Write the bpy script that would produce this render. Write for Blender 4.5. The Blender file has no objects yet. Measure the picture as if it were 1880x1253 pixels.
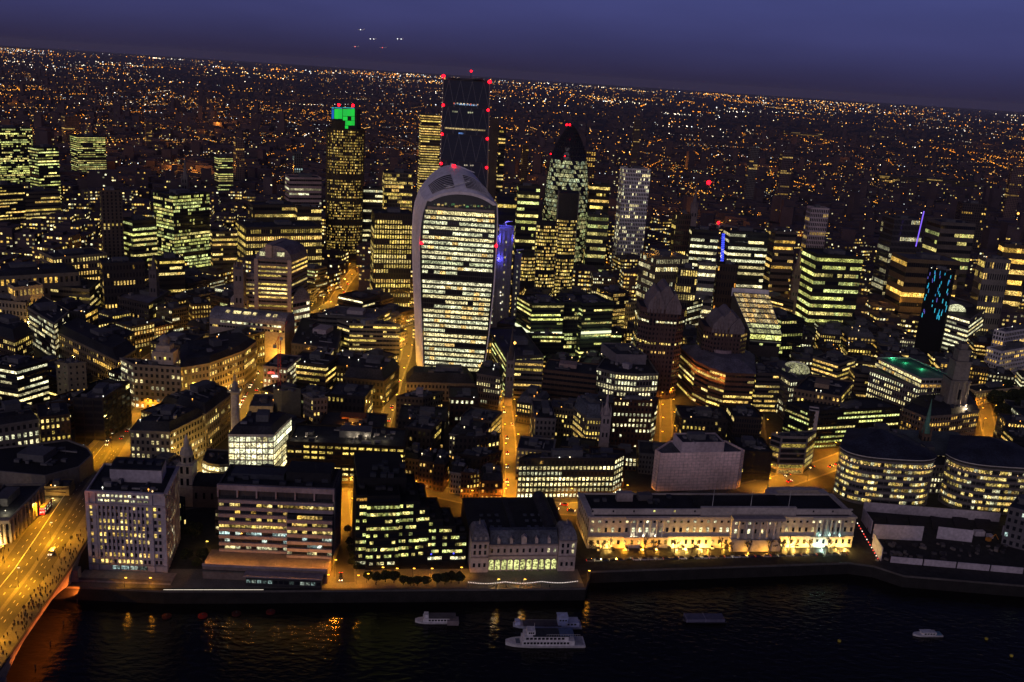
import bpy, math, random
import numpy as np
from mathutils import Vector, Matrix
rnd = random.Random(11)
scene = bpy.context.scene
COL = scene.collection
# ------------------------------------------------------------------ camera
PIT, ROL, FPX, CAMH = math.radians(15.5), math.radians(3.73), 1773.0, 245.0
FW = Vector((0, math.cos(PIT), -math.sin(PIT)))
r0 = Vector((1, 0, 0)); u0 = r0.cross(FW)
RT = r0*math.cos(ROL) + u0*math.sin(ROL)
UP = -r0*math.sin(ROL) + u0*math.cos(ROL)
cam = bpy.data.objects.new('camera', bpy.data.cameras.new('camera')); COL.objects.link(cam)
cam.matrix_world = Matrix(((RT.x, UP.x, -FW.x, 0), (RT.y, UP.y, -FW.y, 0), (RT.z, UP.z, -FW.z, CAMH), (0, 0, 0, 1)))
cam.data.sensor_width = 36; cam.data.lens = 36*FPX/1880
cam.data.clip_start = 1; cam.data.clip_end = 120000
scene.camera = cam
# ------------------------------------------------------------------ dusk sky, afterglow, exposure
world = bpy.data.worlds.new('World'); scene.world = world; world.use_nodes = True
nt = world.node_tree; nt.nodes.clear()
o_ = nt.nodes.new('ShaderNodeOutputWorld'); bg = nt.nodes.new('ShaderNodeBackground')
tc = nt.nodes.new('ShaderNodeTexCoord'); sep = nt.nodes.new('ShaderNodeSeparateXYZ')
ramp = nt.nodes.new('ShaderNodeValToRGB'); noi = nt.nodes.new('ShaderNodeTexNoise'); mp = nt.nodes.new('ShaderNodeMapping')
mul = nt.nodes.new('ShaderNodeMix'); mul.data_type = 'RGBA'; mul.blend_type = 'MULTIPLY'
cr = ramp.color_ramp
cr.elements[0].position = 0.0; cr.elements[0].color = (.022, .0185, .050, 1)
cr.elements[1].position = 1.0; cr.elements[1].color = (.010, .012, .042, 1)
for p_, c_ in ((.012, (.029, .026, .074, 1)), (.045, (.045, .047, .148, 1)), (.10, (.060, .070, .225, 1)), (.2, (.036, .040, .13, 1)), (.45, (.014, .017, .055, 1))):
    e_ = cr.elements.new(p_); e_.color = c_
mp.inputs['Scale'].default_value = (2.6, 2.6, 14); noi.inputs['Scale'].default_value = 1.6; noi.inputs['Detail'].default_value = 4
nr = nt.nodes.new('ShaderNodeMapRange'); nr.inputs[1].default_value = .3; nr.inputs[2].default_value = .7; nr.inputs[3].default_value = .88; nr.inputs[4].default_value = 1.08
L = nt.links.new
L(tc.outputs['Generated'], sep.inputs[0]); L(sep.outputs['Z'], ramp.inputs[0]); L(tc.outputs['Generated'], mp.inputs[0])
L(mp.outputs[0], noi.inputs[0]); L(noi.outputs[0], nr.inputs[0]); mul.inputs[0].default_value = 1
L(ramp.outputs[0], mul.inputs[6]); L(nr.outputs[0], mul.inputs[7]); L(mul.outputs[2], bg.inputs[0]); L(bg.outputs[0], o_.inputs[0])
bg.inputs[1].default_value = 1.0
sl = bpy.data.lights.new('afterglow', 'SUN'); sl.energy = .5; sl.angle = math.radians(45); sl.color = (1, .81, .88)
so = bpy.data.objects.new('afterglow', sl); COL.objects.link(so)
so.rotation_euler = Vector((.38, 1, -.30)).to_track_quat('-Z', 'Y').to_euler()
scene.view_settings.view_transform = 'Standard'; scene.view_settings.look = 'None'
scene.view_settings.exposure = 0; scene.view_settings.gamma = 1
cy = scene.cycles
cy.use_denoising = True; cy.max_bounces = 4; cy.diffuse_bounces = 2; cy.glossy_bounces = 2; cy.transmission_bounces = 2
cy.sample_clamp_indirect = 3; cy.sample_clamp_direct = 0; cy.caustics_reflective = False; cy.caustics_refractive = False
cy.use_adaptive_sampling = False
# ------------------------------------------------------------------ pixels -> places
TILE = dict(a=(0,780,2.65),b=(380,740,3.481),c=(740,740,3.481),d=(1040,740,3.481),e=(1400,700,3.481),g=(0,500,3.481),
 h=(400,500,3.481),i=(860,480,3.481),j=(1240,460,2.9375),k=(0,200,3.481),l=(400,180,3.916),m=(740,120,3.916),
 n=(1060,200,3.48),o=(1440,200,3.48),w=(740,290,3.13),s=(380,420,4.475),t=(1160,600,6.267),u=(0,880,6.96),p=(0,0,1))
def tp(k, x, y): X, Y, S = TILE[k]; return X+x/S, Y+y/S
def ray(px, py): return RT*((px-940)/FPX) - UP*((py-626.5)/FPX) + FW
def at(px, py, z=0.0):
    d = ray(px, py); t = (z-CAMH)/d.z
    return Vector((d.x*t, d.y*t, z))
def aty(px, py, Y):
    d = ray(px, py); t = Y/d.y
    return Vector((d.x*t, Y, CAMH+d.z*t))
def A(k, x, y, z=0.0): return at(*tp(k, x, y), z)
def pj(P):
    d = Vector(P)-Vector((0, 0, CAMH)); z = max(d.dot(FW), .1)
    return 940+FPX*d.dot(RT)/z, 626.5-FPX*d.dot(UP)/z, z
# ------------------------------------------------------------------ materials
def newmat(name):
    m = bpy.data.materials.new(name); m.use_nodes = True
    return m, m.node_tree, m.node_tree.nodes['Principled BSDF']
def surf(name, color=None, rough=.85, n1=.05, n2=.6, amt=(.65, 1.25), spec=.2, metal=0, bump=0):
    """matt surface: own colour (or the object's colour) broken up by two noises, large stains and fine grain"""
    m, t, b = newmat(name); N, K = t.nodes.new, t.links.new
    g = N('ShaderNodeNewGeometry')
    f = []
    for sc in (n1, n2):
        x = N('ShaderNodeTexNoise'); x.inputs['Scale'].default_value = sc; x.inputs['Detail'].default_value = 3; K(g.outputs['Position'], x.inputs['Vector'])
        r = N('ShaderNodeMapRange'); r.inputs[1].default_value = .3; r.inputs[2].default_value = .7; r.inputs[3].default_value = amt[0]; r.inputs[4].default_value = amt[1]
        K(x.outputs[0], r.inputs[0]); f.append(r)
    mm = N('ShaderNodeMath'); mm.operation = 'MULTIPLY'; K(f[0].outputs[0], mm.inputs[0]); K(f[1].outputs[0], mm.inputs[1])
    v = N('ShaderNodeVectorMath'); v.operation = 'SCALE'; K(mm.outputs[0], v.inputs['Scale'])
    if color is None:
        oi = N('ShaderNodeObjectInfo'); K(oi.outputs['Color'], v.inputs[0])
    else: v.inputs[0].default_value = color[:3]
    K(v.outputs[0], b.inputs['Base Color']); b.inputs['Roughness'].default_value = rough
    b.inputs['Specular IOR Level'].default_value = spec; b.inputs['Metallic'].default_value = metal
    return m
M = {}
M['wall'] = surf('wall', amt=(.78, 1.16))
M['roof'] = surf('roofing', n1=.09, n2=.9, amt=(.55, 1.35), rough=.75)
M['ground'] = surf('ground_paving', (.035, .033, .032), n1=.02, n2=.3)
M['asphalt'] = surf('asphalt', (.075, .072, .068), n1=.12, n2=1.5, amt=(.8, 1.15))
M['pave'] = surf('paving', (.15, .14, .125), n1=.15, n2=1.2, amt=(.8, 1.15))
M['paint'] = surf('road_paint', (.72, .7, .66), n1=.3, n2=3)
M['steel'] = surf('painted_steel', (.05, .05, .055), rough=.5)
M['white'] = surf('white_paint', (.72, .71, .70), n1=.1, n2=.7, amt=(.85, 1.1), rough=.5)
M['alu'] = surf('pale_aluminium', (.74, .70, .75), n1=.03, n2=.3, amt=(.85, 1.12), rough=.45)
M['wetstone'] = surf('wet_stone', (.018, .017, .016), n1=.2, n2=1.5, rough=.7)
M['bark'] = surf('bark', (.05, .04, .03))
M['leaf'] = surf('leaves', (.03, .04, .015))
def principled(name, c, rough, spec=.5):
    m, t, b = newmat(name); b.inputs['Base Color'].default_value = (*c, 1); b.inputs['Roughness'].default_value = rough
    b.inputs['Specular IOR Level'].default_value = spec; return m
M['glass'] = principled('dark_glass', (.012, .014, .02), .12)
M['frame'] = principled('window_frame', (.03, .03, .03), .5)
M['rubber'] = principled('rubber', (.01, .01, .01), .8)
M['car'] = None
def carpaint():
    m, t, b = newmat('car_paint'); oi = t.nodes.new('ShaderNodeObjectInfo'); t.links.new(oi.outputs['Color'], b.inputs['Base Color'])
    b.inputs['Roughness'].default_value = .25; b.inputs['Coat Weight'].default_value = .5; return m
M['car'] = carpaint()
M['cloth'] = surf('cloth', None, rough=.9)
def lit(name, attr):
    """lit room seen through a window: lamp colour of that room, broken up by furniture, blinds and people"""
    m = bpy.data.materials.new(name); m.use_nodes = True; t = m.node_tree; t.nodes.clear(); N, K = t.nodes.new, t.links.new
    out = N('ShaderNodeOutputMaterial'); em = N('ShaderNodeEmission'); g = N('ShaderNodeNewGeometry')
    if attr: c = N('ShaderNodeAttribute'); c.attribute_name = 'wc'; cs = c.outputs['Color']
    else: c = N('ShaderNodeObjectInfo'); cs = c.outputs['Color']
    fs = []
    for sc, lo, hi in ((.13, .6, 1.25), (.95, .22, 1.55)):
        x = N('ShaderNodeTexNoise'); x.inputs['Scale'].default_value = sc; x.inputs['Detail'].default_value = 2; K(g.outputs['Position'], x.inputs['Vector'])
        r = N('ShaderNodeMapRange'); r.inputs[1].default_value = .40; r.inputs[2].default_value = .60; r.inputs[3].default_value = lo; r.inputs[4].default_value = hi
        K(x.outputs[0], r.inputs[0]); fs.append(r)
    mm = N('ShaderNodeMath'); mm.operation = 'MULTIPLY'; K(fs[0].outputs[0], mm.inputs[0]); K(fs[1].outputs[0], mm.inputs[1])
    K(cs, em.inputs[0]); K(mm.outputs[0], em.inputs[1]); K(em.outputs[0], out.inputs[0])
    m.cycles.emission_sampling = 'NONE'; return m
M['lito'] = lit('lit_window', False); M['lita'] = lit('lit_window_joined', True)
def glow(name, attr, k=1.0, col=None):
    m = bpy.data.materials.new(name); m.use_nodes = True; t = m.node_tree; t.nodes.clear(); N, K = t.nodes.new, t.links.new
    out = N('ShaderNodeOutputMaterial'); em = N('ShaderNodeEmission'); em.inputs[1].default_value = k
    if col: em.inputs[0].default_value = (*col, 1)
    elif attr: c = N('ShaderNodeAttribute'); c.attribute_name = 'wc'; K(c.outputs['Color'], em.inputs[0])
    else: c = N('ShaderNodeObjectInfo'); K(c.outputs['Color'], em.inputs[0])
    K(em.outputs[0], out.inputs[0]); m.cycles.emission_sampling = 'NONE'; return m
M['glowo'] = glow('lamp_glow', False, 1.0); M['glowa'] = glow('lamp_glow_joined', True, 1.0)
def water():
    m, t, b = newmat('river_water'); N, K = t.nodes.new, t.links.new
    b.inputs['Base Color'].default_value = (.002, .002, .0015, 1); b.inputs['Roughness'].default_value = .08; b.inputs['IOR'].default_value = 1.33; b.inputs['Specular IOR Level'].default_value = .3
    g = N('ShaderNodeNewGeometry'); mp = N('ShaderNodeMapping'); mp.inputs['Scale'].default_value = (.55, 1.0, 1); K(g.outputs['Position'], mp.inputs[0])
    x = N('ShaderNodeTexNoise'); x.inputs['Scale'].default_value = .35; x.inputs['Detail'].default_value = 5; K(mp.outputs[0], x.inputs[0])
    bp = N('ShaderNodeBump'); bp.inputs['Strength'].default_value = .38; bp.inputs['Distance'].default_value = 1.2; K(x.outputs[0], bp.inputs['Height']); K(bp.outputs[0], b.inputs['Normal'])
    return m
M['water'] = water()
# ------------------------------------------------------------------ mesh helpers
class MB:
    def __init__(s): s.v = []; s.f = []; s.m = []; s.c = []
    def face(s, pts, m=0, c=None):
        n = len(s.v); s.v += [tuple(p) for p in pts]; s.f.append(tuple(range(n, n+len(pts)))); s.m.append(m); s.c.append(c or (1, 1, 1, 1)); return s
    def box(s, c, hx, hy, hz, rz=0, m=0, col=None, bottom=True):
        ca, sa = math.cos(rz), math.sin(rz); n = len(s.v)
        for sx, sy, sz in ((-1,-1,-1),(1,-1,-1),(1,1,-1),(-1,1,-1),(-1,-1,1),(1,-1,1),(1,1,1),(-1,1,1)):
            x, y = sx*hx, sy*hy; s.v.append((c[0]+x*ca-y*sa, c[1]+x*sa+y*ca, c[2]+sz*hz))
        F = [(0,1,5,4),(1,2,6,5),(2,3,7,6),(3,0,4,7),(4,5,6,7)]
        if bottom: F.append((3,2,1,0))
        for f in F: s.f.append(tuple(n+i for i in f)); s.m.append(m); s.c.append(col or (1,1,1,1))
        return s
    def prism(s, poly, z0, z1, m=0, top=True, bottom=False, scale=1.0, inset_to=None):
        """poly = CCW list of (x, y); scale shrinks the top about the centroid"""
        n = len(s.v); k = len(poly)
        cx = sum(p[0] for p in poly)/k; cy_ = sum(p[1] for p in poly)/k
        s.v += [(p[0], p[1], z0) for p in poly]; s.v += [(cx+(p[0]-cx)*scale, cy_+(p[1]-cy_)*scale, z1) for p in poly]
        for i in range(k):
            j = (i+1) % k; s.f.append((n+i, n+j, n+k+j, n+k+i)); s.m.append(m); s.c.append((1,1,1,1))
        if top: s.f.append(tuple(range(n+k, n+2*k))); s.m.append(m); s.c.append((1,1,1,1))
        if bottom: s.f.append(tuple(reversed(range(n, n+k)))); s.m.append(m); s.c.append((1,1,1,1))
        return s
    def loft(s, rings, m=0, closed=True, caps=True):
        n = len(s.v); k = len(rings[0])
        for r in rings: s.v += [tuple(p) for p in r]
        for a in range(len(rings)-1):
            for i in range(k if closed else k-1):
                j = (i+1) % k; s.f.append((n+a*k+i, n+a*k+j, n+(a+1)*k+j, n+(a+1)*k+i)); s.m.append(m); s.c.append((1,1,1,1))
        if caps and closed:
            s.f.append(tuple(reversed(range(n, n+k)))); s.m.append(m); s.c.append((1,1,1,1))
            s.f.append(tuple(range(n+(len(rings)-1)*k, n+len(rings)*k))); s.m.append(m); s.c.append((1,1,1,1))
        return s
    def lathe(s, c, prof, seg=16, m=0):
        return s.loft([[(c[0]+r*math.cos(2*math.pi*i/seg), c[1]+r*math.sin(2*math.pi*i/seg), c[2]+z) for i in range(seg)] for r, z in prof], m)
    def tube(s, p, q, r, r2=None, seg=6, m=0):
        p, q = Vector(p), Vector(q); d = (q-p).normalized(); a = d.orthogonal().normalized(); b = d.cross(a); r2 = r if r2 is None else r2
        return s.loft([[tuple(o+(a*math.cos(2*math.pi*i/seg)+b*math.sin(2*math.pi*i/seg))*rr) for i in range(seg)] for o, rr in ((p, r), (q, r2))], m)
    def mesh(s, name, mats, attr=False, smooth=False):
        me = bpy.data.meshes.new(name); me.from_pydata(s.v, [], s.f)
        for x in mats: me.materials.append(M[x] if isinstance(x, str) else x)
        if len(mats) > 1: me.polygons.foreach_set('material_index', s.m)
        if attr:
            at_ = me.attributes.new('wc', 'FLOAT_COLOR', 'FACE'); at_.data.foreach_set('color', np.array(s.c, dtype=np.float32).ravel())
        if smooth: me.polygons.foreach_set('use_smooth', [True]*len(s.f))
        return me
    def build(s, name, mats, parent=None, color=None, attr=False, smooth=False, kind=None):
        if isinstance(mats, (str, bpy.types.Material)): mats = [mats]
        return link(name, s.mesh(name, mats, attr, smooth), parent, color, kind)
def link(name, me, parent=None, color=None, kind=None, loc=None):
    o = bpy.data.objects.new(name, me); COL.objects.link(o)
    if parent is not None:
        o.parent = parent; l = Vector(loc) if loc is not None else Vector((0, 0, 0)); o.location = l-Vector(ORG[parent.name])
    elif loc is not None: o.location = loc
    if color is not None: o.color = (*color[:3], 1)
    if kind: o['kind'] = kind
    return o
ORG = {}
def tag(o, label, cat=None, group=None, kind=None):
    if label: o['label'] = label
    if cat: o['category'] = cat
    if group: o['group'] = group
    if kind: o['kind'] = kind
    return o
def thing(name, label, cat, loc, group=None):
    o = bpy.data.objects.new(name, None); COL.objects.link(o); o.location = loc; o.empty_display_size = .1
    ORG[o.name] = tuple(loc); return tag(o, label, cat, group)
def sub(o): ORG[o.name] = (0, 0, 0); return o   # lets a part carry sub-parts (its own mesh is in world coordinates)
CUBE = MB().box((0, 0, 0), .5, .5, .5).mesh('unit_block', ['wall'])
CUBER = MB().box((0, 0, 0), .5, .5, .5).mesh('unit_block_roof', ['roof'])
CUBEW = {}
ROOFLAMP = MB().lathe((0, 0, 0), [(.05, -1.2), (.05, -.32), (.26, -.25), (.36, 0), (.26, .25), (.02, .36)], 6).mesh('roof_lamp', ['glowo'])
def block(name, parent, c, w, d, h, rz=0, color=(.2, .2, .2), mat='wall'):
    if mat not in CUBEW: CUBEW[mat] = MB().box((0, 0, 0), .5, .5, .5).mesh('unit_block_'+mat, [mat])
    o = link(name, CUBEW[mat], parent, color, loc=c); o.scale = (w, d, h); o.rotation_euler.z = rz; return o
def window_mesh(matname):
    b = MB()   # pane set back inside a frame of four bars with one mullion; x = width, z = height, faces -y
    t = .05
    for x, z, hx, hz in ((0, .5-t/2, .5, t/2), (0, -.5+t/2, .5, t/2), (-.5+t/2, 0, t/2, .5-t), (.5-t/2, 0, t/2, .5-t), (0, 0, t*.35, .5-t)):
        b.box((x, -.08, z), hx, .08, hz, m=0)
    b.face([(-.5, -.03, -.5), (.5, -.03, -.5), (.5, -.03, .5), (-.5, -.03, .5)], m=1)
    return b.mesh('window_'+matname, ['frame', matname])
WLIT, WDARK = window_mesh('lito'), window_mesh('glass')
PLIT = MB().box((0, 0, 0), .5, .05, .5).mesh('pane_lit', ['lito']); PDARK = MB().box((0, 0, 0), .5, .05, .5).mesh('pane_dark', ['glass'])
PAL = {'y': [(1.3, .92, .24), (1.35, 1.02, .34), (1.2, .86, .18), (1.3, .8, .2)], 'g': [(1.1, 1.12, .30), (1.3, 1.08, .34), (.95, 1.05, .36)],
       'w': [(1.35, 1.2, .66), (1.35, 1.12, .50), (1.2, 1.18, .72)], 'a': [(1.2, .46, .06), (1.2, .58, .1)], 'm': [(1.2, .86, .26), (1.3, 1.1, .5), (1.05, 1.1, .4), (1.2, .66, .15)],
       'c': [(.6, .85, .8), (.8, .95, .8)], 'o': [(1.25, .72, .13), (1.3, .84, .22)]}
def litcol(pal, bright=1.0):
    c = rnd.choice(PAL[pal]); k = bright*rnd.choice((.22, .4, .6, .8, 1.0, 1.0, 1.25)); return (c[0]*k, c[1]*k, c[2]*k)
def ccw(p):
    a = sum(p[i][0]*p[(i+1) % len(p)][1]-p[(i+1) % len(p)][0]*p[i][1] for i in range(len(p)))
    return list(p) if a > 0 else list(reversed(p))
# ------------------------------------------------------------------ what is planned where: coarse depth map so that infill blocks never hide a traced one
GW, GH = 236, 158
DM = np.full((GH, GW), 0.0)       # distance of the traced thing seen in that cell
FOOT = []                          # traced footprints
def hull(pts):
    pts = sorted(set(pts))
    if len(pts) < 3: return pts
    def half(p):
        o = []
        for q in p:
            while len(o) > 1 and (o[-1][0]-o[-2][0])*(q[1]-o[-2][1])-(o[-1][1]-o[-2][1])*(q[0]-o[-2][0]) <= 0: o.pop()
            o.append(q)
        return o
    return half(pts)[:-1]+half(pts[::-1])[:-1]
def cells(P3):
    q = [pj(p) for p in P3]; z = min(t[2] for t in q); hp = hull([(round(t[0]/8, 2), round(t[1]/8, 2)) for t in q])
    if len(hp) < 3: return None, z
    x0 = max(int(min(p[0] for p in hp)), 0); x1 = min(int(max(p[0] for p in hp))+1, GW); y0 = max(int(min(p[1] for p in hp)), 0); y1 = min(int(max(p[1] for p in hp))+1, GH)
    if x1 <= x0 or y1 <= y0: return None, z
    X, Y = np.meshgrid(np.arange(x0, x1)+.5, np.arange(y0, y1)+.5); ins = np.ones(X.shape, bool)
    for i in range(len(hp)):
        a, b = hp[i], hp[(i+1) % len(hp)]; ins &= ((b[0]-a[0])*(Y-a[1])-(b[1]-a[1])*(X-a[0])) >= 0
    return (slice(y0, y1), slice(x0, x1), ins), z
def protect(poly, z0, z1):
    c, z = cells([(p[0], p[1], zz) for p in poly for zz in (z0, z1)])
    if c: s = DM[c[0], c[1]]; s[c[2] & ((s == 0) | (s > z))] = z
def hides(poly, h):
    c, z = cells([(p[0], p[1], zz) for p in poly for zz in (0, h)])
    if not c: return 1.0
    s = DM[c[0], c[1]]; k = c[2].sum()
    return 1.0 if k == 0 else float((c[2] & (s > z+4)).sum())/k
# ------------------------------------------------------------------ facades
def facade(out, p0, p1, z0, z1, st, nf, bay, lit_p, pal, ww=.6, wh=.6, bright=1.0, ncol=None, runs=.7, skip0=0):
    """fills out with (centre, w, h, angle, colour or None) for one wall seen from outside, left end p0, right end p1"""
    dx, dy = p1[0]-p0[0], p1[1]-p0[1]; ln = math.hypot(dx, dy)
    if ln < 2: return
    ux, uy = dx/ln, dy/ln; nx, ny = uy, -ux; ang = math.atan2(dy, dx)
    n = ncol or max(1, int(round(ln/bay))); bw = ln/n; fh = (z1-z0)/nf
    off = .12
    for f in range(skip0, nf):
        fl = lit_p*rnd.choice((.35, .8, 1.0, 1.1, 1.35)) if lit_p < .9 else lit_p
        on = rnd.random() < fl; rb = rnd.choice((.45, .7, 1, 1.2)); fb = rnd.choice((.6, .85, 1, 1.15))*bright; fp = rnd.choice(PAL[pal])
        for k in range(n):
            if rnd.random() > runs: on = rnd.random() < fl; rb = rnd.choice((.35, .6, .85, 1.05, 1.25))
            s = (k+.5)*bw; c = (p0[0]+ux*s+nx*off, p0[1]+uy*s+ny*off, z0+(f+.52)*fh)
            col = None
            if on:
                b_ = fb*rb*rnd.uniform(.75, 1.15); q = fp if rnd.random() < .85 else rnd.choice(PAL[pal]); col = (q[0]*b_, q[1]*b_, q[2]*b_)
            out.append((c, bw*ww, fh*wh, ang, col))
def put_windows(root, wins, simple=False, limit=300, minpx=5.5, name='window'):
    """the windows that show largest become objects of their own, the rest one joined part"""
    def px(w): return w[1]*FPX/max(10, (Vector(w[0])-Vector((0, 0, CAMH))).length)
    big = [w for w in wins if px(w) >= minpx]; small = [w for w in wins if px(w) < minpx]
    if len(big) > limit:
        big.sort(key=lambda w: (w[4] is None, -w[2])); small += big[limit:]; big = big[:limit]
    for c, w, h, a, col in big:
        me = (PLIT if col else PDARK) if simple else (WLIT if col else WDARK)
        o = link(name, me, root, col, loc=c); o.scale = (w, 1, h); o.rotation_euler.z = a
    if small:
        for isl in (True, False):
            b = MB()
            for c, w, h, a, col in small:
                if (col is not None) != isl: continue
                ux, uy = math.cos(a)*w/2, math.sin(a)*w/2; h2 = h/2; x, y, z = c
                b.face([(x-ux, y-uy, z-h2), (x+ux, y+uy, z-h2), (x+ux, y+uy, z+h2), (x-ux, y-uy, z+h2)], c=(*col, 1) if col else None)
            if b.f: b.build('lit_windows' if isl else 'dark_windows', 'lita' if isl else 'glass', root, attr=isl, kind='stuff')
def faces_cam(p0, p1):
    nx, ny = p1[1]-p0[1], -(p1[0]-p0[0]); mx, my = (p0[0]+p1[0])/2, (p0[1]+p1[1])/2
    return nx*(-mx)+ny*(-my) > 0
def inside(poly, u, v):
    if len(poly) == 4:
        a, b, c, d = poly
        return ((a[0]*(1-u)+b[0]*u)*(1-v)+(d[0]*(1-u)+c[0]*u)*v, (a[1]*(1-u)+b[1]*u)*(1-v)+(d[1]*(1-u)+c[1]*u)*v)
    cx = sum(p[0] for p in poly)/len(poly); cy_ = sum(p[1] for p in poly)/len(poly); w = max(p[0] for p in poly)-min(p[0] for p in poly); d = max(p[1] for p in poly)-min(p[1] for p in poly)
    return (cx+(u-.5)*w*.6, cy_+(v-.5)*d*.6)
GREY = (.17, .165, .165); STONE = (.30, .27, .25); PALE = (.42, .39, .39); BRICK = (.12, .055, .035); DARK = (.035, .035, .04); TAN = (.27, .22, .16); BROWN = (.10, .07, .05); PINK = (.36, .27, .27)
RD = (.022, .024, .032); RB = (.04, .044, .06); RG = (.10, .10, .11); RP = (.2, .19, .2)
def mass(root, poly, h, z0=0, wall=GREY, roof=RD, parapet=1.0, mansard=0, names=('wall', 'roof')):
    b = MB(); b.prism(poly, z0, h, top=False)
    k = len(poly); cx = sum(p[0] for p in poly)/k; cy_ = sum(p[1] for p in poly)/k
    if mansard:
        b.build(names[0], 'wall', root, wall)
        r = MB(); r.prism(poly, h, h+mansard, scale=.80); r.build(names[1], 'roof', root, roof)
    else:
        inn = [(cx+(p[0]-cx)*.965, cy_+(p[1]-cy_)*.965) for p in poly]; n = len(b.v)
        b.v += [(p[0], p[1], h) for p in inn]; b.v += [(p[0], p[1], h-parapet) for p in inn]
        for i in range(k):
            j = (i+1) % k
            b.f.append((k+i, k+j, n+j, n+i)); b.f.append((n+i, n+j, n+k+j, n+k+i)); b.m += [0, 0]; b.c += [(1,1,1,1)]*2
        b.build(names[0], 'wall', root, wall)
        MB().face([(p[0], p[1], h-parapet) for p in inn]).build(names[1], 'roof', root, roof)
def clutter(root, poly, h, n, wall=RG, big=True, mansard=0):
    ang = math.atan2(poly[1][1]-poly[0][1], poly[1][0]-poly[0][0]); w = math.hypot(poly[1][0]-poly[0][0], poly[1][1]-poly[0][1])
    d = math.hypot(poly[2][0]-poly[1][0], poly[2][1]-poly[1][1]) if len(poly) == 4 else w
    z = h-1+mansard if not mansard else h+mansard
    if big and min(w, d) > 9:
        x, y = inside(poly, rnd.uniform(.38, .62), rnd.uniform(.45, .65)); hh = rnd.uniform(2.5, 4.5)
        block('plant_room', root, (x, y, z+hh/2), min(w*.4, 24)*rnd.uniform(.6, 1), min(d*.34, 16), hh, ang, wall)
    if n > 2:
        for _ in range(2 if n < 6 else 4):
            x, y = inside(poly, rnd.uniform(.25, .75), rnd.uniform(.15, .85)); block('duct', root, (x, y, z+.5), min(w*.4, 14)*rnd.uniform(.5, 1), .7, .7, ang+rnd.choice((0, 0, math.pi/2)), rnd.choice((RP, RG, (.26, .25, .25))))
        x, y = inside(poly, rnd.uniform(.2, .8), rnd.uniform(.2, .8)); block('mast', root, (x, y, z+2.5), .18, .18, 5, 0, RG)
    if n and rnd.random() < .6:
        for _ in range(rnd.choice((1, 1, 2, 3))):
            x, y = inside(poly, rnd.uniform(.06, .94), rnd.choice((.04, .1, .5, .8))); o = link('roof_lamp', ROOFLAMP, root, rnd.choice(((3, 1.9, .7), (3, 2.4, 1.4), (3, 1.2, .2), (2.4, 2.4, 2))), loc=(x, y, z+1.2))
    for _ in range(n+(n+1)//2):
        x, y = inside(poly, rnd.uniform(.12, .88), rnd.uniform(.12, .88)); hh = rnd.uniform(.8, 2.2)
        block('roof_unit', root, (x, y, z+hh/2), rnd.uniform(1.2, 4), rnd.uniform(1.2, 3.5), hh, ang, rnd.choice((RG, RB, RP, (.06, .06, .07))))
NB = []     # finished buildings with a name one can point to: (short phrase, x, y)
def footprint(k, pts, h, depth=None):
    P = [A(k, x, y, h) for x, y in pts]; P = [(p.x, p.y) for p in P]
    if len(P) == 2:
        (x0, y0), (x1, y1) = P; l = math.hypot(x1-x0, y1-y0); nx, ny = -(y1-y0)/l*depth, (x1-x0)/l*depth
        P = [(x0, y0), (x1, y1), (x1+nx, y1+ny), (x0+nx, y0+ny)]
    elif len(P) == 3:
        P.append((P[0][0]+P[2][0]-P[1][0], P[0][1]+P[2][1]-P[1][1]))
    return ccw(P)
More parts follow.
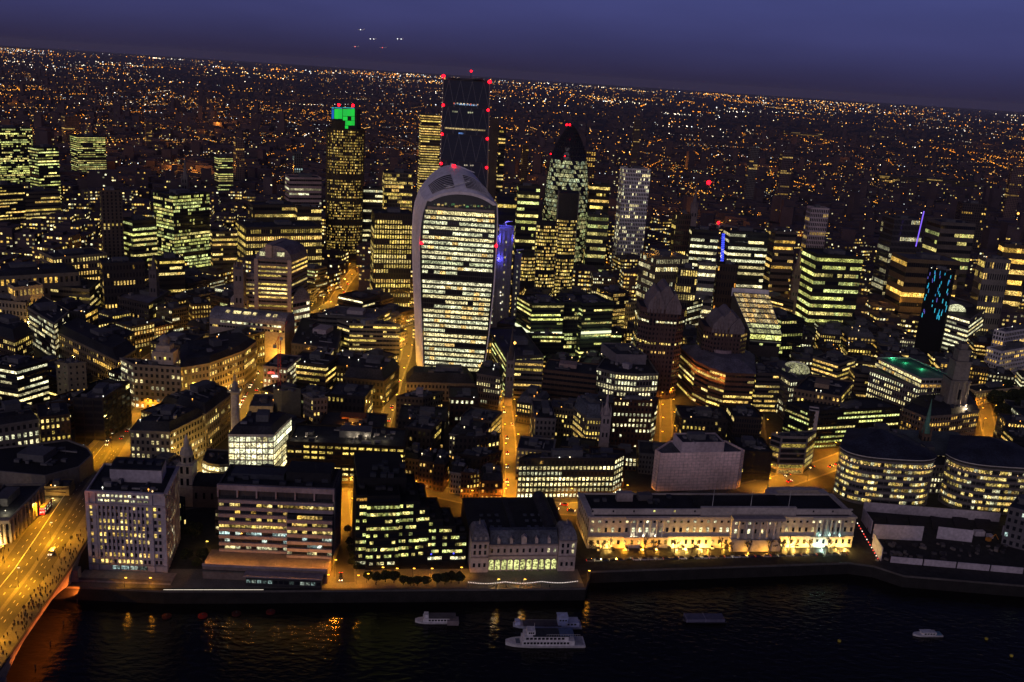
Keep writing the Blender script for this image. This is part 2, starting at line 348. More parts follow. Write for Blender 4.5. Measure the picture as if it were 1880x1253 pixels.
def bld(name, label, poly, h, st='punched', nf=None, bay=3.4, lit_p=.5, pal='y', wall=GREY, roof=RD, plant=4, mansard=0, group=None, cat='building',
        ww=None, wh=None, bright=1.0, z0=0, vis=.42, trim=True, ncol=None, piers=False, near=None, parapet=1.0, plantc=RG, runs=None, simple=None, skip0=0, minpx=5.5):
    cx = sum(p[0] for p in poly)/len(poly); cy_ = sum(p[1] for p in poly)/len(poly)
    root = thing(name, label, cat, (cx, cy_, z0), group)
    if max(wall) < .40: wall = tuple(c*.55 for c in wall)   # every wall but the palest gets a darker base colour
    mass(root, poly, h, z0, wall, roof, parapet, mansard)
    FOOT.append(poly); protect(poly, z0+(h-z0)*vis, h+mansard)
    nf = nf or max(2, int(round((h-z0-1)/3.9)))
    if runs is None: runs = .55 if st == 'punched' else rnd.choice((.75, .85, .9))
    if 1.5 < bay < 4.3 and ncol is None: bay *= .8
    if st == 'none':
        clutter(root, poly, h, plant, plantc, mansard=mansard); return root
    dw, dh = {'punched': (.48, .52), 'ribbon': (.95, .42), 'curtain': (.84, .62), 'strip': (.58, .66)}[st]
    ww = ww or dw; wh = wh or dh
    wins = []; k = len(poly); top = h-1.2
    dist = math.hypot(cx, cy_); near = dist < 900 if near is None else near
    for i in range(k):
        p0, p1 = poly[i], poly[(i+1) % k]
        if not faces_cam(p0, p1): continue
        facade(wins, p0, p1, z0, top, st, nf, bay, lit_p, pal, ww, wh, bright, ncol if i == 0 else None, runs, skip0)
        if trim and near and (k <= 5):
            dx, dy = p1[0]-p0[0], p1[1]-p0[1]; ln = math.hypot(dx, dy); a = math.atan2(dy, dx); nx, ny = dy/ln, -dx/ln; mx, my = (p0[0]+p1[0])/2, (p0[1]+p1[1])/2
            if ln < 5: continue
            fh = (top-z0)/nf
            if st == 'ribbon':
                for f in range(nf+1):
                    zz = z0+f*fh+.02*fh; zz = max(zz, z0+.3)
                    block('spandrel', root, (mx+nx*.15, my+ny*.15, zz), ln+.6, .5, fh*(1-wh)*.9, a, wall)
            elif st == 'punched':
                block('cornice', root, (mx+nx*.25, my+ny*.25, h-.45), ln+.9, .9, .7, a, tuple(c*1.1 for c in wall))
                block('string_course', root, (mx+nx*.1, my+ny*.1, z0+fh*1.02), ln+.4, .5, .4, a, wall)
            if piers:
                n = max(1, int(round(ln/bay)))
                for q in range(0, n+1):
                    t = q/n; block('pier', root, (p0[0]+dx*t+nx*.2, p0[1]+dy*t+ny*.2, (z0+top)/2), bay*(1-ww)*.8, .6, top-z0, a, wall)
    put_windows(root, wins, simple=(st in ('ribbon', 'curtain', 'strip')) if simple is None else simple, minpx=minpx)
    clutter(root, poly, h, plant if near else min(plant, 2), plantc, mansard=mansard)
    return root
def B(name, label, k, pts, h, depth=None, **kw):
    return bld(name, label, footprint(k, pts, h, depth), h, **kw)
def tower_poly(k, x0, x1, yt, Y, ratio=.8, rot=0.0):
    """silhouette from x0 to x1 with its top edge at yt, standing Y metres ahead: plan and height"""
    a, ya = tp(k, x0, yt); b, _ = tp(k, x1, yt); P = aty((a+b)/2, ya, Y); D = pj(P)[2]; W = (b-a)*D/FPX
    w = W/(math.cos(rot)+ratio*abs(math.sin(rot))); d = w*ratio; ca, sa = math.cos(rot), math.sin(rot)
    az = math.atan2(P.x, P.y); ca, sa = math.cos(rot-az), math.sin(rot-az)
    pl = [(P.x+x*ca-y*sa, P.y+x*sa+y*ca) for x, y in ((-w/2, -d/2), (w/2, -d/2), (w/2, d/2), (-w/2, d/2))]
    return pl, P.z
def T(name, label, k, x0, x1, yt, Y, ratio=.8, rot=0.0, **kw):
    pl, h = tower_poly(k, x0, x1, yt, Y, ratio, rot); kw.setdefault('vis', .62)
    return bld(name, label, pl, h, **kw)
# ================================================================== THE SETTING: ground, river, streets, bridge
RIV = -6.0
shore = [at(*q) for q in ((-400, 1066), (120, 1080), (300, 1088), (480, 1088), (860, 1085), (1075, 1083), (1084, 1052), (1560, 1036), (1604, 1042), (1660, 1060), (1880, 1078), (2300, 1100))]
shore = [(p.x, p.y) for p in shore]
gp = MB(); top = [(-45000, shore[0][1], 0)]+[(x, y, 0) for x, y in shore]+[(45000, shore[-1][1], 0), (45000, 42000, 0), (-45000, 42000, 0)]
gp.face(top); tag(gp.build('ground', 'ground'), 'dark paved ground of the city north of the river', kind='structure')
for i in range(len(shore)-1): pass
wl = MB()
for (x0, y0), (x1, y1) in zip([(-3000, shore[0][1])]+shore, shore+[(3000, shore[-1][1])]): wl.face([(x0, y0, RIV-2), (x1, y1, RIV-2), (x1, y1, 0), (x0, y0, 0)])
tag(wl.build('river_wall', 'wetstone'), 'stone embankment wall along the river edge', kind='structure')
cp = MB()
for (x0, y0), (x1, y1) in zip(shore, shore[1:]):
    a = math.atan2(y1-y0, x1-x0); cp.box(((x0+x1)/2, (y0+y1)/2+.15, .5), math.hypot(x1-x0, y1-y0)/2, .25, .5, a)
tag(cp.build('river_parapet', 'wall', color=(.10, .09, .085)), 'low stone parapet on top of the embankment', kind='structure')
tag(MB().face([(-6000, -3000, RIV), (6000, -3000, RIV), (6000, 600, RIV), (-6000, 600, RIV)]).build('river', 'water'), 'black river water with ripples', kind='structure')
LAMPS = []
def strip(name, pts, w, mat, z=.02, label=None):
    b = MB(); P = [Vector((p[0], p[1], p[2] if len(p) > 2 else 0)) for p in pts]; ed = []
    for i, p in enumerate(P):
        d = (P[min(i+1, len(P)-1)]-P[max(i-1, 0)]); d.z = 0; d.normalize(); n = Vector((-d.y, d.x, 0)); ed.append((p+n*w/2+Vector((0, 0, z)), p-n*w/2+Vector((0, 0, z))))
    for (a, b_), (c, d) in zip(ed, ed[1:]): b.face([b_, d, c, a])
    o = b.build(name, mat); tag(o, label, kind='structure'); return ed
ROADS = []
def street(label, pts, w=9, every=22, power=6500, col=None, h=9, jit=3, pav=1.6, lampr=.3, vis=True, start=4):
    """carriageway between two pavements with kerbs; lamps along both kerbs"""
    P = [(p.x, p.y, p.z) for p in pts]
    i_ = len(ROADS)
    if col != SOD: h = 8; power *= .42
    strip('pavement', P, w+2*pav, 'pave', .02+.003*i_, 'pavements beside the '+label)
    strip('road', P, w, 'asphalt', .10+.003*i_, label)
    ROADS.append((P, w/2+pav))
    s = start; side = 1
    for p, q in zip(P, P[1:]):
        d = Vector(q)-Vector(p); ln = d.length; d.normalize(); n = Vector((-d.y, d.x, 0))
        if vis: protect([(p[0]+n.x*w/2, p[1]+n.y*w/2), (p[0]-n.x*w/2, p[1]-n.y*w/2), (q[0]+n.x*w/2, q[1]+n.y*w/2), (q[0]-n.x*w/2, q[1]-n.y*w/2)], 0, 3)
        while s < ln:
            c = Vector(p)+d*s+n*side*(w/2+.8); LAMPS.append((c, h, power*(4.4 if vis else 1.8)*rnd.uniform(.5, 1.25), col, lampr, label)); side = -side; s += every
        s -= ln
GOLD = (1, .47, .05); SOD = (1, .38, .022); YEL = (1, .58, .11)
# --- bridge and the street that goes on from it
deck = [(-196.5, 200, 9), (-206, 300, 9), (-217, 400, 9), (-222, 430, 9), (-231, 480, 8.5), (-246, 556, 3.5), (-257, 618, .2)]
DW = 37.0
b = MB(); rings = []
dk = [Vector(p) for p in deck]; EDG = []
for i, p in enumerate(dk):
    d = dk[min(i+1, len(dk)-1)]-dk[max(i-1, 0)]; d.z = 0; d.normalize(); n = Vector((-d.y, d.x, 0)); EDG.append((p, n, d))
def across(i, s, z=0): p, n, d = EDG[i]; return (p.x+n.x*s, p.y+n.y*s, p.z+z)
ws = [DW/2 if i < 5 else (DW/2-4 if i == 5 else DW/2-8) for i in range(len(dk))]
for i in range(len(dk)): rings.append([across(i, -ws[i], -.02), across(i, ws[i], -.02), across(i, ws[i], -1.6 if i < 5 else -3.6), across(i, -ws[i], -1.6 if i < 5 else -3.6)])
b.loft(rings); br = b.build('bridge_deck', 'wall', color=STONE); 
broot = thing('river_bridge', 'concrete road bridge crossing the river at lower left, crowded pavement on its near side', 'bridge', (-206, 300, RIV))
br.parent = broot; br.location = -Vector(ORG[broot.name])
def deckstrip(name, s0, s1, z, mat, i0=0, i1=None, parent=None, label=None):
    m_ = MB(); i1 = len(dk)-1 if i1 is None else i1
    for i in range(i0, i1):
        f = lambda j, s: across(j, s*ws[j]/(DW/2), z)
        m_.face([f(i, s0), f(i+1, s0), f(i+1, s1), f(i, s1)])
    return m_.build(name, mat, parent)
deckstrip('road_surface', -9.8, 13.5, .02, 'asphalt', parent=broot)
deckstrip('pavement', -18, -9.8, .14, 'pave', parent=broot); deckstrip('pavement', 13.5, 18, .14, 'pave', parent=broot)
deckstrip('median_strip', -2.4, -.6, .05, 'pave', 0, 5, parent=broot)
deckstrip('lane_line', 6.35, 6.7, .045, 'paint', parent=broot)
def deckpoint(y, s, z=0):
    for i in range(len(dk)-1):
        if dk[i].y <= y <= dk[i+1].y:
            t = (y-dk[i].y)/(dk[i+1].y-dk[i].y); a, b_ = Vector(across(i, s*ws[i]/(DW/2), z)), Vector(across(i+1, s*ws[i+1]/(DW/2), z)); return a.lerp(b_, t)
DASH = MB().box((0, 0, 0), .09, 1.0, .01).mesh('dash', ['paint'])
for s in (-6.4, -4.3, 2.4, 9.8):
    y = 330 + (s*3 % 4)
    while y < 560:
        o = link('lane_dash', DASH, broot, loc=deckpoint(y, s, .05)); o.rotation_euler.z = .1; y += 6.5
for s in (-DW/2+.25, DW/2-.25):
    m_ = MB()
    for i in range(4 if s > 0 else 3):
        r1, r2 = across(i, s*1.0), across(i+1, s*1.0); a = math.atan2(r2[1]-r1[1], r2[0]-r1[0]); l_ = math.hypot(r2[0]-r1[0], r2[1]-r1[1])
        m_.box(((r1[0]+r2[0])/2, (r1[1]+r2[1])/2, (r1[2]+r2[2])/2+.55), l_/2, .22, .6, a)
    m_.build('parapet', 'wall', broot, (.06, .06, .06))
# shallow arches: each span's side face, and the piers between
for j, (y0, y1) in enumerate(((232, 318), (322, 405), (409, 431))):
    m_ = MB(); seg = 14
    for side in (-1, 1):
        up, lo = [], []
        for q in range(seg+1):
            t = q/seg; y = y0+(y1-y0)*t; P = deckpoint(y, side*(DW/2-1.2)); k = (2*t-1)**2 if j < 2 else (1-t)**2
            up.append((P.x, P.y, P.z-1.55)); lo.append((P.x, P.y, P.z-2.3-7.5*k))
        for q in range(seg):
            m_.face([lo[q], lo[q+1], up[q+1], up[q]] if side < 0 else [up[q], up[q+1], lo[q+1], lo[q]])
        if side < 0: L1 = lo
        else:
            for q in range(seg): m_.face([L1[q], lo[q], lo[q+1], L1[q+1]])
    m_.build('arch_span', 'wall', broot, STONE)
for y in (320, 407):
    P = deckpoint(y, 0); MB().box((P.x, P.y, (RIV-3+6)/2), DW/2+2, 2.2, (6-RIV+3)/2, .1).build('pier', 'wall', broot, STONE)
protect([deckpoint(330, -18)[:2], deckpoint(330, 18)[:2], deckpoint(610, 18)[:2], deckpoint(610, -18)[:2]], 0, 9)
ROADS.append(([tuple(p) for p in dk[2:]], DW/2))
# --- traced streets
def PX(*q): return [at(x, y, .0) for x, y in q]
street('street running on from the bridge foot', [Vector((-257, 616, 0))]+PX((262, 745), (300, 715)), 11, 16, 9000, SOD)
street('street beside the tall stone column', PX((425, 800), (446, 752), (470, 705), (508, 640), (532, 606), (575, 580), (612, 556)), 12, 17, 9000, GOLD)
street('street rising beyond the barrel-roofed office', PX((612, 556), (634, 520), (655, 492), (700, 470)), 10, 20, 6000, SOD)
street('lane left of the top-heavy tower', PX((702, 792), (718, 738), (728, 700), (745, 655), (752, 610), (756, 570), (750, 535)), 6.5, 17, 5500, GOLD)
street('straight street climbing from the waterside road', PX((938, 930), (938, 870), (936, 812), (930, 745), (922, 690), (910, 650), (898, 620)), 7, 18, 8500, SOD, pav=1.2)
street('waterside dual carriageway', PX((330, 925), (480, 905), (640, 892), (800, 902), (920, 928), (1050, 935), (1200, 925), (1340, 905), (1430, 886), (1500, 862), (1560, 838), (1640, 822), (1760, 815), (1900, 812)), 15, 19, 8500, SOD)
street('alley between the two riverside office blocks', PX((624, 900), (628, 960), (631, 1010), (634, 1070)), 9, 14, 5200, SOD)
street('lane below the church tower', PX((358, 915), (372, 850), (386, 800), (400, 765)), 7, 14, 9000, YEL)
street('short street beside the brick block', PX((1222, 850), (1224, 790), (1222, 735), (1212, 690)), 7, 15, 3200, SOD)
street('street along the long stone terraces', PX((20, 590), (70, 630), (130, 662), (190, 690), (222, 712)), 9, 17, 9000, YEL)
street('street at the foot of the park', PX((1802, 725), (1812, 770), (1822, 812)), 9, 14, 3500, SOD)
street('street among the offices on the far left', PX((255, 820), (250, 770), (330, 660)), 8, 24, 4000, YEL, vis=False)
street('street behind the domed corner building', PX((212, 700), (300, 640), (420, 560), (440, 520)), 8, 26, 5000, GOLD, vis=False)
street('street behind the long custom house', PX((1400, 890), (1395, 820), (1390, 760)), 8, 20, 3000, SOD, vis=False)
street('street by the floodlit hall', PX((1560, 790), (1660, 760), (1800, 735)), 8, 22, 3500, SOD, vis=False)
street('cross street behind the top-heavy tower', PX((560, 590), (700, 560), (860, 590), (950, 575)), 7, 20, 5000, GOLD, vis=False)
street('street towards the east', PX((1130, 600), (1165, 570), (1300, 640), (1480, 560)), 9, 24, 6000, GOLD, vis=False)
street('street beyond the lit ribbon block', PX((1480, 560), (1620, 480), (1760, 470), (1900, 500)), 9, 26, 9000, SOD, vis=False)
street('street past the old bank', PX((0, 540), (120, 520), (240, 480), (330, 500)), 9, 24, 7000, GOLD, vis=False)
# riverside walk
tag(MB().face([(*p, .015) for p in ((shore[1][0], shore[1][1]+.4), (shore[5][0], shore[5][1]+.4), (at(1060, 1045).x, at(1060, 1045).y), (at(170, 1045).x, at(170, 1045).y))]).build('riverside_walk', 'pave'), 'riverside paved walk in front of the waterfront buildings', kind='structure')
for x, y, pw in ((229, 1070, 900), (274, 1070, 900), (700, 1050, 1500), (726, 1052, 1500), (757, 1052, 1200), (790, 1052, 1500), (844, 1050, 1500), (655, 1065, 1500), (673, 1062, 800), (600, 1064, 1200), (555, 1066, 700), (912, 1072, 500), (960, 1072, 600), (1078, 1056, 900), (366, 1020, 700), (378, 1002, 500)):
    LAMPS.append((at(x, y+8), 4.5, pw, SOD if pw != 500 else GOLD, .28, 'riverside walk'))
# --- the lamps themselves
POST = {}
def lamp_meshes(h):
    if h not in POST:
        p = MB(); p.tube((0, 0, 0), (0, 0, h), .13, .07, 6); p.tube((0, 0, h), (.5, 0, h+.35), .05, .05, 5)
        hd = MB(); hd.loft([[(x*.7+.75, y*.7, h+.28) for x, y in ((-.7, -.3), (.7, -.3), (.7, .3), (-.7, .3))], [(x+.75, y, h+.48) for x, y in ((-.55, -.2), (.55, -.2), (.55, .2), (-.55, .2))]])
        POST[h] = (p.mesh('lamp_post_%g' % h, ['steel']), hd.mesh('lamp_head_%g' % h, ['glowo']))
    return POST[h]
LD = {}
def in_poly(x, y, P):
    r = False
    for i in range(len(P)):
        (x0, y0), (x1, y1) = P[i], P[i-1]
        if (y0 > y) != (y1 > y) and x < (x1-x0)*(y-y0)/(y1-y0)+x0: r = not r
    return r
def make_lamps():
    lab = {}
    for (c, h, pw, col, rad, where) in LAMPS:
        x, y, _ = pj(c)
        if any(in_poly(c.x, c.y, P) for P in FOOT): continue
        if 1180 < x < 1390 and 850 < y < 945: continue
        if not (-60 < x < 1940 and -60 < y < 1310): continue
        lab[where] = lab.get(where, 0)+1
        t = thing('street_lamp', 'street lamp on the '+where, 'street lamp', c, 'lamps along the '+where)
        pm, hm = lamp_meshes(h); link('post', pm, t, loc=c); link('lamp_head', hm, t, (col[0]*5, col[1]*6+.2, col[2]*6+.1), loc=c)
        key = (round(pw, -3), col, rad)
        if key not in LD:
            ld = bpy.data.lights.new('lamp_light', 'SPOT' if col == SOD else 'POINT')
            if col == SOD: ld.spot_size = math.radians(170); ld.spot_blend = .5
            ld.energy = max(pw, 400) if pw < 1000 else key[0]; ld.color = col; ld.shadow_soft_size = rad; LD[key] = ld
        lo = bpy.data.objects.new('lamp_light', LD[key]); COL.objects.link(lo); lo.parent = t; lo.location = (.75, 0, h-.55)
def flood(label, loc, power, col, rad=.35, target=None, group=None):
    t = thing('floodlight', label, 'floodlight', loc, group)
    m_ = MB(); m_.box((loc[0], loc[1], loc[2]+.2), .35, .25, .2); m_.box((loc[0], loc[1], loc[2]+.05), .1, .1, .05); m_.build('housing', 'steel', t)
    ld = bpy.data.lights.new('flood_light', 'POINT'); ld.energy = power; ld.color = col; ld.shadow_soft_size = rad
    lo = bpy.data.objects.new('flood_light', ld); COL.objects.link(lo); lo.parent = t; lo.location = (0, 0, .4+rad)
# ================================================================== LANDMARKS
def win_row(wins, p0, p1, zc, n, w, h, lit_p, pal, bright=1, off=.12, t0=0, t1=1):
    dx, dy = p1[0]-p0[0], p1[1]-p0[1]; ln = math.hypot(dx, dy); ux, uy = dx/ln, dy/ln; a = math.atan2(dy, dx)
    for k in range(n):
        s = ln*(t0+(t1-t0)*(k+.5)/n); wins.append(((p0[0]+ux*s+uy*off, p0[1]+uy*s-ux*off, zc), w, h, a, litcol(pal, bright) if rnd.random() < lit_p else None))
def cam_edges(poly):
    return [(poly[i], poly[(i+1) % len(poly)]) for i in range(len(poly)) if faces_cam(poly[i], poly[(i+1) % len(poly)])]
def rectp(x0, y0, x1, y1, depth):
    l = math.hypot(x1-x0, y1-y0); nx, ny = -(y1-y0)/l*depth, (x1-x0)/l*depth
    return [(x0, y0), (x1, y1), (x1+nx, y1+ny), (x0+nx, y0+ny)]
def along(p0, p1, t, off=0):
    dx, dy = p1[0]-p0[0], p1[1]-p0[1]; l = math.hypot(dx, dy); return (p0[0]+dx*t+dy/l*off, p0[1]+dy*t-dx/l*off)
def bar(name, root, p0, p1, z, dz, dy, color, off=0, mat='wall', t0=0, t1=1):
    a, b_ = along(p0, p1, t0, off), along(p0, p1, t1, off); ln = math.hypot(b_[0]-a[0], b_[1]-a[1])
    return block(name, root, ((a[0]+b_[0])/2, (a[1]+b_[1])/2, z), ln, dy, dz, math.atan2(b_[1]-a[1], b_[0]-a[0]), color, mat)
def beacon(root, P, r=1.0, col=(9, .03, .09), name='warning_light'):
    if col[0] == 9: r *= 1.35
    m_ = MB(); m_.lathe((P[0], P[1], P[2]), [(.01, -r), (r*.7, -r*.7), (r, 0), (r*.7, r*.7), (.01, r)], 8)
    return m_.build(name, 'glowo', root, col)
# ---- bull-nosed tower that widens towards its arched roof
def top_heavy_tower():
    Yf, Yb = 752.0, 796.0
    Lp = [(779, 674), (776.5, 600), (774, 520), (773.5, 450), (776, 410), (781, 385), (788, 369)]
    Rp = [(887, 670), (897, 600), (904.5, 520), (908, 450), (909.5, 410), (909.5, 385), (908, 372)]
    left = [aty(x, y, Yf) for x, y in Lp]; right = [aty(x, y, Yf) for x, y in Rp]
    root = thing('bulging_tower', 'pale top-heavy curved tower with arched roof and rows of bright office floors', 'tower', ((left[0].x+right[0].x)/2, Yf+20, 0))
    zs = [p.z for p in left]; xl = [p.x for p in left]; xr = list(np.interp(zs, [p.z for p in right], [p.x for p in right]))
    zs = [0]+zs; xl = [xl[0]+.5]+xl; xr = [xr[0]-1.2]+xr
    def half(z): return float(np.interp(z, zs, xl)), float(np.interp(z, zs, xr))
    ztop = zs[-1]; xa, xb = half(ztop); cx = (xa+xb)/2; apex_f = aty(848, 352, Yf).z; apex_b = aty(838, 304, Yb).z
    def profile(y, apex, grow, zsh):
        pts = []
        for q in range(15):
            z = ztop*q/14; a, b_ = half(z); pts.append((a-grow*(.5+.5*z/ztop), y, z+zsh*q/14))
        for q in range(1, 20):
            t = q/20; a, b_ = pts[14][0], half(ztop)[1]+grow; x = a+(b_-a)*t; s = abs(2*t-1); zz = ztop+zsh+(apex-ztop-zsh)*(1-s**2.3); pts.append((x, y, zz))
        for q in range(15):
            z = ztop*(14-q)/14; a, b_ = half(z); pts.append((b_+grow*(.5+.5*z/ztop), y, z+zsh*(14-q)/14))
        return pts
    def lean(ps, t): return [(x-10.5*t, y, z) for x, y, z in ps]     # plan turned a little: the left flank shows
    rings = []
    for t in (0, .12, .35, .65, 1.0):
        y = Yf-1.5+(Yb-Yf+1.5)*t; rings.append(lean(profile(y, apex_f+(apex_b-apex_f)*t**.7, 1.6+2.2*math.sin(math.pi*min(t*.8+.1, 1)), 3*t), t))
    m_ = MB(); m_.loft(rings, closed=False, caps=False); shell = m_.build('shell', 'alu', root, smooth=True); sub(shell)
    # front edge band of the shell (its thickness) and the recessed front wall
    inner = [(p[0]+(cx-p[0])*.03, p[1]+.05, p[2]-(2.2 if 15 <= i < 34 else 0)) for i, p in enumerate(rings[0])]
    m_ = MB(); m_.loft([rings[0], inner], closed=False, caps=False); m_.build('shell_edge', 'alu', root)
    back = [(p[0], Yf+1.2, p[2]) for p in inner]
    m_ = MB(); m_.loft([inner, back], closed=False, caps=False); m_.build('reveal', 'alu', root)
    m_ = MB(); m_.face([(p[0], Yf+1.25, p[2]) for p in back]); m_.build('front_wall', 'glass', root)
    m_ = MB(); m_.face(list(reversed([(p[0], Yb-.5, p[2]) for p in rings[-1]]))); m_.build('rear_wall', 'alu', root)
    # side louvre ribs: thin fins running up the left flank and over the roof
    for t in np.linspace(.08, .98, 10):
        r_ = []
        i = min(int(t*4), 3); f = t*4-i; a, b_ = rings[i], rings[i+1]
        tt = [(a[q][0]+(b_[q][0]-a[q][0])*f, a[q][1]+(b_[q][1]-a[q][1])*f, a[q][2]+(b_[q][2]-a[q][2])*f) for q in range(len(a))]
        m_ = MB()
        for q in range(0, 15):
            if q+1 < 15: m_.tube((tt[q][0]-.15, tt[q][1], tt[q][2]), (tt[q+1][0]-.15, tt[q+1][1], tt[q+1][2]), .22, seg=4)
        m_.build('louvre_fin', 'alu', root)
    # roof louvre panels, dark with fine slats
    def roofpt(u, v, dz=.5):   # u across 0..1 of the arch, v front..back 0..1
        i = min(int(v*4), 3); f = v*4-i; q = 14+u*20; q0 = int(q); g = q-q0
        def P(r, k): return Vector(r[min(k, len(r)-1)])
        a = P(rings[i], q0).lerp(P(rings[i], q0+1), g); b_ = P(rings[i+1], q0).lerp(P(rings[i+1], q0+1), g); return a.lerp(b_, f)+Vector((0, 0, dz))
    for u0_, u1_ in ((.10, .40), (.56, .90)):
        m_ = MB()
        for q in range(6):
            a, b_ = u0_+(u1_-u0_)*q/6, u0_+(u1_-u0_)*(q+1)/6
            for r_ in range(3):
                c, d = .16+.5*r_/3, .16+.5*(r_+1)/3; m_.face([roofpt(a, c), roofpt(b_, c), roofpt(b_, d), roofpt(a, d)])
        m_.build('roof_louvre', 'glass', root, color=None)
        for q in range(9):
            v = .17+.49*q/8; s_ = MB()
            for r_ in range(6):
                s_.tube(roofpt(u0_+(u1_-u0_)*r_/6, v, .65), roofpt(u0_+(u1_-u0_)*(r_+1)/6, v, .65), .16, seg=4)
            s_.build('roof_slat', 'alu', root)
    m_ = MB(); m_.tube(roofpt(.28, .14, 1.5), roofpt(.36, .10, 2.5), .5); m_.tube(roofpt(.36, .10, 2.5), roofpt(.62, .3, 4), .45); m_.tube(roofpt(.36, .1, 2.5), roofpt(.25, .2, 3.5), .3); m_.build('cleaning_cradle', 'white', root)
    m_ = MB(); m_.tube(roofpt(.45, .97, 2), roofpt(.75, .8, 3.5), .4); m_.tube(roofpt(.45, .95, 0), roofpt(.45, .95, 2.2), .9); m_.build('cleaning_cradle', 'alu', root)
    # office floors
    nf = 33; zb, zt = 8.0, aty(845, 388, Yf).z; fh = (zt-zb)/nf; y = Yf+1.0
    dark = {4: .45, 13: .0, 18: .35, 19: .3}
    for f in range(nf):
        z = zb+(f+.5)*fh; a, b_ = half(z); a += (b_-a)*.004; b_ -= (b_-half(z)[0])*.008; nb = 12; fl = rnd.random(); row = nf-1-f
        p_on = dark.get(row, .97 if fl > .25 else .72); tint = rnd.choice(((1, .90, .50), (1, .94, .58), (.95, .96, .58), (1, .86, .42))); on = True
        if row == 10: p_on = .9; tint = (.62, .66, .38)
        if row == 0: p_on = 1; tint = (1, .86, .40)
        k = 0
        while k < nb:
            w = 1
            if k == 0 or rnd.random() < .35: on = rnd.random() < p_on
            q = tint if rnd.random() > .12 else (1, .66, .22)
            kk = rnd.choice((.85, 1.0, 1.15, 1.25))
            x0, x1 = a+(b_-a)*k/nb, a+(b_-a)*(k+w)/nb
            o = link('window_bay', PLIT if on else PDARK, root, tuple(c*kk for c in q) if on else None, loc=((x0+x1)/2, y, z-.1*fh)); o.scale = ((x1-x0)*.975, 1, fh*(.58 if row else .8)); k += w
        block('floor_edge', root, ((a+b_)/2, y-.1, zb+f*fh), b_-a, .5, fh*.22, 0, (.05, .05, .05))
    z = zt+1.2; a, b_ = half(z); block('garden_edge', root, ((a+b_)/2, Yf+.4, z), (b_-a)*.97, 1.6, 1.8, 0, (.34, .3, .26))
    for k in range(37):
        a0 = aty(775, 500, Yf)
        m_ = MB(); pts = []
        for q in range(12):
            zz = zb+(zt-zb)*q/11; a, b_ = half(zz); pts.append((a+(b_-a)*(.01+.98*k/36), Yf+.6, zz))
        for p, q in zip(pts, pts[1:]): m_.tube(p, q, .22 if k % 6 == 0 else .11, seg=4)
        m_.build('mullion', 'frame', root)
    for k in range(16):   # sky garden glow
        t = (k+.5)/16; x = xa+(xb-xa)*(.06+.88*t); o = link('garden_lamp', PLIT, root, rnd.choice(((.3, .28, .1), (.1, .25, .1), (.45, .3, .1), (.05, .06, .04))), loc=(x, Yf+.95, zt+3.4+rnd.random()*1.5)); o.scale = (1.4+rnd.random()*1.5, 1, .8+rnd.random())
    for P in (aty(834, 305, Yb-4), aty(774, 447, Yf-4), aty(911, 452, Yf-3)): beacon(root, (P[0], P[1], P[2]), .9)
    pl = [(xl[3], Yf), (xr[3], Yf), (xr[3], Yb), (xl[3], Yb)]; FOOT.append(pl); protect(pl, 12, 155)
    return root
top_heavy_tower()
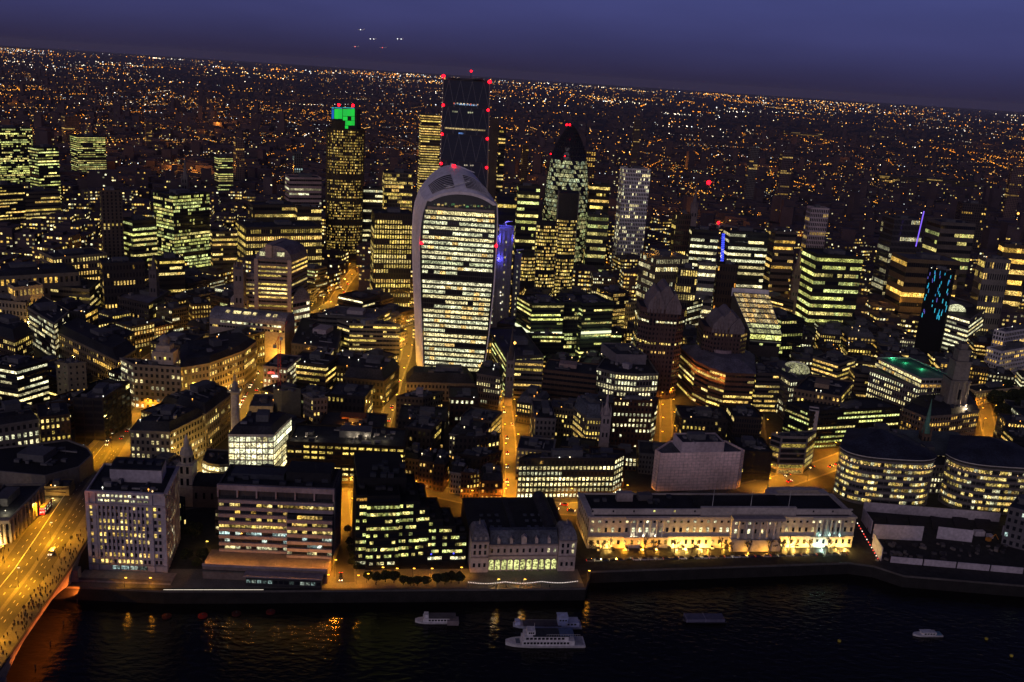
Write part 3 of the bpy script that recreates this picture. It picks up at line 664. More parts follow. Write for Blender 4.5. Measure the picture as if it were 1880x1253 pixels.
# ---- bronze ribbed tower with the green display at its top
def ribbed_tower():
    Y = 1212.0
    P = aty(627, 240, Y); D = pj(P)[2]; S = D/FPX; cx, cy_ = P.x, Y+24; h = aty(627, 236, Y).z
    root = thing('ribbed_tower', 'bronze ribbed round-cornered tower with green illuminated top', 'tower', (cx, cy_, 0))
    R_ = 36.5*S
    def plan(r, dx=0, lob=.1, n=24): return [(cx+dx+r*(1+lob*math.cos(3*(2*math.pi*i/n)+.5))*math.cos(2*math.pi*i/n)*.93, cy_+r*(1+lob*math.cos(3*(2*math.pi*i/n)+.5))*math.sin(2*math.pi*i/n)*.9) for i in range(n)]
    pl = plan(R_); hL, hR, hC = aty(600, 222, Y).z, aty(650, 238, Y).z, aty(630, 200, Y).z
    mass(root, pl, hR, 0, (.055, .045, .03), RD)
    lo = [(p[0]*.5+(cx-R_*.45)*.5, p[1]*.5+cy_*.5-4) for p in pl]; MB().prism(lo, hR-.5, hL).build('shoulder', 'wall', root, (.06, .05, .03))
    co = [(cx+x*S, cy_+y) for x, y in ((-19, -12), (25, -12), (25, 14), (-19, 14))]; MB().prism(co, hR-.5, hC-1).build('core', 'wall', root, (.03, .03, .03))
    wins = []; n = len(pl); nf = 46
    for i in range(n):
        p0, p1 = pl[i], pl[(i+1) % n]
        if not faces_cam(p0, p1): continue
        ln = math.hypot(p1[0]-p0[0], p1[1]-p0[1])
        for q in range(3):
            a = along(p0, p1, (q)/3, .35); t = MB(); 
        for f in range(nf):
            if f in (11, 12, 20, 28, 29): continue
            z = 8+(hR-10)*(f+.5)/nf; st = math.sin(f*12.9+i*3.1)*.5+.5
            for q in range(3):
                on = rnd.random() < (.78 if (f*7+i//3) % 5 else .3); k = rnd.choice((.25, .45, .7, .95)); c = rnd.choice(PAL['y'])
                wins.append(((*along(p0, p1, (q+.5)/3, .12), z), ln/3*.62, (hR-10)/nf*.55, math.atan2(p1[1]-p0[1], p1[0]-p0[0]), (c[0]*k, c[1]*k*.95, c[2]*k*.8) if on else None))
    put_windows(root, wins, minpx=99)
    ribs = MB()
    for i in range(n):
        p0, p1 = pl[i], pl[(i+1) % n]
        if faces_cam(p0, p1):
            for q in range(4): a = along(p0, p1, q/4, .3); ribs.box((a[0], a[1], hR/2), .18, .3, hR/2, math.atan2(p1[1]-p0[1], p1[0]-p0[0]))
    ribs.build('steel_ribs', 'wall', root, (.10, .08, .045), kind='stuff')
    yF = co[0][1]-.3
    def panel(x0, x1, y0, y1, col):
        a, b_ = aty(x0, y0, yF), aty(x1, y1, yF); o = block('display_panel', root, ((a.x+b_.x)/2, yF, (a.z+b_.z)/2), abs(b_.x-a.x)*.97, .4, abs(a.z-b_.z)*.97, 0, col, 'glowo'); return o
    G = (.02, .62, .06)
    for x0, x1, y0, y1 in ((614, 621, 200, 219), (621, 628.5, 200, 219), (629.5, 638, 200, 214), (638, 645, 200, 214), (645, 651, 200, 214), (629.5, 638, 214, 222), (645, 651, 214, 222), (634, 638, 222, 231), (638, 645, 222, 231), (645, 651, 222, 231), (633.5, 639, 231, 242)): panel(x0, x1, y0, y1, tuple(c*rnd.uniform(.75, 1.1) for c in G))
    for x0, x1 in ((609, 613), (614, 628.5), (629.5, 651)): panel(x0, x1, 197.5, 199.6, (.05, .5, .7) if x0 < 620 else (.1, .8, .9))
    panel(609, 613, 201, 219, (.02, .12, .5))
    for x, y in ((622, 193), (648, 194)): beacon(root, aty(x, y, cy_), 1.4)
    FOOT.append(pl); protect(pl, 30, hC)
ribbed_tower()
# ---- wedge tower with the sloping dark glass front
def wedge_tower():
    Y = 1075.0; tops = aty(814, 146, Y+34), aty(899, 152, Y+34); D = pj(tops[0])[2]; zt = tops[0].z
    xl, xr = aty(810, 300, Y).x, aty(903, 300, Y).x
    root = thing('wedge_tower', 'tall dark wedge-shaped glass tower with red warning lights down its edges', 'tower', ((xl+xr)/2, Y+20, 0))
    xl2, xr2 = tops[0].x, tops[1].x
    def fr(t, z): return (xl+(xl2-xl)*z/zt)*(1-t)+(xr+(xr2-xr)*z/zt)*t, Y+34*z/zt, z
    m_ = MB(); m_.loft([[fr(0, 0), fr(1, 0), (xr, Y+50, 0), (xl, Y+50, 0)], [fr(0, zt), fr(1, zt), (xr2, Y+50, zt), (xl2, Y+50, zt)]]); m_.build('glass_body', principled('blue_black_glass', (.016, .022, .052), .3, .08), root)
    for k in range(0, 8):      # megaframe diagonals behind the glass and floor edges
        za, zb = zt*k/8, zt*(k+1)/8
        for i in range(4):
            t0, t1 = (i, i+.5); 
            for s in (0, 1):
                a = fr((i+.5*s)/4, za if not s else zb); b_ = fr((i+.5+.5*s)/4, zb if not s else za)
                MB().tube((a[0], a[1]-.2, a[2]), (b_[0], b_[1]-.2, b_[2]), .4, seg=4).build('brace', 'wall', root, (.11, .12, .16))
        a, b_ = fr(0, zb), fr(1, zb); MB().tube((a[0], a[1]-.2, a[2]), (b_[0], b_[1]-.2, b_[2]), .45, seg=4).build('transom', 'wall', root, (.05, .05, .06))
    for t in (0, 1):
        a, b_ = fr(t, 0), fr(t, zt); MB().tube((a[0], a[1], a[2]), (b_[0], b_[1], zt+3), .7, seg=4).build('edge_frame', 'wall', root, (.22, .19, .19))
    for t, y, c in [((i+.5)/14, 239, rnd.choice(((.9, .5, .3), (1, .2, .1), (.3, .45, 1), (1, .8, .5)))) for i in range(3, 11)]+[((i+.5)/20, 193, (.18, .3, .5)) for i in range(5, 15)]+[((i+.5)/30, 238, (.5, .36, .16)) for i in range(2, 28)]+[((i+.5)/24, 207, (.4, .4, .25)) for i in (5, 6, 7, 13, 14, 15)]+[((i+.5)/30, 246, (.10, .2, .5)) for i in (11, 12, 13)]+[((i+.5)/24, 303, (.5, .42, .3)) for i in (12, 13, 15, 16)]:
        zz = aty(857, y if y != 239 else 192, Y+25).z; x, yy, z = fr(t, zz); o = link('lit_window', PLIT, root, c, loc=(x, yy-.5, z)); o.scale = (1.6, 1, 1.6)
    MB().box(((xl2+xr2)/2, Y+47, zt+.8), (xr2-xl2)*.42, 2.5, 1.6).build('roof_screen', 'wall', root, (.06, .06, .08))
    for k in range(40):
        zz = zt*(.35+.63*k/40); a, b_ = fr(.02, zz), fr(.98, zz); block('floor_line', root, ((a[0]+b_[0])/2, a[1]-.25, zz), b_[0]-a[0], .3, .35, 0, (.03, .035, .06))
    for k in range(26):        # chain of small lamps on the left edge
        x, yy, z = fr(0, zt*(.42+.56*k/26)); beacon(root, (x-.5, yy-.8, z), .32, (1.6, 1.3, .9), 'edge_lamp')
    for t, y in ((0, 143), (1, 148), (0.02, 196), (.98, 200), (.02, 249), (.98, 252), (.02, 302), (.98, 304)):
        zz = aty(857, y, Y+34*.9).z; x, yy, z = fr(t, zz); beacon(root, (x, yy-1, z), 1.5 if y < 150 else 1.1)
    a = aty(865, 131, Y+45); MB().tube((a.x, Y+45, zt), (a.x, Y+45, a.z), .35, seg=5).build('mast', 'steel', root); beacon(root, a, .9)
    m_ = MB(); m_.tube((xl2+22, Y+44, zt+1), (xr2-8, Y+40, zt+3.5), .7, seg=4); m_.build('roof_crane', 'steel', root)
    for k in range(3): block('roof_unit', root, ((xl2+xr2)/2+rnd.uniform(-15, 15), Y+44, zt+1), 9, 5, 2, 0, RD)
    pl = [(xl, Y), (xr, Y), (xr, Y+50), (xl, Y+50)]; FOOT.append(pl); protect(pl, 120, zt)
wedge_tower()
# ---- bullet-shaped tower of diamond panes
def bullet_tower():
    Y = 1190.0; tip = aty(1043, 231, Y); D = pj(tip)[2]; S = D/FPX; cx, cy_, H_ = aty(1038, 400, Y).x, Y+28, tip.z
    root = thing('bullet_tower', 'rounded bullet-shaped tower with spiral diamond panes and dark domed top', 'tower', (cx, cy_, 0))
    def rad(z):
        return float(np.interp((H_-z)/S, (0, 3, 8, 20, 40, 60, 83, 120, 165, 220, 300), (2, 5.5, 9.5, 17, 26.5, 33, 37, 40.5, 43.5, 42.5, 38)))*S
    n, lv = 30, 36; LV = [rnd.choice((.45, .7, .9, 1.0)) for _ in range(36)]; b_ = MB(); d_ = MB(); fr_ = MB()
    def pt(i, l, o=0):
        z = H_*l/lv; r = rad(z)+o; a = 2*math.pi*(i+.5*(l % 2))/n; return (cx+r*math.cos(a), cy_+r*math.sin(a), z)
    for l in range(lv):
        for i in range(n):
            a0 = 2*math.pi*i/n
            if math.sin(a0) > .35: continue
            s = l % 2
            for tri in (((i, l), (i+1, l), (i+s, l+1)) if True else 0, ((i+s, l+1), (i+s-1+0, l+1), (i, l))):
                band = ((i + l*.5) % 6) < 1.0
                z = l/lv; on = not band and .10 < z < .76 and rnd.random() < .93
                c = rnd.choice(((.95, .98, .5), (.85, 1, .62), (1, .95, .45))) if z > .42 else rnd.choice(((.95, .95, .36), (1, .85, .35), (.75, .85, .35))); k = LV[l]*rnd.uniform(.3, .75)
                P3 = [pt(*q) for q in tri]
                if on: b_.face(P3, c=(c[0]*k, c[1]*k, c[2]*k, 1))
                else: d_.face(P3)
            if math.sin(a0) < .3:
                fr_.tube(pt(i, l, .15), pt(i+s, l+1, .15), .34, seg=3)
                fr_.tube(pt(i, l, .15), pt(i+s-1, l+1, .15), .34, seg=3)
        if l < 34:
            for i in range(n):
                if math.sin(2*math.pi*i/n) < .3: fr_.tube(pt(i, l, .25), pt(i+1, l, .25), .75, seg=4)
    b_.build('lit_panes', 'lita', root, attr=True, kind='stuff'); d_.build('dark_panes', 'glass', root, kind='stuff'); fr_.build('diagrid', 'wall', root, (.03, .03, .035), kind='stuff')
    MB().lathe((cx, cy_, 0), [(rad(0)*.97, 0), (rad(H_*.3)*.97, H_*.3), (rad(H_*.6)*.97, H_*.6), (rad(H_*.8)*.96, H_*.8), (2, H_*.97)], 24).build('core', 'glass', root)
    for x in (1040.5, 1046): beacon(root, aty(x, 229.5, Y), .95)
    for x, y in ((1011, 283), (1037, 287)): beacon(root, aty(x, y, Y-4), .6)
    pl = [(cx+28*math.cos(t), cy_+28*math.sin(t)) for t in np.linspace(0, 2*math.pi, 9)[:-1]]; FOOT.append(pl); protect(pl, 40, H_)
bullet_tower()
# ---- three stepped curved slabs
def stepped_slabs():
    root = thing('stepped_slab_tower', 'stepped curved office tower of three ribbed slabs in front of the bullet-shaped tower', 'tower', (*aty(1020, 480, 1035)[:2], 0))
    for (x0, x1, yt, yb, Y, dk) in ((1026, 1064, 355, 640, 1045, True), (985, 1026, 412, 640, 1035, False), (955, 985, 470, 640, 1025, False)):
        a, b_ = aty(x0, yt, Y), aty(x1, yt, Y); h = (a.z+b_.z)/2; seg = 6; pts = []
        for q in range(seg+1):
            t = q/seg; pts.append((a.x+(b_.x-a.x)*t, Y-6*(1-(2*t-1)**2)*.6+3*t))
        pl = pts+[(b_.x, Y+30), (a.x, Y+30)]
        mass(root, pl, h, 0, (.05, .05, .045), RD, names=('slab_wall', 'slab_roof'))
        wins = []; nf = int(h/3.9)
        for p0, p1 in zip(pts, pts[1:]):
            for f in range(nf):
                zz = 2+(h-3)*(f+.5)/nf
                if dk and zz > h-30: continue
                if f in (int(nf*.42), int(nf*.43)): continue
                for q in range(2): wins.append(((*along(p0, p1, (q+.5)/2, .12), zz), math.hypot(p1[0]-p0[0], p1[1]-p0[1])/2*.7, 2.1, math.atan2(p1[1]-p0[1], p1[0]-p0[0]), litcol('y', .8 if rnd.random() < .8 else 1.2) if rnd.random() < .88 else None))
        put_windows(root, wins, simple=True, minpx=99)
        for e in (pts[0], pts[-1]): block('end_fin', root, (e[0], e[1], h/2+1), .9, 1.6, h+2, 0, (.2, .18, .16))
        for q in range(1, seg*2): 
            p = along(pts[q//2], pts[q//2+1], (q % 2)/2, .4) if q//2 < seg else pts[-1]; block('rib', root, (p[0], p[1], h/2), .35, .6, h, 0, (.06, .055, .05))
        FOOT.append(pl); protect(pl, 25, h)
stepped_slabs()
# ---- metal service-tower building with blue light
def service_tower_building():
    Y = 905.0; g = aty(930, 560, Y)
    root = thing('service_tower_building', 'metal-clad building with stair towers washed in violet-blue light beside the top-heavy tower', 'building', (aty(928, 500, Y).x, Y+12, 0))
    for x0, x1, yt, dy in ((917, 944, 418, 0), (905, 919, 432, 6), (945, 958, 470, 10)):
        a, b_ = aty(x0, yt, Y+dy), aty(x1, yt, Y+dy); w = b_.x-a.x
        block('stair_tower', root, ((a.x+b_.x)/2, Y+dy+8, a.z/2), w, 16, a.z, 0, (.30, .30, .33))
        for q in range(4): block('service_riser', root, (a.x+w*(q+.5)/4, Y+dy-.4, a.z/2-1), .5, .8, a.z-2, 0, (.38, .38, .42))
        for q in range(12): o = link('window', PLIT, root, litcol('w', .5), loc=(a.x+w*.5, Y+dy-.2, a.z*(.1+.07*q))); o.scale = (1.2, 1, 2)
        block('crane_rail', root, ((a.x+b_.x)/2, Y+dy+6, a.z+1), w*1.1, 2, 1.2, 0, (.3, .3, .35))
        m_ = MB(); m_.tube(((a.x+b_.x)/2, Y+dy+6, a.z+1), ((a.x+b_.x)/2-2, Y+dy+4, a.z+5), .5); m_.tube(((a.x+b_.x)/2-2, Y+dy+4, a.z+5), ((a.x+b_.x)/2+5, Y+dy+4, a.z+6), .45); m_.build('roof_crane', 'white', root)
    P = aty(930, 425, Y); pl = [(P.x-14, Y), (P.x+20, Y), (P.x+20, Y+25), (P.x-14, Y+25)]; FOOT.append(pl); protect(pl, 30, P.z)
    for i, (x, y, pw) in enumerate(((925, 412, 6000), (913, 440, 5000), (914, 478, 5000), (946, 440, 3000))):
        p = aty(x, y, Y-3); flood('violet-blue floodlight on the metal stair towers, %s from the top' % ('first', 'second', 'third', 'fourth')[i], (p.x, Y-3, p.z), pw, (.12, .10, 1), .5, group='blue floods')
    for x, y in ((919, 537), (919, 543), (919, 557)): beacon(root, aty(x, y, Y-1), .55, (3, 2.6, 1.8), 'work_lamp')
service_tower_building()
# ---- big white riverside office at the bridge
def bridgehead_office():
    F0, F1, Bk = (-197.2, 419), (-160.3, 420.8), (-165.5, 453); poly = [F0, F1, Bk, (F0[0]+Bk[0]-F1[0], F0[1]+Bk[1]-F1[1])]; h = 42.0
    root = thing('stone_office', 'big square-cut pale stone office beside the bridge with vertical piers', 'building', (-180, 436, 0))
    mass(root, poly, h, 0, (.46, .40, .42), RD); FOOT.append(poly); protect(poly, 0, h)
    wins = []; F = (F0, F1); S_ = (F1, Bk); fh = 3.55
    zrow = [5.2+i*fh for i in range(9)]
    for i, z in enumerate(zrow):
        lp = (.75, .55, .15, .6, .85, .8, .75, .15, .12)[i]
        win_row(wins, *F, z, 12, 1.15, 1.9, lp, 'y', 1.1, t0=.14, t1=.80); win_row(wins, *F, z, 1, 1.0, 2.0, .7, 'y', t0=.03, t1=.08); win_row(wins, *F, z, 2, 1.2, 2.0, .45, 'y', t0=.84, t1=.95)
        win_row(wins, *S_, z, 9, 1.6, 1.9, .7, 'w', 1.0, t0=.05, t1=.97)
    for z, n_ in ((37.2, 8), (39.6, 12)): win_row(wins, *F, z, n_, 2.3 if n_ == 8 else 1.3, 1.2, .95, 'w', t0=.14, t1=.8); win_row(wins, *S_, z, 8, 1.7, 1.4, .85, 'w')
    win_row(wins, *F, 2.0, 4, 4.0, 2.4, 1, 'c', .35, t0=.28, t1=.75)
    put_windows(root, wins)
    for k in range(13):
        p = along(*F, .14+.66*k/12, .3); block('pier', root, (p[0], p[1], 20.5), .95, .7, 28, .05, (.46, .40, .42))
    for t in (.015, .105, .82, .985):
        p = along(*F, t, .25); block('corner_pier', root, (p[0], p[1], 20.6), 1.7 if t not in (.105,) else 1.2, .8, 40.6, .05, (.48, .42, .44))
    bar('cornice', root, *F, 35.2, .9, 1.4, (.40, .34, .36), .4); bar('cornice', root, *F, 41.7, .9, 1.6, (.48, .42, .44), .5); bar('cornice', root, *S_, 41.7, .9, 1.6, (.48, .42, .44), .5)
    bar('string_course', root, *F, 6.9, .7, .9, (.4, .34, .36), .3); bar('plinth', root, *F, 3.6, .6, 1.0, (.3, .26, .27), .35)
    for k in range(10): p = along(*S_, .02+.96*k/9, .25); block('pier', root, (p[0], p[1], 20), .9, .6, 38, math.atan2(S_[1][1]-S_[0][1], S_[1][0]-S_[0][0]), (.44, .38, .40))
    pp = [(-191, 432), (-166.5, 434), (-169, 447), (-194, 446)]; MB().prism(pp, h-1.2, h+5.5).build('penthouse', 'wall', root, (.40, .36, .40))
    MB().prism([(p[0]*.985-2.7, p[1]*.985+6.6) for p in pp], h+5.4, h+6.2).build('penthouse_roof', 'roof', root, RD)
    clutter(root, poly, h, 8, big=False)
    for k in range(5): block('roof_unit', root, (-188+k*4.6, 440, h+6.6), 2.5, 3, 1.6, .05, RB)
    # terrace and steps at the foot
    tb = thing('quay_terrace', 'stepped stone terrace at the waterside foot of the pale stone office', 'terrace', (-178, 412, 0))
    block('terrace_slab', tb, (-177, 413.5, .35), 44, 10, .7, .05, STONE); block('terrace_wall', tb, (-177, 409, .9), 44, .5, 1.8, .05, (.12, .1, .09))
    return root
bridgehead_office()
def floodlit_hall():
    z0 = 0; C0 = A('u', 128, 490, 23); C1 = A('u', 560, 55, 23); C2 = A('u', -420, 500, 23)
    poly = ccw([(C0.x, C0.y), (C1.x, C1.y), (C1.x+C2.x-C0.x, C1.y+C2.y-C0.y), (C2.x, C2.y)]); h = 23
    root = bld('classical_hall', 'floodlit classical stone hall at the left of the bridge foot', poly, h, nf=3, bay=4.2, lit_p=.12, pal='o', wall=STONE, roof=RD, plant=3, ww=.34, wh=.5, z0=0)
    e = (C2.x, C2.y), (C0.x, C0.y)
    for k in range(8):
        p = along(*e, .1+.11*k, .8); MB().lathe((p[0], p[1], 9), [(.75, 0), (.7, .5), (.6, 10), (.8, 11)], 10).build('column', 'wall', root, STONE)
    for k in range(9):
        s_ = ((C0.x, C0.y), (C1.x, C1.y)); p = along(*s_, .05+.11*k, .3); block('pilaster', root, (p[0], p[1], 16), 1.0, .7, 12, math.atan2(s_[1][1]-s_[0][1], s_[1][0]-s_[0][0]), STONE)
    bar('entablature', root, *e, 21.2, 1.6, 1.8, STONE, .6)
    p = along(*e, .75, 5); flood('strong floodlight washing the front of the classical hall', (p[0], p[1], 9.5), 8000, (1, .66, .2), .5); p = along(*e, .3, 3); flood('floodlight low before the classical hall columns', (p[0], p[1], 3), 5000, (1, .52, .1), .4)
    p = A('u', 60, 340, 26); flood('bright lamp on the classical hall roof', (p.x, p.y, h), 1500, (1, .85, .5), .5)
floodlit_hall()
def terrace_office():
    """pale banded office with podium"""
    F0, F1 = (-138.5, 433), (-82.5, 436); h = 43.5; poly = rectp(*F0, *F1, 24); root = thing('banded_office', 'riverside office with pinkish concrete bands and a lower terrace podium', 'building', (-110, 455, 0))
    C_ = (.30, .24, .26); mid = along(F0, F1, .605); fr1 = along(F0, F1, .605, 3.5); fr2 = along(F0, F1, 1.0, 3.5)
    mass(root, poly, h, 0, (.05, .045, .05), RD); FOOT.append(poly); protect(poly, 0, h)
    bay2 = ccw([fr1, fr2, F1, mid]); mass(root, bay2, 30, 0, (.05, .045, .05), RD, names=('projecting_bay', 'bay_roof'))
    wins = []
    for f in range(8):
        z = 9.5+f*3.85; lp = (.55, .45, .55, .8, .7, .45, .9, .0)[f]; pal = ('w', 'c', 'c', 'y', 'y', 'o', 'y', 'y')[f]
        top_ = f == 6
        win_row(wins, F0, mid, z, 13, 2.35, 1.7, lp, pal, .8, off=.15)
        if z < 29: win_row(wins, fr1, fr2, z, 9, 2.3, 1.7, lp*.9, pal, .8, off=.15)
        else: win_row(wins, mid, F1, z, 9, 2.3, 1.7, lp, pal, .8, off=.15)
        bar('spandrel', root, F0, mid, z-1.95, 1.7, 1.3, C_, .5)
        if z < 31: bar('spandrel', root, fr1, fr2, z-1.95, 1.7, 1.3, C_, .5)
        else: bar('spandrel', root, mid, F1, z-1.95, 1.7, 1.3, C_, .5)
    put_windows(root, wins, simple=True)
    bar('top_beam', root, F0, F1, h-1.6, 2.6, 1.6, C_, .6)
    for k in range(7): p = along(F0, F1, k/6, .6); block('fin', root, (p[0], p[1], h-3.5), .7, 1.5, 6.5, .05, C_)
    for k in range(9): p = along(F1, poly[2], k/8, .2); block('side_fin', root, (p[0], p[1], h/2), .4, 1.0, h-2, 1.6, (.2, .19, .16))
    block('rooftop_plant', root, (-122, 447, h+.4), 26, 9, 2.6, .05, RB); block('rooftop_plant', root, (-97, 450, h+1.6), 22, 14, 5, .05, (.02, .02, .025))
    for k in range(8): block('roof_unit', root, (-134+k*6.5, 437+rnd.uniform(0, 12), h), 3, 2.2, 2, .05, RB)
    for k in range(3): MB().tube((-130+k*18, 448, h), (-130+k*18, 448, h+7), .12, seg=4).build('aerial', 'steel', root)
    # podium with warm-lit terrace
    p0, p1 = (-142, 417.5), (-82, 420); MB().prism(rectp(*p0, *p1, 16), 0, 7.2).build('podium', 'wall', root, (.20, .15, .13))
    bar('podium_edge', root, p0, p1, 7.7, 1.2, .9, C_, .3); bar('podium_soffit', root, p0, p1, 4.6, .7, 1.2, (.1, .09, .08), .4)
    bar('river_pavilion', root, (-120, 414.5), (-84, 416), 2.6, 5.2, 6, DARK, -2); bar('pavilion_roof', root, (-121, 414), (-83.5, 415.6), 5.4, .5, 7.5, C_, -2)
    w2 = []; win_row(w2, (-120, 414.5), (-84, 416), 2.6, 14, 1.9, 1.6, .5, 'c', .25, off=1.3); put_windows(root, w2, simple=True)
    for k, t in enumerate((.05, .2, .36, .58, .72, .86, .97)):
        p = along(p0, p1, t, -3.0); pz = (p[0], p[1], 7.25); tl = thing('terrace_lamp', 'small warm lamp standing on the banded office terrace', 'terrace lamp', pz, 'lamps on the banded office terrace')
        MB().tube(pz, (pz[0], pz[1], 10.2), .06, seg=5).build('post', 'steel', tl)
        ld = bpy.data.lights.new('terrace_light', 'POINT'); ld.energy = 1300; ld.color = (1, .42, .07); ld.shadow_soft_size = .22; lo = bpy.data.objects.new('terrace_light', ld); COL.objects.link(lo); lo.parent = tl; lo.location = (0, 0, 3.2)
terrace_office()
def stepped_dark_office():
    x = lambda q: A('b', q, 1060, 0); z_of = lambda v: max(4, (1060-v)*38.6/450)
    root = thing('stepped_dark_office', 'black stepped riverside office with yellow window strips staggering down to the right', 'building', (-45, 455, 0))
    base0, base1 = A('b', 945, 1062), A('b', 1645, 1035)
    def X(q): t = (q-945)/700; return (base0.x+(base1.x-base0.x)*t, base0.y+(base1.y-base0.y)*t)
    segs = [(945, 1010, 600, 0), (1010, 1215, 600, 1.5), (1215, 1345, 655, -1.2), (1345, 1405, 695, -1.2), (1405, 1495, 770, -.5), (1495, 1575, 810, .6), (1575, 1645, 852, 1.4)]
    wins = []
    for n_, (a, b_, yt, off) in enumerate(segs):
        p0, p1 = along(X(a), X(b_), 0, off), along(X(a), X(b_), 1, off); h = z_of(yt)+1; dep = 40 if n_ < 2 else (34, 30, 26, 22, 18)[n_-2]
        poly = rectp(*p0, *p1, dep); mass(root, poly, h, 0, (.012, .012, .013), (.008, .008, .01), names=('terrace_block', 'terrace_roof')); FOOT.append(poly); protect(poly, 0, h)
        z = h-2.4; f = 0
        while z > 3:
            w_ = math.hypot(p1[0]-p0[0], p1[1]-p0[1]); nn = max(2, int(w_/1.7)); lp = rnd.choice((.9, .8, .6, .25, .7))
            pal = 'a' if (n_ < 2 and f == 0) else ('w' if z < 6 else 'g')
            if f == 0 and n_ > 1 and n_ < 6: lp = .4
            win_row(wins, p0, p1, z, nn, w_/nn*.96, 1.55, lp if z > 7 or n_ < 2 else .5, pal, .85, off=.15)
            bar('ledge', root, p0, p1, z-1.6, .9, 1.0, (.014, .014, .015), .4); z -= 3.85; f += 1
        for q in range(4): c = inside(poly, rnd.uniform(.2, .8), rnd.uniform(.15, .85)); block('roof_unit', root, (c[0], c[1], h+.2), 2.5, 2, 1.6, .1, (.03, .03, .035))
    put_windows(root, wins, simple=True)
    q0, q1 = X(925), X(1260); MB().prism(rectp(q0[0], q0[1]+12, q1[0]-2, q1[1]+12, 34), 0, 44).build('rear_block', 'wall', root, (.012, .012, .014)); FOOT.append(rectp(q0[0], q0[1]+12, q1[0], q1[1]+12, 34)); protect(rectp(q0[0], q0[1]+12, q1[0], q1[1]+12, 34), 30, 44)
    for q in range(10): block('roof_unit', root, (q0[0]+4+rnd.random()*22, q0[1]+16+rnd.random()*24, 45), 3, 2.5, 2, .1, (.035, .04, .05))
    for v in ((1435, 960), (1575, 970)): P = A('b', *v, 8); beacon(root, (P.x, X(v[0])[1]-2.5, P.z), .4, (.2, .2, 3), 'blue_lamp')
stepped_dark_office()
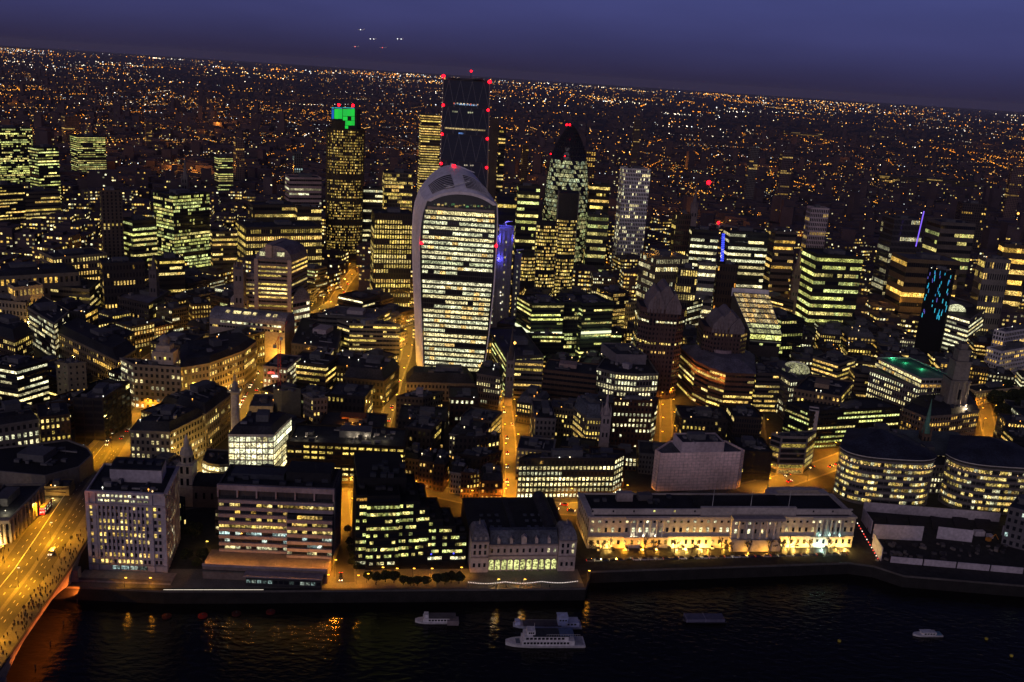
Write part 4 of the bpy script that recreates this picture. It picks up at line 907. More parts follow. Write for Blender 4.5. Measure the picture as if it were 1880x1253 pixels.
def market_hall():
    p0, p1 = (-13.9, 441.5), (39.5, 450.2); root = thing('market_hall', 'old riverside market hall with lit arcade and domed corner pavilions', 'market hall', (14, 465, 0))
    C_ = (.50, .41, .38); poly = rectp(*p0, *p1, 62); hall = rectp(*along(p0, p1, .02, -9), *along(p0, p1, .98, -9), 50)
    FOOT.append(poly); protect(poly, 0, 20)
    MB().prism(rectp(*along(p0, p1, .17), *along(p0, p1, .83), 9), 0, 14.6).build('centre_wall', 'wall', root, C_)
    MB().prism(hall, 0, 13.2).build('hall_roof', 'roof', root, (.014, .014, .018))
    # long mansard over the centre
    a, b_ = along(p0, p1, .17, .3), along(p0, p1, .83, .3); c, d = along(p0, p1, .83, -9), along(p0, p1, .17, -9); a2, b2, c2, d2 = along(p0, p1, .18, -3.5), along(p0, p1, .82, -3.5), along(p0, p1, .82, -7), along(p0, p1, .18, -7)
    MB().loft([[(*q, 14.6) for q in (a, b_, c, d)], [(*q, 20.8) for q in (a2, b2, c2, d2)]]).build('mansard_roof', 'roof', root, (.09, .10, .13))
    bar('cornice', root, p0, p1, 14.5, .8, 1.0, (.34, .27, .24), .4, t0=.17, t1=.83); bar('string_course', root, p0, p1, 8.4, .5, .8, (.34, .27, .24), .3, t0=.17, t1=.83)
    wins = []
    for k in range(11):
        t = .17+.66*(k+.5)/11; q = along(p0, p1, t, .2); ang = math.atan2(p1[1]-p0[1], p1[0]-p0[0])
        m_ = MB(); ar = [(-1.25, .6), (1.25, .6)]+[(1.25*math.cos(s), 5.2+1.25*math.sin(s)) for s in np.linspace(0, math.pi, 7)]
        m_.face([(q[0]+u*math.cos(ang), q[1]+u*math.sin(ang), z) for u, z in ar])
        g_ = rnd.uniform(.6, .95); m_.build('arcade_window', 'lito', root, (g_*.80, g_*.82, g_*.30))
        m_ = MB()
        for s0, s1 in zip(np.linspace(0, math.pi, 9), np.linspace(0, math.pi, 9)[1:]): m_.tube((q[0]+1.5*math.cos(s0)*math.cos(ang), q[1]+1.5*math.cos(s0)*math.sin(ang)-.3, 5.2+1.5*math.sin(s0)), (q[0]+1.5*math.cos(s1)*math.cos(ang), q[1]+1.5*math.cos(s1)*math.sin(ang)-.3, 5.2+1.5*math.sin(s1)), .22, seg=4)
        m_.build('arch_ring', 'wall', root, (.36, .29, .26))
        q2 = along(p0, p1, .17+.66*k/11, .35); block('arcade_pier', root, (q2[0], q2[1], 3), .7, .8, 6, ang, C_)
        wins.append(((*along(p0, p1, t, .2), 11.3), 1.1, 2.2, ang, litcol('w', 1) if k in (9, 10) else None))
        if k in (1, 3, 5, 7, 9):
            q3 = along(p0, p1, t, -.9); block('dormer', root, (q3[0], q3[1], 16.4), 1.5 if k != 5 else 2.6, 2.2, 2.4 if k != 5 else 4, ang, C_)
            m_ = MB(); w_ = .9 if k != 5 else 1.5; zt = 17.6 if k != 5 else 18.4; m_.loft([[(q3[0]-w_, q3[1]-1.2, zt), (q3[0]+w_, q3[1]-1.2, zt), (q3[0], q3[1]-1.2, zt+1.2)], [(q3[0]-w_, q3[1]+2.5, zt), (q3[0]+w_, q3[1]+2.5, zt), (q3[0], q3[1]+2.5, zt+1.2)]]); m_.build('dormer_gable', 'wall', root, C_)
    for t0, t1 in ((0, .165), (.835, 1)):
        e0, e1 = along(p0, p1, t0, 1.6), along(p0, p1, t1, 1.6); pl = rectp(*e0, *e1, 13); MB().prism(pl, 0, 17.3).build('pavilion', 'wall', root, C_)
        bar('cornice', root, e0, e1, 17.2, .8, 1.0, (.34, .27, .24), .4); bar('cornice', root, e0, e1, 8.6, .5, .8, (.34, .27, .24), .3)
        cx = sum(p[0] for p in pl)/4; cy_ = sum(p[1] for p in pl)/4; m_ = MB()
        m_.loft([[(cx+(p[0]-cx)*s, cy_+(p[1]-cy_)*s, 17.3+z) for p in pl] for s, z in ((1.02, 0), (.97, 2.2), (.86, 4.2), (.66, 5.8), (.45, 6.6))]); m_.build('pavilion_dome', 'roof', root, (.15, .145, .17))
        for z in (4.2, 11.2, 14.6):
            for k in range(3): wins.append(((*along(e0, e1, .2+.3*k, .2), z), 1.2, 2.2, math.atan2(e1[1]-e0[1], e1[0]-e0[0]), litcol('w', .8) if rnd.random() < .35 and t0 > .5 else None))
        for k in range(3): q = along(e0, e1, .2+.3*k, .0); block('dormer', root, (q[0], q[1]+1, 18.6), 1.2, 2, 2.2, .15, (.3, .27, .27))
        m_ = MB(); m_.lathe((cx, cy_, 23.8), [(.6, 0), (.35, 1.5), (.05, 3.2)], 8); m_.build('finial', 'wall', root, STONE)
    put_windows(root, wins)
    for u, v in [(uu, vv) for uu in (.16, .24, .32, .62, .70, .78) for vv in (.12, .26, .40, .54)]:
        q = inside(hall, u, v); block('skylight', root, (q[0], q[1], 13.5), 1.9, 1.9, .7, .16, (.10, .11, .14), 'roof')
    e0, e1 = hall[1], hall[2]; m_ = MB(); seg = 8
    m_.loft([[(e[0]-8+4*math.cos(s), e[1], 13+4*math.sin(s)) for s in np.linspace(math.pi, 0, seg)] for e in (along(e0, e1, .12), along(e0, e1, .98))]); m_.build('barrel_ridge', 'roof', root, (.03, .03, .04))
    bar('hall_ridge', root, along(hall[0], hall[1], .45, -2), along(hall[3], hall[2], .45, 2), 13.9, 1.4, 2.5, (.03, .03, .036), 0)
    # quay railing with a string of small lamps
    g0, g1 = at(860, 1070, 3.5), at(1060, 1068, 3.5); t = thing('festoon_lights', 'string of small white festoon lights along the quay before the market hall', 'string lights', (g0.x, g0.y, 0))
    for k in range(4): f = k/3; P = g0.lerp(g1, f); MB().tube((P.x, P.y, 0), (P.x, P.y, 4), .08, seg=5).build('post', 'steel', t)
    BL = MB().lathe((0, 0, 0), [(.02, -.17), (.14, -.1), (.17, 0), (.14, .1), (.02, .17)], 6).mesh('bulb', ['glowo'])
    for k in range(66):
        f = k/65; P = g0.lerp(g1, f); link('bulb', BL, t, (2.2, 1.9, 1.7), loc=(P.x, P.y, 3.75-.9*math.sin(math.pi*((f*3) % 1))))
    for f in (.25, .5): P = g0.lerp(g1, f); ld = bpy.data.lights.new('quay_light', 'POINT'); ld.energy = 500; ld.color = (1, .7, .35); ld.shadow_soft_size = .25; lo = bpy.data.objects.new('quay_light', ld); COL.objects.link(lo); lo.parent = t; lo.location = Vector((P.x, P.y-.4, 4.4))-Vector(ORG[t.name])
market_hall()
def custom_house():
    p0, p1 = (47.7, 474.3), (198.2, 496.5); root = thing('custom_house', 'very long pale classical building with three porticoes, uplit along its river front', 'public building', (122, 500, 0)); D_ = 30
    C_ = (.50, .44, .40); poly = rectp(*p0, *p1, D_); ang = math.atan2(p1[1]-p0[1], p1[0]-p0[0]); h = 19
    FOOT.append(poly); protect(poly, 0, 22); mass(root, poly, h, 0, C_, (.016, .016, .02))
    bar('cornice', root, p0, p1, 18.7, .9, 1.5, C_, .5); bar('string_course', root, p0, p1, 7.0, .6, 1.0, C_, .3); bar('cornice', root, poly[3], p0, 18.7, .9, 1.2, C_, .4)
    bar('attic', root, p0, p1, 20.6, 3.2, 1.0, C_, -2.6, t0=.01, t1=.42); bar('attic', root, p0, p1, 20.6, 3.2, 1.0, C_, -2.6, t0=.76, t1=.99); bar('centre_attic', root, p0, p1, 20.9, 5.2, 2.0, C_, -2.4, t0=.41, t1=.77)
    wins = []
    N_ = 40
    for k in range(N_):
        t = (k+.5)/N_; por = (.135 < t < .285) or (.53 < t < .70) or (.835 < t < .955)
        for z, hh, w_, lp in ((15.8, 1.3, 1.3, .4), (11.0, 2.6, 1.4, .45)):
            if not por or k % 1 == 0: wins.append(((*along(p0, p1, t, .12 if not (.53 < t < .70) else 2.2), z), w_, hh, ang, litcol('w', 1.0) if rnd.random() < (lp if not por else .5) else None))
        wins.append(((*along(p0, p1, t, .12), 3.6), 1.5, 2.6, ang, litcol('o', .8) if rnd.random() < .25 else None))
        if k % 3 == 0: wins.append(((*along(p0, p1, t, -2.0 if .42 < t < .76 else -2.05), 21), .9, 1.1, ang, litcol('g', .8) if .42 < t < .76 or rnd.random() < .5 else None))
    s0, s1 = poly[3], p0
    for k in range(8):
        for z in (11, 15.8, 3.5): wins.append(((*along(s0, s1, (k+.5)/8, .12), z), 1.3, 2.2, math.atan2(s1[1]-s0[1], s1[0]-s0[0]), None))
    put_windows(root, wins)
    for ta, tb, n_, off in ((.14, .28, 6, .9), (.535, .695, 6, 3.2), (.84, .95, 6, .9)):
        if off > 2:
            MB().prism(rectp(*along(p0, p1, ta-.012, 2), *along(p0, p1, tb+.012, 2), 4), 0, 18.9).build('portico_block', 'wall', root, C_); MB().prism(rectp(*along(p0, p1, ta-.015, 4.6), *along(p0, p1, tb+.015, 4.6), 5), 0, 6.8).build('portico_base', 'wall', root, C_)
            bar('portico_roof', root, p0, p1, 19.2, 1.6, 4.4, (.3, .27, .27), 3.0, t0=ta-.018, t1=tb+.018)
        else: bar('portico_ledge', root, p0, p1, 7.2, .6, 2.2, C_, .9, t0=ta-.01, t1=tb+.01); bar('entablature', root, p0, p1, 18.2, 1.6, 2.0, C_, .9, t0=ta-.01, t1=tb+.01)
        for k in range(n_):
            q = along(p0, p1, ta+(tb-ta)*(k+.5)/n_, off); MB().lathe((q[0], q[1], 7.2), [(.85, 0), (.85, .4), (.68, .6), (.56, 9.4), (.8, 10.2)], 10).build('column', 'wall', root, (.58, .53, .5))
    for k in range(20): q = inside(poly, rnd.uniform(.02, .6), rnd.uniform(.2, .9)); block('roof_unit', root, (q[0], q[1], 18.6), rnd.uniform(1, 4), rnd.uniform(1, 3), 1.6, ang, rnd.choice((RB, RD, RG)))
    q = inside(poly, .16, .75); block('chimney_block', root, (q[0], q[1], 20.5), 9, 4, 5, ang, (.34, .28, .27)); q = inside(poly, .24, .8); block('chimney_block', root, (q[0], q[1], 19.5), 8, 5, 4, ang, (.1, .09, .1))
    rp = rectp(*along(p0, p1, .42, -5), *along(p0, p1, .76, -5), 22); cx = sum(v[0] for v in rp)/4; cy_ = sum(v[1] for v in rp)/4
    m_ = MB(); m_.loft([[(*v, 18.5) for v in rp], [(rp[0][0]*.5+rp[3][0]*.5+5, rp[0][1]*.5+rp[3][1]*.5, 24), (rp[1][0]*.5+rp[2][0]*.5-5, rp[1][1]*.5+rp[2][1]*.5, 24), (rp[1][0]*.5+rp[2][0]*.5-5, rp[1][1]*.5+rp[2][1]*.5+.5, 24), (rp[0][0]*.5+rp[3][0]*.5+5, rp[0][1]*.5+rp[3][1]*.5+.5, 24)]]); m_.build('hipped_roof', 'roof', root, (.012, .012, .015))
    # courtyard wing at the east rear
    cw = rectp(*along(p0, p1, .79, -D_), *along(p0, p1, 1.0, -D_), 16); 
    for a, b_ in ((cw[0], cw[3]), (cw[3], cw[2]), (cw[2], cw[1])): bar('rear_wing', root, a, b_, 7.5, 15, 5, C_, 0)
    w3 = []; win_row(w3, cw[3], cw[2], 10, 12, 1.6, 4, .9, 'y', .9, off=2.7); put_windows(root, w3); FOOT.append(cw); protect(cw, 8, 15)
    for t in (.455, .60, .745): q = along(p0, p1, t, -4); MB().tube((q[0], q[1], 21), (q[0], q[1], 33), .14, .07, 5).build('flagpole', 'white', root)
    fl = [(.04, .9, YEL), (.075, 1.0, YEL), (.13, .7, SOD), (.2, .8, SOD), (.25, .5, GOLD), (.325, 1.1, YEL), (.36, .9, YEL), (.415, 1.0, YEL), (.44, .8, GOLD), (.5, .4, GOLD), (.58, .3, GOLD), (.65, .3, GOLD), (.735, .8, YEL), (.765, 1.0, YEL), (.82, .6, YEL), (.875, .7, (.6, 1, .8)), (.93, .8, YEL), (.965, 1.0, YEL)]
    for i, (t, k, c) in enumerate(fl):
        q = along(p0, p1, t, 3.2 if not .52 < t < .71 else 8); flood('ground uplight before the long classical front', (q[0], q[1], .1), 6500*k, c, .3, group='uplights along the long classical front')
    for t in (.16, .2, .24, .86, .9, .94): q = along(p0, p1, t, 1.9); flood('small uplight at the foot of the portico columns', (q[0], q[1], 7.6), 260, (1, .9, .6) if t < .5 else (.5, 1, .85), .15, group='portico uplights')
    q = along(poly[3], p0, .6, 5); flood('uplight on the gable end of the long classical building', (q[0], q[1], .1), 1500, YEL, .3)
custom_house()
def glass_drum(name, label, k, cx_px, front_px, dx, W, rotr=0):
    F = A('e', *front_px, 0); h = 31.5; cx, cy_ = F.x+dx, F.y
    pts = []
    for s in np.linspace(math.pi*1.03, 2*math.pi*.985, 15): pts.append((cx+W*math.copysign(abs(math.cos(s))**.62, math.cos(s)), cy_+19+19*math.copysign(abs(math.sin(s))**.75, math.sin(s))))
    poly = ccw(pts+[(cx+W*.75, cy_+44), (cx-W*.45, cy_+50)])
    root = thing(name, label, 'office building', (cx, cy_+20, 0)); mass(root, poly, h, 0, (.06, .055, .05), RD, .3); FOOT.append(poly); protect(poly, 0, h+8)
    nf = 7; wins = []; m_ = [MB() for _ in range(nf+1)]; rail = MB(); br = MB()
    for p0, p1 in [(poly[i], poly[(i+1) % len(poly)]) for i in range(len(poly))]:
        if not faces_cam(p0, p1): continue
        ln = math.hypot(p1[0]-p0[0], p1[1]-p0[1]); a = math.atan2(p1[1]-p0[1], p1[0]-p0[0]); n = max(1, int(round(ln/2.3)))
        for f in range(nf):
            z = 3.0+f*4.05; lp = .8 if f == nf-1 else rnd.choice((.45, .7, .85))
            on = rnd.random() < lp
            for q in range(n):
                if rnd.random() < .5: on = rnd.random() < lp
                c = litcol(rnd.choice('wyy'), .9 if f < nf-1 else .65)
                wins.append(((*along(p0, p1, (q+.5)/n, .12), z), ln/n*.94, 1.9, a, c if on else None))
        for f in range(nf+1): c = along(p0, p1, .5, .25); m_[f].box((c[0], c[1], 1.0+f*4.05 if f else .6), ln/2+.15, .5, .75 if f < nf else .5, a)
        for f in range(nf):
            for dz in (1.0, 2.2): c = along(p0, p1, .5, .75); br.box((c[0], c[1], 1.6+f*4.05+dz), ln/2, .06, .06, a)
        for q in range(2):
            c = along(p0, p1, q/2, .85); br.box((c[0], c[1], 14.5), .09, .09, 14, a)
    for f in range(nf+1): m_[f].build('floor_band', 'wall', root, (.20, .18, .17))
    br.build('shading_louvres', 'wall', root, (.2, .19, .18), kind='stuff'); put_windows(root, wins, simple=True)
    # overhanging dark roof rising to a ridge at the back, with a pale eaves rim
    cxx = sum(p[0] for p in poly)/len(poly); cyy = sum(p[1] for p in poly)/len(poly); ov = [(cxx+(p[0]-cxx)*1.045, cyy+(p[1]-cyy)*1.045) for p in poly]
    r = MB(); ridge = (cxx-2, cyy+17, h+9.5); kk = len(ov)
    for i in range(kk): r.face([(*ov[i], h+.4), (*ov[(i+1) % kk], h+.4), ridge])
    r.build('roof', 'roof', root, (.03, .034, .055)); e = MB(); e.prism(ov, h-.15, h+.38, top=False, bottom=True); e.build('eaves_rim', 'wall', root, (.62, .58, .52))
    for i in range(26):
        s = i/26*12+1; j = int(s); p = along(poly[j], poly[j+1], s-j, 1.6) if j+1 < len(poly) else poly[j]
        if faces_cam(poly[j], poly[(j+1) % len(poly)]): beacon(root, (p[0], p[1], 26.8), .26, (1.8, 1.1, .45), 'balcony_lamp')
    return poly, root
DR1, _ = glass_drum('curved_glass_office', 'curved glass office with banded floors and dark conical roof, left of a matching one', 'e', 0, (770, 800), 3, 29)
DR2, _ = glass_drum('curved_glass_office', 'curved glass office with dark conical roof cut by the right picture edge', 'e', 0, (1480, 850), 3, 31)
def atrium():
    a, b_ = DR1[-2], DR2[0]; P = A('e', 1075, 480, 24); Q = A('e', 1240, 490, 24); root = thing('glass_atrium', 'tall glass atrium with slim columns joining the two curved glass offices', 'atrium', (P.x, P.y, 0))
    w = Q.x-P.x+8; block('atrium_roof', root, (P.x+w/2, P.y+22, 25.4), w+26, 46, .5, .05, (.10, .12, .11), 'roof'); block('rear_glazing', root, (P.x+w/2, P.y+40, 12), w, .4, 24, .05, mat='glass')
    for k in range(6): MB().tube((P.x+w*(k+.3)/6, P.y+3+(k % 2)*14, 0), (P.x+w*(k+.3)/6, P.y+3+(k % 2)*14, 25), .3, seg=8).build('column', 'white', root)
    for k in range(9): o = link('lamp', PLIT, root, (.5, .8, .3), loc=(P.x+w*rnd.random(), P.y+36, 4+rnd.random()*16)); o.scale = (1, 1, .6)
    for k in range(14): o = link('roof_lamp', PLIT, root, (.5, .38, .2), loc=(P.x-6+3.4*k, P.y-1, 25)); o.scale = (1.2, 1, .5)
    flood('greenish lamp inside the glass atrium', (P.x+w/2, P.y+14, .1), 900, (.7, 1, .35), .3)
atrium()
def doric_column():
    P = aty(431, 686, 551); root = thing('stone_column', 'tall fluted stone column with gilded urn, viewing cage at its top', 'monument', (P.x, P.y, 0)); h = P.z
    m_ = MB(); m_.box((P.x, P.y, 6), 4.2, 4.2, 6); m_.build('pedestal', 'wall', root, STONE)
    fl = MB(); n = 20; fl.loft([[(P.x+r*(1 if i % 2 else .93)*math.cos(2*math.pi*i/40), P.y+r*(1 if i % 2 else .93)*math.sin(2*math.pi*i/40), z) for i in range(40)] for r, z in ((2.9, 12), (2.9, 14), (2.45, 48))]); fl.build('shaft', 'wall', root, (.40, .36, .33))
    MB().lathe((P.x, P.y, 48), [(2.5, 0), (3.4, 1.2), (3.6, 1.6)], 16).build('capital', 'wall', root, STONE); MB().box((P.x, P.y, 50), 3.7, 3.7, .4).build('platform', 'wall', root, STONE)
    cg = MB()
    for i in range(16): a = 2*math.pi*i/16; cg.tube((P.x+3.2*math.cos(a), P.y+3.2*math.sin(a), 50.4), (P.x+3.0*math.cos(a), P.y+3.0*math.sin(a), 53), .07, seg=4)
    cg.build('viewing_cage', 'steel', root); MB().lathe((P.x, P.y, 50.4), [(1.7, 0), (1.7, 3), (2.1, 3.4), (1.2, 4.6), (.9, 6)], 12).build('drum', 'wall', root, STONE)
    MB().lathe((P.x, P.y, 56.2), [(.8, 0), (1.4, 1.2), (1.0, 2.4), (.6, 3.2), (.9, 3.8), (.1, h-56.2)], 10).build('gilded_urn', principled('gilding', (.6, .4, .1), .35), root)
    FOOT.append([(P.x-4, P.y-4), (P.x+4, P.y-4), (P.x+4, P.y+4), (P.x-4, P.y+4)]); protect(FOOT[-1], 5, h)
    for a in (0, 2.1, 4.2): beacon(root, (P.x+3.5*math.cos(a+4), P.y+3.5*math.sin(a+4), 50.8), .3, (2.4, 1.8, .9), 'platform_lamp')
    flood('uplight at the foot of the tall stone column', (P.x+7, P.y-5, .2), 5000, (1, .7, .4), .3)
doric_column()
def church_tower(name, label, k, x, ytop, ybase, Y, w, sp, col=STONE, style='spire', cat='church', spc=None):
    """tower of a church: square stages, then a steeple"""
    xx, yt = tp(k, x, ytop); _, yb = tp(k, x, ybase); P = aty(xx, yt, Y); zb = max(aty(xx, yb, Y).z, 0); h = P.z; c = (P.x, Y)
    root = thing(name, label, cat, (P.x, Y, 0)); ht = h-sp
    MB().box((c[0], c[1], ht/2), w/2, w/2, ht/2).build('tower_shaft', 'wall', root, col); spc = spc or col
    for z in (ht*.45, ht*.75, ht-.4): block('string_course', root, (c[0], c[1], z), w+.7, w+.7, .6, 0, col)
    for z in (ht*.6, ht*.88):
        for dx in ((-w/5, w/5) if w > 5 else (0,)):
            o = link('belfry_opening', PDARK, root, loc=(c[0]+dx, c[1]-w/2-.08, z)); o.scale = (w*.18, 1, w*.5)
            o = link('belfry_opening', PDARK, root, loc=(c[0]-w/2-.08, c[1]+dx, z)); o.scale = (w*.18, 1, w*.5); o.rotation_euler.z = math.pi/2
    if style == 'spire':
        MB().lathe((c[0], c[1], ht), [(w*.46, 0), (w*.30, sp*.25), (.12, sp)], 8).build('spire', 'wall', root, spc)
        for sx in (-1, 1):
            for sy in (-1, 1): MB().lathe((c[0]+sx*w*.42, c[1]+sy*w*.42, ht), [(w*.1, 0), (w*.09, sp*.1), (.03, sp*.24)], 6).build('pinnacle', 'wall', root, col)
    elif style == 'lantern':
        MB().lathe((c[0], c[1], ht), [(w*.44, 0), (w*.44, sp*.3), (w*.5, sp*.32), (w*.42, sp*.36), (w*.38, sp*.48), (w*.20, sp*.58), (w*.17, sp*.7), (w*.2, sp*.72), (.1, sp)], 8).build('lantern_steeple', 'wall', root, spc)
        for a in range(8): q = (c[0]+w*.44*math.cos(a*math.pi/4), c[1]+w*.44*math.sin(a*math.pi/4)); o = link('lantern_opening', PDARK, root, loc=(q[0], q[1], ht+sp*.16)); o.scale = (w*.16, 1, sp*.17); o.rotation_euler.z = a*math.pi/4+math.pi/2
    elif style == 'crown':
        MB().lathe((c[0], c[1], ht), [(w*.4, 0), (w*.12, sp*.45), (w*.16, sp*.5), (.1, sp)], 8).build('crown_spire', 'wall', root, spc)
        for sx in (-1, 1):
            for sy in (-1, 1):
                m_ = MB(); a = Vector((c[0]+sx*w*.45, c[1]+sy*w*.45, ht)); m_.tube(a, a.lerp(Vector((c[0], c[1], ht+sp*.42)), .9), w*.07, seg=5); m_.build('flying_rib', 'wall', root, col); MB().lathe(tuple(a), [(w*.1, 0), (.04, sp*.35)], 6).build('pinnacle', 'wall', root, col)
    elif style == 'pinnacles':
        for sx in (-1, 1):
            for sy in (-1, 1): MB().lathe((c[0]+sx*w*.42, c[1]+sy*w*.42, ht-2), [(w*.13, 0), (w*.13, sp*.4), (.04, sp)], 6).build('pinnacle', 'wall', root, col)
    pl = [(c[0]-w/2, c[1]-w/2), (c[0]+w/2, c[1]-w/2), (c[0]+w/2, c[1]+w/2), (c[0]-w/2, c[1]+w/2)]; FOOT.append(pl); protect(pl, zb, h); return root, c
r_, c_ = church_tower('church', 'church with tall stone tower, small dome and spire beside the pale stone office', 'a', 905, 45, 420, 497, 8.2, 17, (.52, .46, .38), 'lantern')
MB().prism(rectp(c_[0]+3, c_[1]-4, c_[0]+26, c_[1]-3, 15), 0, 13).build('nave', 'wall', r_, (.2, .17, .14)); MB().loft([[(c_[0]+2.5, c_[1]-4.5, 13), (c_[0]+26.5, c_[1]-3.5, 13), (c_[0]+25.5, c_[1]+12.5, 13), (c_[0]+2, c_[1]+11.5, 13)], [(c_[0]+5, c_[1]+3, 18), (c_[0]+24, c_[1]+4, 18), (c_[0]+24, c_[1]+4.3, 18), (c_[0]+5, c_[1]+3.3, 18)]]).build('nave_roof', 'roof', r_, RD)
for k in range(5):
    o = link('nave_window', PDARK, r_, loc=(c_[0]+6+k*4.4, c_[1]-3.95+k*.19, 7)); o.scale = (1.3, 1, 3.6); o.rotation_euler.z = .043
FOOT.append(rectp(c_[0]+3, c_[1]-4, c_[0]+26, c_[1]-3, 15))
church_tower('church_steeple', 'slender ribbed stone church steeple in front of the brick block', 'i', 897, 800, 1095, 598, 6.2, 19, (.30, .25, .25), 'crown')
church_tower('church_steeple', 'pointed lead church spire at the foot of the long stepped glass office', 'i', 285, 415, 745, 700, 6.0, 26, (.17, .15, .15), 'spire', spc=(.08, .065, .06))
church_tower('church_steeple', 'green copper church spire near the curved glass offices', 'j', 1384, 800, 1010, 612, 6.0, 24, (.16, .10, .07), 'spire', spc=(.10, .24, .17))
church_tower('church_tower', 'gothic church tower with four corner pinnacles left of the barrel-roofed office', 's', 268, 250, 520, 812, 8.5, 8, (.22, .18, .17), 'pinnacles')
church_tower('church_steeple', 'dark church spire among offices on the left, before a lit ribbon block', 'k', 978, 920, 1100, 880, 7, 16, (.12, .1, .1), 'spire')
church_tower('church_steeple', 'distant pale church spire left of the ribbed tower', 'k', 1180, 300, 480, 1650, 11, 38, (.2, .18, .17), 'spire')
church_tower('church_steeple', 'lone church spire beside the red crane light on the right', 'n', 765, 470, 650, 1330, 9, 34, (.2, .16, .16), 'spire')
church_tower('church_steeple', 'dark church spire beside the green-lit ribbon block on the right', 'n', 1425, 890, 1060, 1000, 7, 22, (.17, .12, .11), 'spire')
# ================================================================== TRACED BUILDINGS
O = 'office building'
# --- left, from the river back
B('curved_roof_block', 'low block with broad dark rounded roof and pale parapet beside the bridge road', 'a', [(-120, 215), (220, 248), (385, 205), (452, 145), (430, 108), (330, 70), (180, 90), (-120, 120)], 17, st='none', wall=STONE, roof=(.012, .012, .014), plant=10, vis=0)
B('gatehouse', 'small lit block with a sign band beside the bridge pavement', 'a', [(215, 300), (335, 300)], 14, 10, st='none', wall=(.34, .27, .18), roof=RD, plant=1, vis=.1)
B('stone_terrace', 'long stone terrace with tall arched lit windows behind the rounded dark roof', 'g', [(-60, 985), (248, 938)], 22, 26, nf=4, bay=4.2, lit_p=.7, pal='w', wall=STONE, plant=6, mansard=4, cat='building')
B('punched_office', 'dark brick office with neat yellow windows left of the glass pavilion block', 'g', [(252, 925), (448, 905)], 25, 26, nf=6, bay=3.6, lit_p=.8, pal='y', wall=BROWN)
B('dark_glass_office', 'dark glass office with pale overhanging roof rim and slim columns near the bridge foot', 'g', [(468, 800), (655, 806), (825, 695)], 31, st='curtain', nf=7, bay=6.5, lit_p=.10, pal='g', wall=(.05, .045, .045), roof=RP, plant=3, piers=True, ww=.9, parapet=2.2, vis=0)
B('ribbon_office', 'bright yellow-lit ribbon-windowed office at the left picture edge', 'g', [(-150, 572), (105, 615), (300, 562)], 37, st='ribbon', nf=9, bay=4.5, lit_p=.88, pal='w', wall=(.05, .045, .04), bright=1.1, plant=6)
B('blank_wall_office', 'pale blank-walled office block beside the bright ribbon office', 'g', [(355, 570), (430, 582), (548, 574)], 35, nf=8, bay=4.5, lit_p=.22, pal='y', wall=(.34, .29, .2), ww=.3, wh=.4)
r = B('domed_corner_building', 'pale stone building with central domed tower and many yellow windows', 'g', [(770, 545), (850, 585), (1155, 606)], 33, nf=7, bay=3.7, lit_p=.62, pal='w', wall=(.33, .28, .24), ncol=16)
P = A('g', 1040, 590, 33); MB().box((P.x, P.y+5, 37.5), 7.5, 5, 4.5).build('tower_stage', 'wall', r, (.33, .28, .24)); MB().box((P.x, P.y+5, 44), 5, 4, 2.4).build('tower_stage', 'wall', r, (.33, .28, .24))
MB().lathe((P.x, P.y+5, 46.4), [(3.6, 0), (3.6, 3), (4.2, 3.4), (3.4, 5.2), (1.8, 6.6), (.5, 7.2), (.4, 8.6), (.05, 9.6)], 12).build('dome', 'wall', r, (.2, .18, .18))
w_ = []; win_row(w_, (P.x-7, P.y), (P.x+7, P.y), 37.4, 4, 1.3, 2.2, .8, 'y'); put_windows(r, w_)
B('curved_stone_block', 'golden stone block with arched end bay curving along the street by the tall column', 'g', [(1150, 612), (1335, 582), (1560, 500), (1640, 440), (1560, 395), (1150, 470)], 31, nf=6, bay=3.5, lit_p=.35, pal='y', wall=(.34, .28, .22), mansard=4)
B('corner_mansard_block', 'stone corner block with dark stepped roofs and warm street side, left of the tall column', 'g', [(830, 1008), (1085, 1018), (1310, 905)], 27, nf=6, bay=3.6, lit_p=.5, pal='w', wall=(.30, .26, .21), mansard=5, plant=8)
B('long_mansard_block', 'long dark-roofed stone block with round dormers running beside the tall column', 'g', [(1120, 840), (1312, 905), (1480, 775)], 28, nf=6, bay=3.6, lit_p=.35, pal='y', wall=(.32, .27, .21), mansard=5, plant=6)
B('wedge_stone_block', 'tall stone wedge block with many lit windows on the far left street', 'g', [(178, 222), (345, 325), (445, 245)], 32, nf=7, bay=3.6, lit_p=.7, pal='w', wall=(.33, .29, .22))
B('long_stone_terrace', 'long low stone terrace with dark mansard stretching down the far left street', 'g', [(345, 372), (750, 565), (870, 490)], 22, nf=4, bay=4, lit_p=.3, pal='o', wall=(.33, .27, .19), mansard=6)
B('orange_window_block', 'black block with orange and yellow windows above the stone wedge block', 'g', [(440, 246), (545, 256), (622, 215)], 33, nf=6, bay=3.2, lit_p=.7, pal='o', wall=DARK)
B('pale_ribbon_block', 'pale ribbon-windowed block behind the stone wedge block', 'g', [(255, 85), (570, 110), (640, 50)], 29, st='ribbon', nf=5, bay=3, lit_p=.7, pal='y', wall=(.22, .2, .15))
B('columned_bank', 'classical bank with columns in shade at the left picture edge', 'g', [(-80, 170), (165, 195), (240, 145)], 26, nf=4, bay=4, lit_p=.45, pal='y', wall=STONE)
B('dark_round_roof_block', 'dark block with blunt round roof at the left picture edge', 'g', [(-120, 370), (95, 436), (205, 378)], 28, nf=6, bay=3.2, lit_p=.45, pal='y', wall=BROWN, mansard=7)
B('purple_roof_hall', 'broad hall with plain grey-violet roof and lit finial in the left middle distance', 'g', [(750, 155), (950, 200), (1090, 118)], 23, nf=4, bay=4, lit_p=.12, wall=(.12, .1, .1), roof=(.16, .15, .19), plant=2)
